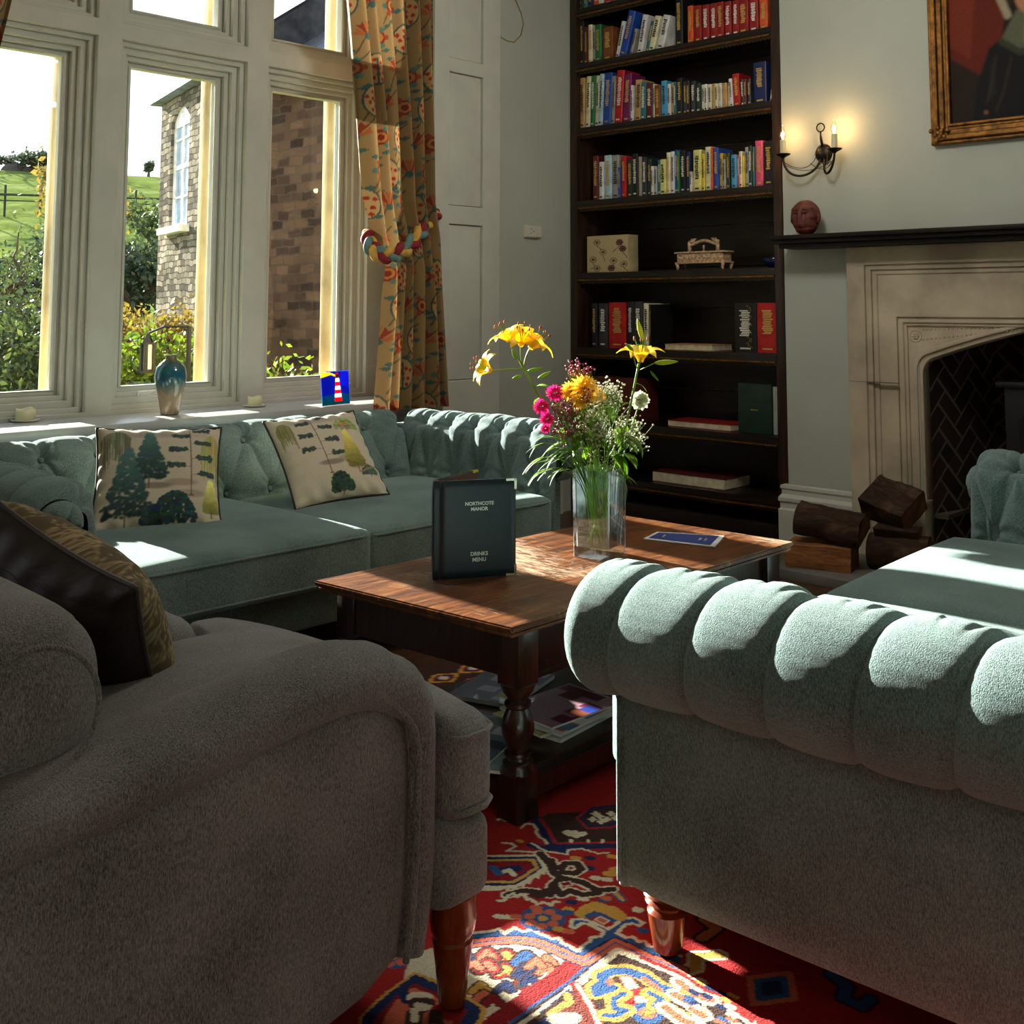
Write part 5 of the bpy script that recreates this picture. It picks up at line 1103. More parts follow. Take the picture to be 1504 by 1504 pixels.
# logs
M_BARK = wood('log bark', (30, 20, 14), (58, 42, 32), (96, 76, 58), (5, 12, 12), .9, bs=.9, spec=.2); M_SPLIT = wood('split wood face', (96, 58, 32), (140, 92, 54), (176, 128, 84), (3, 30, 30), .8, bs=.5, spec=.2); M_CUT = plain('log end grain', (100, 66, 42), .85, var=.3, vs=20, bs=.4)
def log(c, L, r, rz, ry, rx, label, seed, split=None):
    rr = random.Random(seed); o = empty('firewood_log'); o.matrix_world = Matrix.Translation(c) @ Matrix.Rotation(rz, 4, 'Z') @ Matrix.Rotation(ry, 4, 'Y') @ Matrix.Rotation(rx, 4, 'X')
    tag(o, label, 'log', 'stacked logs on the hearth'); n = 28; m = 16; P = []
    base = [(math.cos(2*PI*k/n)*(1+.0), math.sin(2*PI*k/n)) for k in range(n)]
    if split == 'tri':  base = []; C3 = [(1, -.55), (-.9, -.6), (-.15, 1.0)]; base = [tuple(Vector(C3[int(3*k/n)]).lerp(Vector(C3[(int(3*k/n)+1) % 3]), (3*k/n) % 1)) for k in range(n)]
    if split == 'half': base = [(a, max(-.25, b)) for a, b in base]
    if split == 'slab': base = [(max(-.95, min(.95, a*1.4)), max(-.55, min(.55, b*1.2))) for a, b in base]
    bm = bmesh.new(); rings = []
    for i in range(m+1):
        x = -L/2+L*i/m; ring = []
        for k, (a, b) in enumerate(base):
            q = 1+.10*mnoise.noise(Vector((x*9+seed, a*1.3, b*1.3)))*1.6+.05*mnoise.noise(Vector((x*30, a*5+seed, b*5))); ring.append(bm.verts.new((x+(.006*mnoise.noise(Vector((a*3, b*3, seed))) if i in (0, m) else 0), a*r*q, b*r*q)))
        rings.append(ring)
    for a, b in zip(rings, rings[1:]):
        for k in range(n): bm.faces.new((a[k], b[k], b[(k+1) % n], a[(k+1) % n]))
    body = new_obj('bark', bm, M_SPLIT if split in ('slab',) else M_BARK, o, smooth=True)
    for s_, i in ((-1, 0), (1, m)):
        bm = bmesh.new(); vs = [bm.verts.new(v) for v in [Vector((-L/2+L*i/m+s_*.0015, base[k][0]*r*.97, base[k][1]*r*.97)) for k in range(n)]]; c_ = bm.verts.new((-L/2+L*i/m+s_*.003, 0, 0))
        for k in range(n): bm.faces.new((vs[k], vs[(k+1) % n], c_) if s_ > 0 else (vs[(k+1) % n], vs[k], c_))
        new_obj('cut_end', bm, M_CUT, o)
    return o
log((-2.66, 4.76, .098), .30, .095, .28, 0, 0, 'split log with pale face outward, bottom front of the woodpile', 2, 'slab'); log((-2.355, 4.93, .122), .27, .082, .2, 0, .3, 'dark mossy log at the bottom right of the woodpile', 3)
log((-2.63, 4.80, .222), .31, .088, .18, .10, .4, 'bark-covered log lying over the pale split log', 5, 'half'); log((-2.42, 5.0, .33), .235, .098, -.15, .22, .6, 'large log crowning the woodpile, against the stone surround', 8, 'slab')
log((-2.36, 4.92, .215), .2, .05, .2, 0, 1, 'short dark log wedged in the middle of the woodpile', 9, 'tri')
for o in list(COL.objects):
    if o.get('label', '').startswith('large log'):
        for c in o.children:
            if c.name.startswith('bark'): c.data.materials[0] = M_BARK
# brass socket on the skirting, ashtray edge
so = empty('power_socket', ((at(1171, 772, Y=5.165)).x, 5.1675, at(1171, 777, Y=5.165).z)); tag(so, 'square brass power socket plate on the skirting beside the logs', 'socket')
obox('plate', (-.043, .043, -.006, 0, -.043, .043), M_BRASS, so, .002); obox('insert', (-.03, .03, -.010, -.006, -.03, .03), M_BLACK, so, .002)
# switch on the wall, loop of cable
sw = empty('wall_switch', (XW+.0005, 4.845, 1.70)); tag(sw, 'small white plastic outlet box on the wall between window and bookcase', 'switch')
M_PLW = plain('ivory plastic', (205, 203, 190), .4, var=.02); obox('back_box', (0, .028, -.066, .066, -.037, .037), M_PLW, sw, .006); obox('face_plate', (.028, .034, -.062, .062, -.033, .033), M_PLW, sw, .002)
bm = bmesh.new(); box(bm, .034, .037, .028, .042, -.012, .012, bev=.001); new_obj('rocker', bm, M_WHITE, sw); bm = bmesh.new()
for y, z in ((-.03, .012), (-.03, -.012), (-.01, 0)): box(bm, .0335, .0352, y-.003, y+.003, z-.003, z+.003)
new_obj('holes', bm, M_BLACK, sw)
pts = [at(x, y, X=XW+.005) for x, y in ((757, -30), (757, 0), (765, 18), (769, 35), (765, 52), (755, 62), (745, 60), (733, 53))]
bm = bmesh.new(); tube(bm, pts, .004, 6); tag(new_obj('cable', bm, plain('ochre cable', (150, 130, 90), .5), smooth=True), 'thin loose cable looping down the wall beside the shutter', 'cable')
# carved head
hd = empty('stone_sculpture', (-2.885, 5.075, 1.613)); tag(hd, 'small reddish-brown carved stone head standing on the mantel shelf', 'sculpture')
M_TERR = plain('red brown stone', (92, 38, 30), .55, var=.25, vs=30, bs=.4, bscale=80)
def hfn(p, q):
    z = (p.z+.09)/.18; wd = .62+.45*math.sin(PI*min(1, z*.85+.1)); p.x *= wd*(1.06 if z > .45 else .9); p.y *= wd
    if p.y < -.02:
        fx = p.x/.05
        p.y -= .018*math.exp(-(fx/.25)**2)*(1 if .25 < z < .7 else .2); p.y += .012*math.exp(-((abs(fx)-.45)/.22)**2)*math.exp(-((z-.62)/.08)**2); p.y -= .008*math.exp(-((z-.75)/.06)**2); p.y += .006*math.exp(-((z-.2)/.03)**2)
    return p
rounded('head', (.068, .055, .09), .05, M_TERR, hd, (0, 0, .0905), n=30, fn=hfn)
for sx in (-1, 1):
    bm = bmesh.new(); tube(bm, [(sx*.066, .0, .055), (sx*.074, -.004, .075), (sx*.072, -.004, .1), (sx*.062, 0, .13)], [.006, .012, .012, .005], 8); new_obj('ear', bm, M_TERR, hd, smooth=True)
for nm, pt, r_ in (('brow', [(-.045, -.048, .118), (0, -.062, .112), (.045, -.048, .118)], .006), ('mouth', [(-.018, -.054, .042), (0, -.060, .044), (.018, -.054, .042)], .0045), ('nose', [(0, -.052, .115), (0, -.068, .075), (0, -.056, .066)], .008)):
    bm = bmesh.new(); tube(bm, pt, r_, 8); new_obj(nm, bm, M_TERR, hd, smooth=True)
# ------------------------------------------------------------------ wall sconce
scn = empty('wall_sconce', (-2.84, YB, 2.045)); tag(scn, 'black iron two-arm wall sconce with lit candle bulbs beside the painting', 'wall lamp')
bm = bmesh.new(); lathe(bm, [(.048, 0), (.05, .006), (.04, .022), (.015, .03), (.0, .031)], 24); bmesh.ops.transform(bm, matrix=Matrix.Rotation(PI/2, 4, 'X'), verts=bm.verts); new_obj('back_plate', bm, M_IRON, scn, smooth=True)
bm = bmesh.new(); tube(bm, [(0.0, -.02, .03), (-.004, -.03, .075), (-.002, -.03, .11)], [.006, .004, .004], 8); tube(bm, [(.022*math.cos(k*PI/9)-.002, -.03, .133+.022*math.sin(k*PI/9)) for k in range(18)], .0035, 6, closed=True); tube(bm, [(.008, -.02, .03), (.0, -.03, .09)], .003, 6); new_obj('hanging_ring', bm, M_IRON, scn, smooth=True)
for sx, dx in ((-1, -.185), (1, .112)):
    a = bmesh.new(); yy = -.10
    tube(a, bez([(sx*.012, -.02, -.03), (dx*.10, -.05, -.13), (dx*.75, yy-.02, -.16), (dx*1.02, yy, -.08), (dx, yy, 0.0)], 22), .0065, 8); ar = new_obj('arm', a, M_IRON, scn, smooth=True)
    b = bmesh.new(); tube(b, bez([(sx*.03, -.02, .0), (dx*.3, -.05, -.12), (dx*.8, yy, -.07), (dx, yy, -.035)], 16), .0018, 6); tube(b, bez([(sx*-.06, -.04, -.05), (dx*.3, -.06, -.125), (dx*.9, yy, -.06)], 16), .0018, 6); new_obj('wire_swag', b, M_IRON, ar)
    c = bmesh.new(); lathe(c, [(.006, -.02), (.014, -.012), (.034, -.002), (.040, .004), (.036, .006), (.014, .002), (.013, .008)], 20, (dx, yy, 0)); new_obj('drip_pan', c, M_IRON, ar, smooth=True)
    c = bmesh.new(); lathe(c, [(.015, .004), (.015, .078), (.006, .08)], 18, (dx, yy, 0)); new_obj('candle_tube', c, plain('ivory candle sleeve', (216, 208, 176), .5, var=.03), ar, smooth=False)
    c = bmesh.new(); lathe(c, [(.009, .08), (.0165, .098), (.0175, .108), (.013, .128), (.006, .148), (.001, .157)], 18, (dx, yy, 0)); bl = new_obj('bulb', c, glassy('clear bulb glass', (255, 250, 240), .06), ar, smooth=True)
    c = bmesh.new(); tube(c, [(dx, yy, .092), (dx-.004, yy, .104), (dx+.003, yy, .112), (dx, yy, .125)], [.003, .006, .006, .002], 8); new_obj('filament', c, plain('glowing filament', (255, 200, 120), .5, emit=(255, 190, 105), es=90), bl, smooth=True)
    L = bpy.data.lights.new('bulb_light', 'POINT'); L.energy = 1.5 if sx > 0 else 1.1; L.color = (1, .66, .33); L.shadow_soft_size = .012; lo = bpy.data.objects.new('bulb_light', L); COL.objects.link(lo); lo.location = (-2.84+dx, YB+yy, 2.045+.112); lo.parent = None
# ------------------------------------------------------------------ portrait
pt_ = empty('framed_portrait', (0, 0, 0)); tag(pt_, 'large gilt framed dark oil portrait of a seated person hanging over the mantel', 'painting')
PXa, PXb, PZa, PZb = -2.247, -1.22, 2.022, 3.25; yq = YB-.05
pr_ = [(0, 0, .04), (.02, .012, .05), (.035, .03, .035), (.055, .02, .05), (.075, .028, .03), (.09, .015, .035)]
w_ = 0
for i, (k, y0, d) in enumerate([(0, .018, .04), (.018, 0, .055), (.042, .016, .035), (.066, .028, .03), (.082, .018, .035)]):
    k2 = [.02, .044, .068, .084, .098][i]
    plate('frame_moulding', rect(PXa+k, PXb-k, PZa+k, PZb-k), [rect(PXa+k2, PXb-k2, PZa+k2, PZb-k2)], M_GILT, d, lambda a, b, c, y0=y0: Vector((a, yq+y0+c-.012, b)), pt_, .006)
for cx, cz in ((PXa+.05, PZa+.05), (PXb-.05, PZa+.05)):
    bm = bmesh.new()
    for k in range(10):
        a = k*2.4; q = .006+.0042*k; bmesh.ops.create_uvsphere(bm, u_segments=8, v_segments=6, radius=.012, matrix=Matrix.Translation((cx+q*math.cos(a), yq-.012, cz+q*math.sin(a))) @ Matrix.Diagonal((1, .5, 1, 1)))
    new_obj('corner_ornament', bm, M_GILT, pt_, smooth=True)
nx, nz = 230, 290; x0, x1, z0, z1 = PXa+.097, PXb-.097, PZa+.097, PZb-.097
r = Ras(nx, nz, x0, x1, z0, z1, (34, 26, 22)); C_ = XC+.06
r.poly([(x0, 2.42), (-1.98, 2.30), (-1.9, 2.5), (-1.78, 3.2), (x0, 3.2)], (92, 34, 24)); r.poly([(x0, 2.5), (-2.05, 2.42), (-2.0, 2.9), (x0, 3.0)], (110, 44, 30)); r.poly([(x0, z0), (-1.95, z0), (-1.98, 2.32), (x0, 2.44)], (40, 30, 26))
FX = -1.80
r.poly([(-2.05, z0), (-2.02, 2.3), (-1.96, 2.46), (-1.86, 2.52), (-1.74, 2.52), (-1.55, 2.48), (-1.45, 2.3), (-1.42, z0)], (24, 25, 26)); r.poly([(-1.98, 2.2), (-1.95, 2.4), (-1.93, 2.25)], (34, 36, 36))
r.poly([(-1.90, 2.50), (-1.83, 2.62), (-1.70, 2.60), (-1.63, 2.50), (-1.74, 2.42), (-1.83, 2.43)], (88, 92, 74)); r.line([(-1.90, 2.48), (-1.82, 2.42), (-1.74, 2.44), (-1.66, 2.46)], .03, (54, 56, 44))
r.poly([(-1.80, 2.46), (-1.79, 2.60), (-1.71, 2.60), (-1.72, 2.47)], (156, 108, 76)); r.disc(FX+.045, 2.70, .085, .115, (168, 118, 86)); r.disc(FX+.025, 2.72, .05, .06, (186, 138, 104), 1.)
r.poly([(-1.86, 2.62), (-1.90, 2.75), (-1.88, 2.90), (-1.75, 2.96), (-1.64, 2.90), (-1.64, 2.70), (-1.67, 2.76), (-1.70, 2.82), (-1.80, 2.82), (-1.835, 2.70)], (44, 32, 26)); r.line([(-1.87, 2.60), (-1.90, 2.68), (-1.91, 2.78)], .035, (150, 140, 116))
r.line([(-1.775, 2.655), (-1.745, 2.652), (-1.72, 2.656)], .010, (150, 66, 56)); r.line([(-1.755, 2.73), (-1.765, 2.685), (-1.745, 2.68)], .007, (130, 84, 60)); r.disc(-1.785, 2.735, .012, .006, (50, 36, 30)); r.disc(-1.725, 2.735, .012, .006, (50, 36, 30))
r.disc(-1.985, 2.16, .008, .008, (150, 100, 60)); r.line([(-1.93, 2.42), (-1.95, 2.3), (-1.98, 2.2)], .006, (60, 52, 44)); r.line([(-1.86, 2.40), (-1.90, 2.25), (-1.94, 2.16)], .005, (70, 58, 46))
a = r.a; k = np.ones(5)/5
for ax in (0, 1): a = np.apply_along_axis(lambda v: np.convolve(np.pad(v, 2, 'edge'), k, 'valid'), ax, a)
U, V = np.meshgrid(np.linspace(x0-.004, x1+.004, nx), np.linspace(z0-.004, z1+.004, nz)); grid_mesh(np.stack([U, np.full(U.shape, yq+.03), V], -1), nx, nz, 'canvas', M_PAINT, pt_, cols=a, smooth=False)
obox('backing', (PXa+.05, PXb-.05, yq+.032, yq+.049, PZa+.05, PZb-.05), M_BLACK, pt_)
# ------------------------------------------------------------------ curtain with plaited tieback
def floral(r, sc_, seed, sx=1.0):
    """printed indienne: scrolling stems, red blooms, berry trees"""
    rr = random.Random(seed); W0, W1 = r.gx[0], r.gx[-1]; H0, H1 = r.gy[0], r.gy[-1]; st_ = .145*sc_; row = 0; y = H0
    while y < H1+st_:
        x = W0+(st_*.55 if row % 2 else 0); col_ = 0
        while x < W1+st_:
            cx, cy_ = x+rr.uniform(-.012, .012), y+rr.uniform(-.012, .012); kind = (row*2+col_) % 3
            r.line([(cx-.05*sc_, cy_-.07*sc_), (cx-.02*sc_, cy_-.02*sc_), (cx+.03*sc_, cy_+.03*sc_), (cx+.07*sc_, cy_+.06*sc_)], .007*sc_, (96, 78, 50))
            if kind == 0:
                R = .05*sc_
                r.disc(cx, cy_, R*1.0, R*1.25, (56, 78, 72)); r.disc(cx, cy_, R*.88, R*1.1, (170, 138, 90))
                for k in range(11): a = k*2.4; q = R*.8*math.sqrt(k/11); r.disc(cx+q*math.cos(a), cy_+q*1.2*math.sin(a), .0075*sc_, .0075*sc_, (150, 44, 30))
                r.line([(cx, cy_-R*1.2), (cx, cy_+R*.8)], .005*sc_, (62, 84, 74))
            elif kind == 1:
                for k in range(5): a = PI*(.1+.2*k); r.poly([(cx, cy_-.01*sc_), (cx+.055*sc_*math.cos(a-.25), cy_+.055*sc_*math.sin(a-.25)), (cx+.045*sc_*math.cos(a), cy_+.045*sc_*math.sin(a)), (cx+.055*sc_*math.cos(a+.25), cy_+.055*sc_*math.sin(a+.25))], (128, 48, 30) if k % 2 else (150, 84, 42))
                r.disc(cx, cy_-.008*sc_, .016*sc_, .013*sc_, (56, 84, 80))
            else:
                r.disc(cx, cy_, .034*sc_, .03*sc_, (124, 46, 30)); r.disc(cx, cy_, .024*sc_, .02*sc_, (162, 112, 56)); r.disc(cx, cy_, .013*sc_, .012*sc_, (112, 38, 28))
                for k in range(6): a = k*PI/3; r.disc(cx+.04*sc_*math.cos(a), cy_+.035*sc_*math.sin(a), .012*sc_, .010*sc_, (72, 104, 92) if k % 2 else (136, 62, 40))
            for k in range(3): a = rr.uniform(0, 2*PI); lx, ly = cx+.062*sc_*math.cos(a), cy_+.062*sc_*math.sin(a); r.poly([(lx-.02*sc_, ly), (lx, ly+.010*sc_), (lx+.022*sc_, ly+.004*sc_), (lx, ly-.009*sc_)], (60, 88, 80))
            x += st_*1.1; col_ += 1
        y += st_*.9; row += 1
def curtain(name, left, right, z0, z1, ztie, label, seed, folds=6, side=1):
    nu, nv = 300, 420; Wc = .95; r = Ras(nu, nv, 0, Wc, z0, z1, (138, 112, 72)); floral(r, 1.35, seed)
    u = np.linspace(0, 1, nu); z = np.linspace(z0, z1, nv); U, Z = np.meshgrid(u, z)
    Lf = np.interp(Z, *left); Rt = np.interp(Z, *right); g = np.exp(-((Z-ztie)/.16)**2)
    ph = U*folds*2*PI+.6*np.sin(Z*1.7+U*3); amp = (.062-.03*g)*(.75+.25*np.sin(U*9+1))*(1-.35*np.clip((Z-2.3)/1., 0, 1))
    Y = Lf+(Rt-Lf)*(U+.006*np.sin(ph+1.2)); X = XW+.10+amp*(np.abs(np.sin(ph/2))*2-1)+.006*np.sin(ph*1.5+Z*3)+.02*g
    top = o = empty(name, (0, 0, 0)); tag(o, label, 'curtain')
    c = grid_mesh(np.stack([X, Y, Z], -1), nu, nv, 'curtain_cloth', M_CURT, o, cols=r.a, flip=False)
    return o
cR = curtain('curtain', ([.745, 1.2, 1.45, 1.60, 1.8, 2.3, 2.86, 3.3], [3.60, 3.645, 3.66, 3.585, 3.54, 3.47, 3.39, 3.36]), ([.72, 1.45, 1.62, 1.8, 3.3], [4.10, 4.02, 4.015, 3.98, 3.965]), .715, 3.3, 1.53, 'floral ochre curtain tied back at the right side of the window', 3)
cLf = curtain('curtain', ([.745, 1.5, 3.3], [1.02, 1.05, 1.0]), ([.72, 1.2, 1.5, 1.75, 2.2, 2.86, 3.3], [1.45, 1.42, 1.40, 1.5, 1.68, 1.795, 1.83]), .715, 3.3, 1.5, 'floral ochre curtain at the left side of the window, only its edge in view', 5)
tk = empty('curtain_tieback', (0, 0, 0)); tag(tk, 'plaited red, gold and teal curtain tieback round the floral curtain', 'tieback')
path = bez([at(548, 352, X=-4.55)+Vector((-.03, 0, .02)), at(538, 352, X=-4.47), at(545, 395, X=-4.40), at(590, 392, X=-4.36), at(612, 355, X=-4.42), at(622, 330, X=-4.52), at(640, 312, X=-4.585)], 90)
for k, c in enumerate([(128, 28, 36), (206, 160, 72), (96, 128, 124)]):
    m = plain('tieback cloth '+str(k), c, .8, var=.12, vs=30); P = []
    for i, p in enumerate(path):
        t = (path[min(i+1, 90)]-path[max(i-1, 0)]).normalized(); n1 = Vector((1, 0, 0)); n1 = (n1-t*n1.dot(t)).normalized(); n2 = t.cross(n1); a = i/90*2*PI*3.2+k*2*PI/3; w = .026
        P.append(p+n2*w*math.sin(a)+n1*.014*math.sin(2*a))
    bm = bmesh.new(); tube(bm, P, [.021]*len(P), 10); new_obj('plait_strand', bm, m, tk, smooth=True)
bm = bmesh.new(); q = path[-1]; tube(bm, [q+Vector((-.02, .03, .02)), q+Vector((0, .01, .01)), q], [.005, .016, .022], 10); new_obj('tie_end', bm, plain('tieback red knot', (128, 28, 36), .8), tk, smooth=True)
# ------------------------------------------------------------------ things on the sill
ZS = .758
def candle(x, y, rr_, h, label, dlabel, seed):
    p = at(x, y, Z=ZS); d = bmesh.new(); lathe(d, [(.03, 0), (.052, .002), (.060, .009), (.057, .010), (.05, .005), (.0, .004)], 30, (p.x, p.y, ZS)); tag(new_obj('candle_dish', d, M_WHITE, smooth=True), dlabel, 'dish')
    o = empty('pillar_candle', (p.x, p.y, ZS+.005)); tag(o, label, 'candle'); b = bmesh.new(); r_ = random.Random(seed); n = 32; prof = [(rr_, 0), (rr_, h*.8), (rr_*.97, h), (rr_*.86, h*.96), (rr_*.7, h*.82), (.002, h*.8)]
    lathe(b, prof, n)
    for v in b.verts:
        if v.co.z > h*.9: v.co.z += .004*math.sin(3*math.atan2(v.co.y, v.co.x)+seed)
    new_obj('wax', b, M_WAX, o, smooth=True); b = bmesh.new(); tube(b, [(0, 0, h*.78), (.001, 0, h*.95)], .0012, 5); new_obj('wick', b, M_BLACK, o)
candle(37, 619, .040, .050, 'short cream candle near the left end of the window sill', 'white dish under the candle near the left end of the sill', 1)
candle(374, 597, .034, .044, 'short cream candle to the right of the ceramic vase', 'white dish under the candle right of the ceramic vase', 2)
M_VASE, _nt, _b = nt_new('reactive glaze'); _tc = nd(_nt, 'ShaderNodeTexCoord'); _sx = nd(_nt, 'ShaderNodeSeparateXYZ'); _nt.links.new(_tc.outputs['Object'], _sx.inputs[0])
_n = nd(_nt, 'ShaderNodeTexNoise', i_Scale=40., i_Detail=5.); _nt.links.new(coords(_nt, (1, 1, .3)), _n.inputs['Vector']); _m = nd(_nt, 'ShaderNodeMath', operation='MULTIPLY_ADD'); _m.inputs[1].default_value = .09; _nt.links.new(_n.outputs['Fac'], _m.inputs[0]); _nt.links.new(_sx.outputs['Z'], _m.inputs[2])
_r = nd(_nt, 'ShaderNodeMapRange'); _r.inputs['From Max'].default_value = .30; _nt.links.new(_m.outputs[0], _r.inputs['Value'])
_nt.links.new(ramp(_nt, _r.outputs['Result'], [(.1, (150, 128, 108)), (.45, (168, 150, 124)), (.62, (70, 110, 112)), (.72, (24, 88, 112)), (.88, (40, 100, 110)), (1., (110, 106, 76))]), _b.inputs['Base Color']); _b.inputs['Roughness'].default_value = .12; _b.inputs['Coat Weight'].default_value = .5
p = at(249, 609, Z=ZS); b = bmesh.new(); lathe(b, [(.036, 0), (.042, .006), (.052, .06), (.066, .13), (.071, .175), (.064, .215), (.04, .24), (.026, .25), (.024, .262), (.031, .27), (.024, .272), (.018, .25)], 40)
o = new_obj('ceramic_vase', b, M_VASE, smooth=True); o.location = (p.x, p.y, ZS); tag(o, 'tall blue and sand glazed ceramic vase on the window sill', 'vase')
# fused glass lighthouse panel
p0, p1 = at(474, 597, Z=ZS), at(514, 593, Z=ZS); nn = 90; r = Ras(nn, nn, 0, 1, 0, 1, (22, 44, 140))
r.poly([(0, 0), (1, 0), (1, .3), (.6, .36), (0, .26)], (8, 80, 110)); r.poly([(0, 0), (1, 0), (1, .1), (0, .14)], (10, 80, 90)); r.poly([(0, .82), (.35, .9), (.6, .8), (.6, .86), (.3, .98), (0, 1)], (240, 190, 60)); r.poly([(.66, .6), (1, .5), (1, 1), (.7, 1)], (34, 50, 165))
for k in range(6): r.poly([(.44+.012*k, .10+.115*k), (.72-.012*k, .10+.115*k), (.708-.012*k, .10+.115*(k+1)), (.452+.012*k, .10+.115*(k+1))], (200, 30, 40) if k % 2 == 0 else (238, 232, 236))
r.poly([(.5, .79), (.66, .79), (.64, .9), (.52, .9)], (70, 50, 60)); r.poly([(.5, .9), (.66, .9), (.58, .97)], (190, 30, 40))
ex = (p1-p0); ex.z = 0; U, V = np.meshgrid(np.linspace(0, 1, nn), np.linspace(0, 1, nn)); hP = .165
P = np.stack([p0.x+ex.x*U-.02*V, p0.y+ex.y*U, ZS+.002+hP*V], -1)
M_FUSE = printed('fused coloured glass', .15, 0, 0, 30, .75); gp = empty('lighthouse_glass_panel', (0, 0, 0)); tag(gp, 'small blue fused glass panel with a red and white lighthouse on the sill', 'glass ornament')
grid_mesh(P, nn, nn, 'glass_front', M_FUSE, gp, cols=r.a); P2 = P.copy(); P2[..., 0] -= .005; grid_mesh(P2, nn, nn, 'glass_back', M_FUSE, gp, cols=r.a, flip=True)
bm = bmesh.new(); tube(bm, [Vector(P[0, 0]), Vector(P[0, -1]), Vector(P[-1, -1]), Vector(P[-1, 0])], .003, 6, closed=True); tube(bm, [Vector(P[0, 40])+Vector((-.003, 0, 0)), Vector(P[0, 40])+Vector((-.05, 0, -.0))], .003, 6); new_obj('rim_and_foot', bm, glassy('clear rim glass', (240, 244, 255), .1), gp)
# ------------------------------------------------------------------ rug
def build_rug():
    X0, X1, Y0, Y1 = -3.0, .25, .35, 4.35; 
    gx = np.concatenate([np.arange(X0, -2.1, .009), np.arange(-2.1, -.85, .0034), np.arange(-.85, X1+.008, .009)]); gy = np.concatenate([np.arange(Y0, 1.05, .009), np.arange(1.05, 2.45, .0034), np.arange(2.45, Y1+.008, .009)]); nx, ny = len(gx), len(gy)
    RED, DRED, NAVY, BLU, CRM, BRN, SAL, GLD = (164, 34, 34), (132, 22, 26), (28, 42, 84), (48, 86, 138), (216, 204, 176), (62, 42, 36), (204, 104, 76), (204, 156, 72)
    r = Ras(nx, ny, gx, X1, gy, Y1, RED); rr = random.Random(12)
    def hook(x, y, s, a, c, o=CRM):
        R_ = lambda p: (x+s*(p[0]*math.cos(a)-p[1]*math.sin(a)), y+s*(p[0]*math.sin(a)+p[1]*math.cos(a)))
        P = [R_(q) for q in ((-1, -.3), (-.2, -.5), (.1, .1), (.8, .2), (.9, .8), (.4, .9))]; r.line(P, s*.62, o); r.line(P, s*.38, c)
    def diam(x, y, s, cs, asp=1.3):
        for k, c in enumerate(cs): q = s*(1-k/len(cs)*.85); r.poly([(x-q, y), (x-q*.3, y+q*asp*.75), (x, y+q*asp), (x+q*.3, y+q*asp*.75), (x+q, y), (x+q*.3, y-q*asp*.75), (x, y-q*asp), (x-q*.3, y-q*asp*.75)], c)
    for k in range(520):
        x, y = rr.uniform(X0, X1), rr.uniform(Y0, Y1); q = rr.random()
        if q < .45: hook(x, y, rr.uniform(.03, .06), rr.uniform(0, 6.3), rr.choice([NAVY, BRN, BLU, GLD, SAL]), rr.choice([CRM, BRN, CRM]))
        elif q < .8: diam(x, y, rr.uniform(.02, .055), rr.sample([NAVY, CRM, SAL, GLD, BLU, BRN, DRED], 3))
        else: r.disc(x, y, .04, .035, BLU); [r.disc(x+.024*math.cos(a*1.05), y+.022*math.sin(a*1.05), .011, .011, SAL) for a in range(6)]; r.disc(x, y, .01, .01, GLD)
    # border on the right hand and far sides
    for (a, b, c) in ((-.12, X1, NAVY), (-.02, .16, BRN)): r.poly([(a, Y0), (b, Y0), (b, Y1), (a, Y1)], c)
    for k in range(40): y = Y0+.05+k*.1; diam(.07, y, .045, [CRM, RED, NAVY]); r.line([(-.09, y), (-.05, y+.04), (-.09, y+.08)], .016, CRM if k % 2 else GLD)
    for (a, b, c) in ((X0, -2.70, BRN), (-2.74, -2.70, NAVY)): r.poly([(a, Y0), (b, Y0), (b, Y1), (a, Y1)], c)
    for k in range(30): y = Y0+.07+k*.135; diam(-2.86, y, .052, [GLD, DRED, NAVY, CRM]); r.line([(-2.76, y), (-2.79, y+.05), (-2.76, y+.1)], .012, SAL)
    def G(p, ox=720, oy=1190, s=4.789): q = at(ox+p[0]/s, oy+p[1]/s, Z=.012); return (q.x, q.y)
    def Pg(pts, c, **k): r.poly([G(p, **k) for p in pts], c)
    def Ln(pts, w, c, **k): r.line([G(p, **k) for p in pts], w, c)
    def zig(pts, n, am):
        out = []
        for (a, b) in zip(pts, pts[1:]):
            for q in range(n): t = q/n; out.append((a[0]+(b[0]-a[0])*t, a[1]+(b[1]-a[1])*t+(am if q % 2 else -am)))
        return out+[pts[-1]]
    # calm red ground where the photo shows it
    Pg([(-600, 200), (0, -120), (900, -160), (1100, 520), (1341, 900), (1341, 1100), (880, 960), (620, 1050), (300, 900), (-200, 900), (-900, 1100)], RED)
    # left cream field of the lower medallion
    Pg([(-560, 1000), (-260, 930), (120, 915), (270, 900), (420, 950), (640, 1050), (560, 1110), (420, 1190), (330, 1300), (200, 1300), (130, 1420), (0, 1504), (-700, 1504)], CRM)
    for i, (cx, cy_, c) in enumerate([(110, 1020, GLD), (110, 1120, GLD), (-20, 1010, SAL), (-20, 1090, SAL), (250, 1035, BLU), (260, 1120, NAVY), (400, 1050, SAL), (400, 1110, SAL), (320, 1070, SAL), (200, 1230, DRED), (110, 1235, NAVY), (280, 1190, NAVY), (-70, 1240, GLD), (-50, 1300, SAL), (-120, 1080, SAL), (20, 1330, DRED), (-180, 1010, NAVY)]):
        Ln([(cx-60, cy_+30), (cx, cy_-26), (cx+50, cy_+24)], .036 if abs(cx) < 300 and i < 6 else .022, BRN); Ln([(cx-56, cy_+30), (cx, cy_-24), (cx+46, cy_+24)], .026 if i < 6 else .015, DRED if i < 4 else c); Ln([(cx-46, cy_+24), (cx, cy_-20), (cx+40, cy_+20)], .015, c)
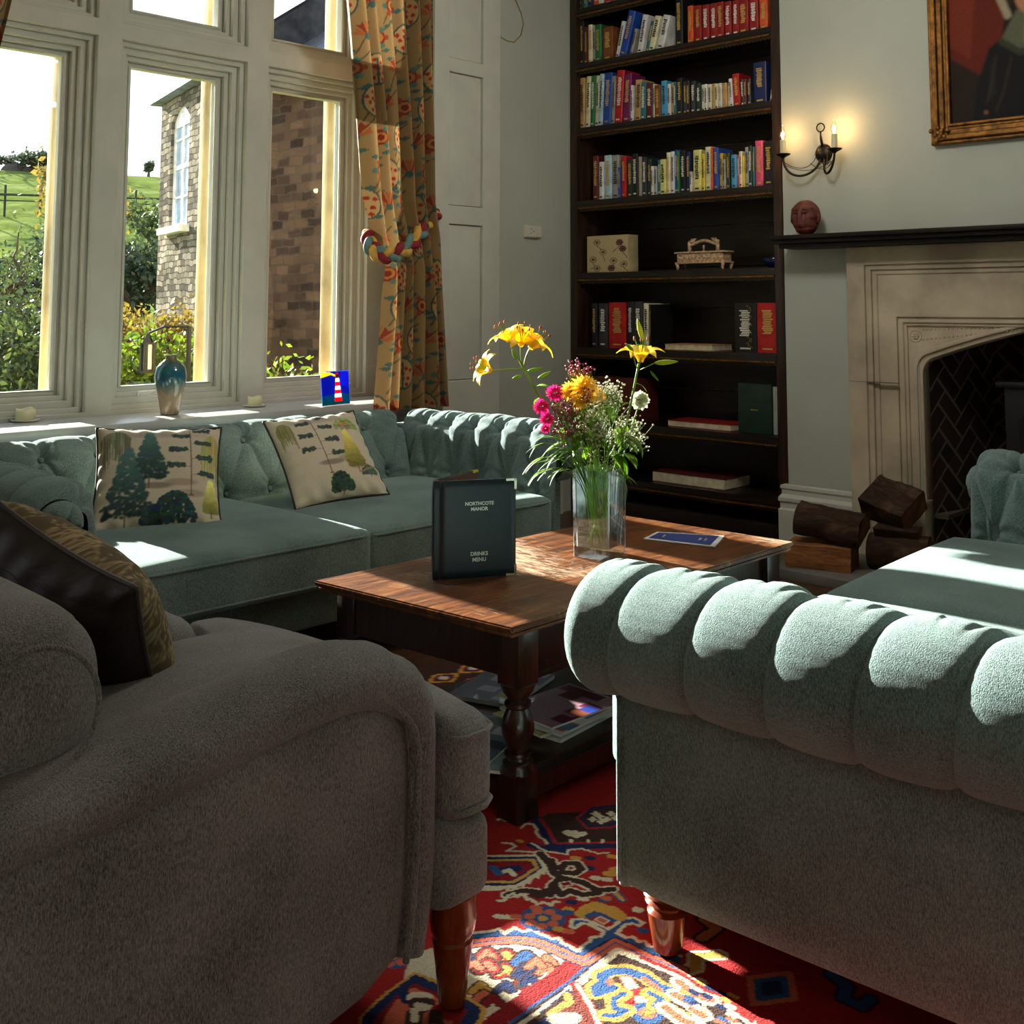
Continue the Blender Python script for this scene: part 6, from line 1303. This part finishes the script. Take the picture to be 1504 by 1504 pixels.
    # red diagonal band with serrated edge, blue and cream guard lines
    Ln([(760, 1010), (560, 1190), (380, 1310), (180, 1470), (60, 1560)], .085, DRED); Ln([(740, 1020), (560, 1180), (470, 1240)], .05, RED)
    Pg(zig([(560, 1130), (300, 1260), (120, 1400), (20, 1500)], 6, 16)+[(130, 1504), (400, 1290), (600, 1150)], DRED)
    Ln([(880, 930), (560, 1215), (330, 1370), (120, 1530)], .016, BLU); Ln([(895, 960), (600, 1215), (380, 1370), (190, 1504)], .020, BRN); Ln([(895, 975), (610, 1222), (400, 1374), (210, 1504)], .012, CRM)
    # blue zigzag band
    top_ = [(-300, 880), (0, 845), (60, 830), (100, 862), (170, 820), (230, 850), (300, 830), (340, 860), (400, 880), (430, 900), (480, 890), (510, 930), (560, 950), (620, 985), (660, 940), (700, 920), (710, 890), (780, 880), (800, 850), (690, 795), (640, 790), (600, 825), (570, 815), (575, 765), (640, 760), (700, 775), (830, 830), (880, 800), (930, 757), (1010, 750), (1080, 790), (1050, 808), (1000, 790), (950, 800), (890, 858), (950, 890), (1010, 885), (1040, 920), (1090, 915), (1110, 950), (1180, 960), (1240, 960), (1341, 1020)]
    bot_ = [(1341, 1110), (1230, 1060), (1090, 1015), (1000, 965), (870, 905), (800, 940), (650, 1030), (590, 1010), (480, 965), (330, 905), (200, 890), (0, 900), (-300, 940)]
    Pg(top_+bot_, BLU); Ln(top_, .0085, CRM)
    b2 = [(1341, 1120), (1230, 1070), (1090, 1028), (1000, 980), (880, 925), (760, 1000), (660, 1060), (590, 1035), (480, 985), (330, 925), (200, 905), (0, 915), (-300, 955)]
    Ln(b2, .034, NAVY); Ln(b2, .026, SAL); Ln(b2, .004, BLU)
    # lower right dark medallion
    md = [(895, 990), (1060, 1050), (1341, 1170), (1341+500, 1504), (1700, 2300), (900, 2100), (760, 1504), (610, 1225)]
    Pg(md, BRN); Ln([(400, 1374), (610, 1222), (895, 980), (1060, 1042), (1341, 1160), (1841, 1490)], .017, CRM); Ln([(1060, 1030), (1341, 1145), (1841, 1475)], .010, RED); Ln([(600, 1220), (700, 1380), (760, 1520)], .02, RED); Ln([(610, 1220), (712, 1380), (772, 1520)], .008, CRM)
    Pg([(590, 1240), (740, 1504), (300, 1504)], (112, 52, 44)); Pg([(560, 1240), (590, 1330), (450, 1420), (560, 1504), (250, 1504)], NAVY); Pg([(540, 1270), (560, 1330), (430, 1430), (300, 1504), (250, 1504)], BRN); Ln([(540, 1290), (560, 1340), (420, 1430), (470, 1490)], .014, GLD); Ln([(460, 1460), (580, 1455), (500, 1490)], .03, CRM)
    Ln([(730, 1250), (800, 1200), (770, 1155), (860, 1120), (960, 1115), (1080, 1155), (1190, 1235), (1270, 1265)], .036, GLD); Ln([(745, 1285), (870, 1245)], .034, GLD)
    Ln([(745, 1250), (810, 1200), (785, 1160), (860, 1128), (960, 1125), (1080, 1165), (1190, 1240), (1260, 1260)], .022, BLU); Ln([(750, 1280), (865, 1245)], .020, BLU); Ln([(1080, 1180), (1190, 1260)], .014, SAL)
    Pg([(810, 1195), (850, 1170), (880, 1210), (830, 1235)], SAL); Pg([(905, 1160), (985, 1155), (1075, 1265), (970, 1285)], SAL); Pg([(918, 1165), (980, 1162), (1062, 1262), (975, 1272)], CRM)
    q = G((1062, 1325)); r.disc(q[0], q[1], .034, .034, RED); r.disc(q[0], q[1], .012, .012, CRM); q = G((1105, 1420)); r.disc(q[0], q[1], .03, .03, BLU); r.disc(q[0], q[1], .016, .016, SAL); r.disc(q[0], q[1], .008, .008, GLD)
    for P in ([(940, 1285), (870, 1320), (880, 1390), (960, 1400), (880, 1440), (810, 1435)], [(1120, 1280), (1200, 1320), (1160, 1370), (1270, 1400), (1341, 1440)]): Ln(P, .034, GLD); Ln(P, .012, BLU)
    for P in ([(1330, 1200), (1430, 1290), (1560, 1330)], [(1300, 1290), (1420, 1360), (1500, 1440)], [(1230, 1380), (1350, 1470), (1450, 1504)]): Ln(P, .034, CRM); Ln(P, .016, SAL)
    for k in range(26): x, y = 1341+rr.uniform(0, 380), rr.uniform(1230, 1504); Ln([(x, y), (x+40, y+20)], .012, rr.choice([BLU, GLD, SAL, CRM, NAVY]))
    # rosette, gold palmette, small motifs on red
    q = G((370, 757)); r.disc(q[0], q[1], .047, .047, BLU)
    for k in range(7): a = k*.9; r.disc(q[0]+.028*math.cos(a), q[1]+.028*math.sin(a), .0115, .0115, SAL)
    r.disc(q[0], q[1], .01, .01, GLD)
    Ln([(650, 722), (690, 690), (740, 668), (800, 690), (850, 700), (905, 742)], .034, GLD); Ln([(690, 740), (740, 720), (860, 770)], .016, BLU); Pg([(725, 765), (770, 735), (850, 770), (800, 800)], CRM); Pg([(745, 767), (775, 745), (835, 772), (798, 790)], SAL)
    for (x, y, c) in ((545, 690, GLD), (545, 712, BLU), (60, 740, CRM), (130, 745, CRM), (180, 742, SAL), (800, 625, BLU), (815, 612, SAL), (1040, 695, CRM), (570, 640, NAVY), (320, 680, SAL), (650, 616, CRM), (1075, 840, BLU), (480, 830, GLD), (550, 845, SAL), (740, 470, CRM), (820, 480, CRM), (700, 400, NAVY), (860, 320, GLD), (700, 330, NAVY), (600, 330, GLD), (980, 515, CRM), (60, 530, CRM)): Ln([(x-12, y), (x+14, y+4)], .018, c)
    Ln([(870, 565), (930, 625)], .020, BLU); Ln([(870, 565), (930, 625)], .010, GLD); Pg([(1010, 670), (1070, 685), (1040, 715)], CRM)
    Ln([(830, 440), (890, 440), (870, 415), (930, 400)], .024, GLD)
    # upper left cream hexagon
    Pg(zig([(400, 430), (300, 495), (190, 550), (80, 560)], 5, 12)+[(-220, 560), (-400, 440), (-220, 315), (340, 305), (385, 380)], CRM); Pg([(-200, 325), (320, 322), (368, 400), (190, 518), (80, 528), (-200, 520), (-350, 430)], NAVY); Ln([(-200, 350), (300, 345), (330, 400), (170, 500), (-200, 500), (-310, 430), (-200, 350)], .010, GLD); Pg([(-180, 360), (280, 355), (300, 400), (150, 485), (-180, 490), (-270, 430)], DRED)
    Pg([(60, 400), (200, 380), (240, 410), (160, 440), (60, 450)], NAVY); Ln([(90, 430), (130, 415), (165, 450)], .014, CRM); Ln([(20, 400), (60, 440)], .02, BLU)
    # brown hooked tendrils outlined in cream
    for w, c in ((.030, CRM), (.020, BRN)):
        for P in ([(350, 300), (420, 370), (450, 440), (500, 470), (640, 500), (760, 560), (860, 550)], [(430, 350), (440, 400), (500, 400), (530, 370), (610, 370), (640, 410), (590, 440), (500, 430)], [(500, 470), (440, 520), (420, 590), (330, 570), (230, 560), (120, 590)], [(440, 520), (500, 590), (560, 560), (650, 590), (760, 575)]): Ln(P, w*(1 if c == CRM else 1), c)
    Pg([(340, 560), (400, 540), (430, 600), (330, 620), (260, 590)], BRN); Pg([(480, 500), (560, 490), (590, 525), (500, 535)], CRM); Pg([(495, 505), (555, 498), (575, 520), (508, 528)], DRED)
    Ln(zig([(60, 640), (160, 590), (240, 600), (300, 640), (400, 660), (480, 640)], 3, 10), .009, CRM)
    # navy ribbon and dark upper medallion
    Pg([(330, 60), (400, 20), (620, 10), (930, -60), (1100, 60), (1060, 250), (470, 245), (400, 180)], BRN); Ln([(330, 60), (380, 130), (440, 245), (700, 245), (1000, 235)], .030, NAVY); Ln([(355, 60), (400, 120), (460, 228), (1000, 222)], .010, RED); Ln([(440, 245), (400, 270), (290, 240)], .024, NAVY); Ln([(440, 260), (540, 290), (520, 270)], .02, NAVY)
    Ln([(290, 230), (400, 285), (540, 305), (550, 275), (640, 265), (760, 300), (830, 295)], .007, CRM)
    for x in (570, 690, 790): Pg([(x-25, 230), (x, 195), (x+25, 230)], RED); Ln([(x, 205), (x, 220)], .008, CRM)
    Ln([(540, 150), (600, 175), (650, 160)], .022, CRM); Ln([(595, 145), (600, 180)], .014, CRM)
    Pg([(600, 50), (700, -40), (930, -70), (1000, 30), (880, 120), (680, 130)], RED); Pg([(620, 52), (710, -25), (920, -50), (970, 30), (860, 108), (690, 118)], NAVY); Pg([(645, 55), (720, -8), (900, -32), (940, 30), (840, 95), (705, 103)], BRN)
    for x, y in ((720, 60), (770, 40), (820, 60), (780, 75), (850, 20), (740, 20), (880, 50)): Ln([(x-20, y), (x+20, y)], .010, CRM); Ln([(x, y-12), (x, y+12)], .010, CRM)
    Ln([(220, 120), (250, 90), (300, 95), (330, 130), (320, 150), (350, 190), (380, 200), (400, 230)], .008, CRM); Ln([(90, 225), (150, 230), (180, 250), (120, 280), (300, 290)], .008, CRM); Ln([(60, 60), (90, 50), (110, 70)], .012, CRM); Ln([(200, 210), (215, 215)], .014, GLD)
    # octagon at lower left (second crop)
    k = dict(ox=540)
    for pts, c in (([(60, 1330), (130, 1270), (330, 1130), (440, 1170), (560, 1230), (720, 1310), (840, 1390), (820, 1470), (640, 1700), (-100, 1700), (-60, 1450)], GLD), ([(80, 1340), (150, 1280), (335, 1148), (430, 1190), (700, 1320), (800, 1395), (780, 1460), (620, 1680), (-80, 1680), (-40, 1450)], NAVY), ([(150, 1360), (200, 1300), (330, 1210), (420, 1250), (600, 1330), (700, 1400), (560, 1660), (0, 1660), (60, 1440)], DRED), ([(200, 1330), (320, 1240), (420, 1280), (560, 1350), (640, 1410), (520, 1640), (60, 1640), (120, 1450)], SAL)): Pg(pts, c, **k)
    Ln([(250, 1260), (270, 1330)], .02, NAVY, **k); Ln([(330, 1310), (400, 1310)], .03, CRM, **k); Ln([(340, 1350), (420, 1350), (330, 1420), (320, 1500)], .03, BRN, **k); Ln([(350, 1360), (430, 1380), (330, 1400), (330, 1470)], .014, CRM, **k); Ln([(500, 1400), (600, 1440)], .03, RED, **k); Pg([(430, 1400), (520, 1400), (540, 1500), (420, 1500)], BRN, **k)
    U, V = np.meshgrid(gx, gy); Z = .010+.0012*RNG.random(U.shape)
    o = grid_mesh(np.stack([U, V, Z], -1), nx, ny, 'persian_rug', M_RUG, None, cols=r.a*(.93+.14*RNG.random(U.shape)[..., None]))
    tag(o, 'red, navy and cream patterned Persian rug covering the floor', 'rug')
    b = obox('rug_backing', (X0, X1, Y0, Y1, .0008, .0092), plain('rug backing', (70, 50, 40), .95), o)
build_rug()
# ------------------------------------------------------------------ outside
GZ = -.55
vd = at(120, 450, D=1.0); vdx, vdy = vd.x, vd.y
skyZ = lambda D: at(150, 256, D=D).z
def hz(d):
    return float(np.interp(d, [0, 9, 14, 30, 60, 88, 96, 140], [GZ, GZ, GZ+.1, 1.2, skyZ(60)-4.2, skyZ(88)-.75, skyZ(96), skyZ(96)+.5]))
M_GRASS, _nt, _b = nt_new('hillside grass'); _n = nd(_nt, 'ShaderNodeTexNoise', i_Scale=.35, i_Detail=8., i_Roughness=.7); _nt.links.new(coords(_nt, (1, 1, 4)), _n.inputs['Vector'])
_nt.links.new(ramp(_nt, _n.outputs['Fac'], [(.3, (70, 84, 38)), (.5, (112, 124, 62)), (.7, (142, 150, 88))]), _b.inputs['Base Color']); _b.inputs['Roughness'].default_value = 1; _b.inputs['Specular IOR Level'].default_value = 0; bump(_nt, _b, _n.outputs['Fac'], .5, .4)
D_ = np.linspace(4.5, 150, 120)**1.0; S_ = np.linspace(-90, 90, 80); SS, DD = np.meshgrid(S_, D_); SS = SS*(DD/150*.85+.15)
Hh = np.vectorize(hz)(DD)+.12*np.sin(SS*.7)*np.clip((DD-15)/30, 0, 1)*np.clip((86-DD)/10, 0, 1)
Xt, Yt = DD*vdx-SS*vdy, DD*vdy+SS*vdx
Hh = np.where(Xt > -5.5, GZ, Hh)
g = grid_mesh(np.stack([np.minimum(Xt, -5.32), Yt, Hh], -1), 80, 120, 'grass_hillside', M_GRASS); tag(g, 'green grassy hillside rising beyond the windows', 'hillside', kind='structure')
def ground_pt(x, y, D): p = at(x, 450, D=D); d = p.x*vdx+p.y*vdy; return Vector((p.x, p.y, hz(d)))
# fence
fe = empty('field_fence', (0, 0, 0)); tag(fe, 'dark post and rail fence crossing the green hill', 'fence'); bm = bmesh.new(); Dd = 72; zf = at(150, 288, D=Dd).z
L_, R_ = at(-60, 288, D=Dd), at(520, 290, D=Dd); M_FEN = plain('weathered fence', (52, 56, 40), .9)
tube(bm, [(L_.x, L_.y, zf-.15), (R_.x, R_.y, zf-.15)], .07, 5); tube(bm, [(L_.x, L_.y, zf-.5), (R_.x, R_.y, zf-.5)], .04, 5); new_obj('rail', bm, M_FEN, fe)
for px_ in (-40, 8, 60, 110, 160, 200, 245, 300): q = at(px_, 280, D=Dd); bm = bmesh.new(); tube(bm, [(q.x, q.y, zf-2.4), (q.x, q.y, zf+.45)], .07, 6); new_obj('post', bm, M_FEN, fe)
# trees and shrubs
def tree(name, base, H, W, dens, leafsz, mat, label, cat='tree', seed=0, trunk=.08, lean=0, crown0=.3, bare=False, group=None, tips=9, shape=1.0):
    rr = random.Random(seed); o = empty(name, base); tag(o, label, cat, group); bw = bmesh.new(); anchors = []
    def br(p, d, L, r, lv):
        n = 4; pts = [p]; q = p.copy(); dd = d.copy()
        for k in range(n): dd = (dd+Vector((rr.gauss(0, .16), rr.gauss(0, .16), rr.gauss(0, .1)+.05))).normalized(); q = q+dd*L/n; pts.append(q.copy())
        tube(bw, pts, [r*(1-.55*k/n) for k in range(n+1)], 5 if lv else 8, cap=False)
        if lv >= 3: anchors.extend(pts[1:]); return
        if lv >= 1: anchors.extend(pts[2:])
        for k in range(4 if lv == 0 else 3):
            a = rr.uniform(0, 2*PI); s = Vector((math.cos(a), math.sin(a), 0)); nd_ = (dd*.55+s*rr.uniform(.5, .9)*shape+Vector((0, 0, .35))).normalized(); br(pts[-1 - (k % 3)], nd_, L*rr.uniform(.55, .8), r*.45, lv+1)
    br(Vector((0, 0, -.1)), Vector((lean, 0, 1)).normalized(), H*crown0, trunk, 0)
    hi = max(a.z for a in anchors); wi = max(math.hypot(a.x, a.y) for a in anchors); M4 = Matrix.Diagonal((W/wi, W/wi, (H)/hi, 1)); bmesh.ops.transform(bw, matrix=M4, verts=bw.verts); anchors = [M4 @ a for a in anchors]
    new_obj('trunk_and_branches', bw, M_TWIG, o)
    n = dens; A = np.array([tuple(a) for a in anchors]); rg = np.random.default_rng(seed); C = A[rg.integers(0, len(A), n)]+rg.normal(0, 1, (n, 3))*np.array([W*.16, W*.16, H*.07]); C[:, 2] = np.maximum(C[:, 2], .02)
    a = rg.normal(0, 1, (n, 3)); a /= np.linalg.norm(a, axis=1)[:, None]; b = np.cross(a, rg.normal(0, 1, (n, 3))); b /= np.linalg.norm(b, axis=1)[:, None]; s = leafsz*rg.uniform(.6, 1.3, n)[:, None]
    V = np.stack([C-a*s, C+b*s*.5, C+a*s, C-b*s*.5], 1).reshape(-1, 3); me = bpy.data.meshes.new('foliage'); me.vertices.add(len(V)); me.vertices.foreach_set('co', V.astype(np.float32).ravel())
    me.loops.add(len(V)); me.loops.foreach_set('vertex_index', np.arange(len(V), dtype=np.int32)); me.polygons.add(n); me.polygons.foreach_set('loop_start', (np.arange(n)*4).astype(np.int32)); me.polygons.foreach_set('loop_total', np.full(n, 4, np.int32)); me.update(calc_edges=True)
    link('foliage', me, mat, o); return o
M_TWIG = plain('twigs', (72, 62, 46), .9); M_L1 = leafy('hedge leaf mid', (48, 66, 34), (84, 98, 46), .3); M_L2 = leafy('hedge leaf dark', (38, 54, 34), (68, 82, 48), .3); M_L3 = leafy('autumn leaf', (110, 96, 40), (146, 126, 50), .3); M_L4 = leafy('bright shrub leaf', (70, 104, 22), (116, 134, 34), .4); M_L5 = leafy('distant leaf', (52, 66, 44), (76, 90, 58), .2)
def tr(px_, pytop, D, W, *a, base=None, **k):
    b = ground_pt(px_, 0, D); H = at(px_, pytop, D=D).z-b.z; return tree(a[0], b, H, W, *a[1:], **k)
TG_ = 'shrubs and trees beyond the window'
tr(45, 330, 15, 1.1, 'bare_tree', 1500, .035, M_L1, 'ivy-clad bare-topped tree close outside the left light', seed=1, trunk=.10, crown0=.35, group=TG_)
tr(66, 245, 30, 1.5, 'golden_tree', 5000, .10, M_L3, 'tall yellowish tree beside the stone jamb of the left light', seed=2, trunk=.14, group=TG_)
tr(8, 425, 13, .9, 'leafy_shrub', 3200, .04, M_L2, 'dark leafy shrub low at the left edge of the window', cat='shrub', seed=3, trunk=.05, crown0=.2, group=TG_)
tr(52, 470, 12, .9, 'leafy_shrub', 3200, .04, M_L1, 'rounded green shrub below the bare-topped tree', cat='shrub', seed=4, trunk=.05, crown0=.2, group=TG_)
tr(20, 360, 26, 3.2, 'hedgerow_tree', 1800, .08, M_L2, 'bushy hedgerow tree on the slope behind the left light', seed=5, trunk=.12, crown0=.2, group=TG_)
tr(196, 345, 24, 1.7, 'dark_tree', 5200, .075, M_L2, 'dense dark tree in the middle light left of the stone house', seed=6, trunk=.12, crown0=.2, group=TG_)
tr(228, 300, 34, 1.4, 'thin_tree', 1500, .10, M_L1, 'thin twiggy tree against the slope beside the house corner', seed=16, trunk=.1, group=TG_)
tr(190, 462, 14, .8, 'leafy_shrub', 3800, .045, M_L3, 'yellow-green shrub at the foot of the dark tree', cat='shrub', seed=7, trunk=.05, crown0=.2, group=TG_)
tr(205, 490, 11.5, .6, 'leafy_shrub', 3000, .04, M_L4, 'bright green shrub low in the middle light beside the lantern', cat='shrub', seed=8, trunk=.04, crown0=.2, group=TG_)
tr(400, 528, 9.2, .6, 'garden_plant', 900, .035, M_L4, 'light green plant at the foot of the shaded wall', cat='shrub', seed=9, trunk=.03, crown0=.2, group=TG_)
tr(445, 536, 8.9, .5, 'garden_plant', 800, .035, M_L4, 'pale plant right of the other one under the shaded wall', cat='shrub', seed=10, trunk=.03, crown0=.2, group=TG_)
for i, (px_, pt2, W) in enumerate(((12, 222, 3.8), (40, 226, 3.2), (66, 222, 3.6), (-30, 228, 4), (100, 230, 3))):
    lbs = ['skyline tree, the widest crown at the left of the ridge', 'skyline tree, middle one of the ridge group', 'skyline tree at the right of the ridge group, near the stone jamb', 'skyline tree outside the left picture edge', 'skyline tree hidden behind the first mullion']
    tr(px_, pt2, 97, W, 'ridge_tree', 300, .18, M_L5, lbs[i], seed=30+i, trunk=.2, crown0=.4, group='trees on the ridge', shape=1.6)
tr(212, 238, 96, .5, 'ridge_stump', 260, .18, M_L5, 'small dark shrub alone on the ridge in the middle light', cat='shrub', seed=40, trunk=.25, crown0=.6)
# far stone house: wing seen edge on, with sash window
M_ST1 = brickwall('rubble stone grey tan', (146, 138, 122), (78, 74, 68), (66, 62, 56), .21, .085, .9, .16)  # grey-tan colours of the rubble itself
M_ST2 = brickwall('coursed brown stone', (96, 76, 62), (48, 40, 38), (74, 66, 58), .25, .105, .8, .14)
M_SLT = plain('blue grey slate', (112, 122, 138), .5, var=.2, vs=6, bs=.5, bscale=12)
cA = at(229, 450, D=17.5); wdir = Vector((.97, -.244, 0)).normalized(); LA = 4.0
hA = empty('stone_house', (cA.x, cA.y, GZ), math.atan2(wdir.y, wdir.x)); tag(hA, 'tall rubble stone house with slate eaves and a white sash window', 'house')
zE = at(235, 138, D=17.5).z-GZ
# local: x along the wall towards us, y into the building
wn = at(252, 250, D=1); 
def along(px_):   # where the view ray meets the wall plane, as local x
    d = at(px_, 450, D=1.0); n = Vector((-wdir.y, wdir.x)); t = (Vector((cA.x, cA.y))).dot(n)/Vector((d.x, d.y)).dot(n); q = Vector((d.x*t, d.y*t))-Vector((cA.x, cA.y)); return q.dot(Vector((wdir.x, wdir.y))), t
xa, ta = along(244); xb, tb_ = along(271); za0, za1 = at(258, 333, D=(ta+tb_)/2).z-GZ, at(262, 155, D=(ta+tb_)/2).z-GZ
plate('wall', rect(0, LA, 0, zE), [[(xa, za0), (xa, za1-.2)]+[(xa+(xb-xa)*k/8, za1-.2+.2*math.sin(PI*k/8)) for k in range(1, 8)]+[(xb, za1-.2), (xb, za0)]], M_ST1, .3, lambda a, b, c: Vector((a, c, b)), hA)
obox('end_wall', (0, .3, .3, 7, 0, zE), M_ST1, hA); obox('inner_wall', (.3, LA, 2.5, 2.6, 0, zE), M_BLACK, hA)
wf = obox('sash_window', (xa, xb, .05, .08, za0, za0+.06), M_WHITE, hA)
for (a, b, c, d) in ((xa, xa+.07, za0, za1), (xb-.07, xb, za0, za1), (xa, xb, (za0+za1)/2-.03, (za0+za1)/2+.03), (xa, xb, za1-.28, za1), ((xa+xb)/2-.015, (xa+xb)/2+.015, za0, za1), (xa, xb, za0+(za1-za0)*.25-.012, za0+(za1-za0)*.25+.012), (xa, xb, za0+(za1-za0)*.73-.012, za0+(za1-za0)*.73+.012)): obox('sash_bar', (a, b, .045, .08, c, d), M_WHITE, wf)
obox('sash_glass', (xa, xb, .07, .075, za0, za1), plain('painted sky reflection', (150, 172, 196), .15), wf); obox('window_sill', (xa-.12, xb+.12, -.14, .12, za0-.1, za0), M_WHITE, hA, .01)  # pale blue base colour of the pane imitates reflected sky
bm = bmesh.new(); v = [bm.verts.new(p) for p in ((-.16, -.16, zE-.05), (LA+.3, -.16, zE-.05), (LA+.3, 3, zE+2.3), (1.2, 3, zE+2.3), (-.16, 7, zE-.05), (-.16, -.16, zE-.17), (LA+.3, -.16, zE-.17), (-.16, 7, zE-.17), (LA+.3, 7, zE-.17), (LA+.3, 7, zE-.05))]
for q in ((0, 1, 2, 3), (0, 3, 4), (5, 6, 1, 0), (5, 0, 4, 7), (5, 7, 8, 6), (3, 2, 9, 4)): bm.faces.new([v[i] for i in q])
bmesh.ops.recalc_face_normals(bm, faces=bm.faces); new_obj('slate_roof', bm, M_SLT, hA)
# lean-to gable left of the house corner and lantern
lt = empty('outbuilding', (cA.x, cA.y, GZ), math.atan2(wdir.y, wdir.x)); tag(lt, 'low stone outbuilding with sloping coping left of the house corner', 'outbuilding')
D0 = 17.9; zr = at(226, 450, D=D0).z-GZ; zl = at(202, 485, D=D0).z-GZ
bm = bmesh.new(); P0 = [(-.02, zr), (-1.15, zl), (-1.15, 0), (-.02, 0)]; f0 = [bm.verts.new((a, .5, b)) for a, b in P0]; f1 = [bm.verts.new((a, 2.5, b)) for a, b in P0]; bm.faces.new(f0); bm.faces.new(f1[::-1])
for k in range(4): bm.faces.new((f0[k], f0[(k+1) % 4], f1[(k+1) % 4], f1[k]))
bmesh.ops.recalc_face_normals(bm, faces=bm.faces); new_obj('gable_wall', bm, M_ST1, lt); bm = bmesh.new(); tube(bm, [(-.02, .46, zr+.05), (-1.25, .46, zl+.0)], .07, 6); new_obj('coping', bm, M_SLT, lt)
ln = at(217, 524, D=9.6); la = empty('garden_lantern', (ln.x, ln.y, ln.z)); tag(la, 'small black wall lantern hanging outside the middle light', 'lantern'); s = .034
bm = bmesh.new()
for sx in (-1, 1):
    for sy_ in (-1, 1): box(bm, sx*s-.012, sx*s+.012, sy_*s-.012, sy_*s+.012, -.12, .11)
box(bm, -s-.01, s+.01, -s-.01, s+.01, -.13, -.11); box(bm, -s-.01, s+.01, -s-.01, s+.01, .1, .115); lathe(bm, [(s*1.5, .11), (.02, .17), (.01, .19)], 4); new_obj('lantern_cage', bm, M_BLACK, la); obox('lantern_glass', (-s+.01, s-.01, -s+.01, s-.01, -.1, .1), plain('frosted lantern glass', (225, 225, 215), .4), la)
bm = bmesh.new(); ax = Vector((.0, .0, .19)); tube(bm, [ax, ax+Vector((.02, .12, .05)), ax+Vector((.02, .35, .05))], .010, 6); tube(bm, [(.02, .35, .24), (.02, .35, -1.9)], .022, 6); new_obj('bracket_post', bm, M_BLACK, la)
# near wing in shade seen through the right light
YW = 7.4; pL = at(372, 450, Y=YW); pR = at(520, 450, Y=YW); zW = at(440, 108, Y=YW).z
hB = empty('stone_wing', (0, 0, 0)); tag(hB, 'shaded brown stone wing with slate roof filling the right light', 'house')
obox('wall', (pL.x, -5.4, YW, YW+4, GZ-.1, zW), M_ST2, hB)
yr = YW+2.2; zr = zW+1.75
bm = bmesh.new(); v = [bm.verts.new(p) for p in ((pL.x-.15, YW-.25, zW-.12), (-5.4, YW-.25, zW-.12), (-5.4, yr, zr), (pL.x-.15, yr, zr), (pL.x-.15, YW+4.2, zW-.12), (-5.4, YW+4.2, zW-.12))]
for q in ((0, 1, 2, 3), (3, 2, 5, 4), (0, 3, 4), (1, 5, 2)): bm.faces.new([v[i] for i in q])
new_obj('slate_roof', bm, M_SLT, hB)
obox('corner_return', (-5.6, -5.30, 4.2, YW, GZ, 4.2), M_BATH, hB)
# ------------------------------------------------------------------ light
w = bpy.data.worlds.new('sky'); sc.world = w; w.use_nodes = True; nt = w.node_tree; bg = nt.nodes['Background']
tc = nd(nt, 'ShaderNodeTexCoord'); sx = nd(nt, 'ShaderNodeSeparateXYZ'); nt.links.new(tc.outputs['Generated'], sx.inputs[0])
nt.links.new(ramp(nt, sx.outputs['Z'], [(.0, (232, 234, 236)), (.25, (222, 228, 236)), (.8, (150, 180, 215))]), bg.inputs['Color']); bg.inputs['Strength'].default_value = SKY = 2.0; LAMP = 165
sun = bpy.data.lights.new('sun', 'SUN'); sun.energy = 30; sun.angle = math.radians(.6); sun.color = (1, .93, .82); so_ = bpy.data.objects.new('sun', sun); COL.objects.link(so_)
EL = math.radians(18); d = Vector((math.cos(EL), -.055*math.cos(EL), -math.sin(EL))); so_.rotation_euler = d.to_track_quat('-Z', 'Y').to_euler()
def portal(loc, rot, sx_, sy__):
    L = bpy.data.lights.new('daylight_portal', 'AREA'); L.shape = 'RECTANGLE'; L.size = sx_; L.size_y = sy__; L.cycles.is_portal = True
    o = bpy.data.objects.new('daylight_portal', L); COL.objects.link(o); o.location = loc; o.rotation_euler = rot
portal((-5.32, 2.75, 2.0), (0, -PI/2, 0), 2.6, 2.7)
portal((-5.2, -1.3, 2.0), (0, -PI/2, 0), 2.6, 2.1)

# added fill light: unseen globe pendants above the picture and behind the camera
M_GLOBE = plain('opal glass globe', (250, 245, 235), .4, emit=(255, 240, 220), es=6)  # glowing globe of the added fill lamps
def pendant(x, y, z, E, col, label):  # unseen lamp added to brighten the room
    o = empty('fill_pendant', (x, y, z)); tag(o, label, 'added fill lamp')
    bm = bmesh.new(); bmesh.ops.create_uvsphere(bm, u_segments=24, v_segments=16, radius=.15); new_obj('fill_globe', bm, M_GLOBE, o, smooth=True)
    bm = bmesh.new(); tube(bm, [(0, 0, .15), (0, 0, ZC-z)], .006, 6); lathe(bm, [(.03, .13), (.03, .17), (.01, .18)], 16); new_obj('rod', bm, M_BRASS, o)
    L = bpy.data.lights.new('fill_light', 'POINT'); L.energy = E; L.color = col; L.shadow_soft_size = .17; q = bpy.data.objects.new('fill_light', L); COL.objects.link(q); q.location = (x, y, z-.01)
pendant(-2.3, 3.3, 2.85, LAMP, (1, .95, .87), 'opal glass globe pendant added as fill light over the coffee table, above the picture')
pendant(-.2, -1.2, 2.75, 20, (1, .74, .46), 'opal glass globe pendant added as fill light behind the camera')
# ------------------------------------------------------------------ camera
cam = bpy.data.cameras.new('camera'); co = bpy.data.objects.new('camera', cam); COL.objects.link(co); sc.camera = co
co.location = (0, 0, EYE); co.rotation_euler = (PI/2+PITCH, 0, YAW)
cam.sensor_width = 36; cam.lens = F/1504*36; cam.shift_x = (752-PX)/1504; cam.shift_y = -(752-PY)/1504; cam.clip_end = 600; cam.clip_start = .05
vs_ = sc.view_settings; vs_.view_transform = 'Standard'; vs_.look = 'None'; vs_.gamma = 1; vs_.exposure = .5; vs_.use_curve_mapping = False
sc.cycles.use_denoising = True; sc.cycles.max_bounces = 10; sc.cycles.transparent_max_bounces = 24; sc.cycles.sample_clamp_indirect = 4; sc.cycles.caustics_reflective = False; sc.cycles.caustics_refractive = False
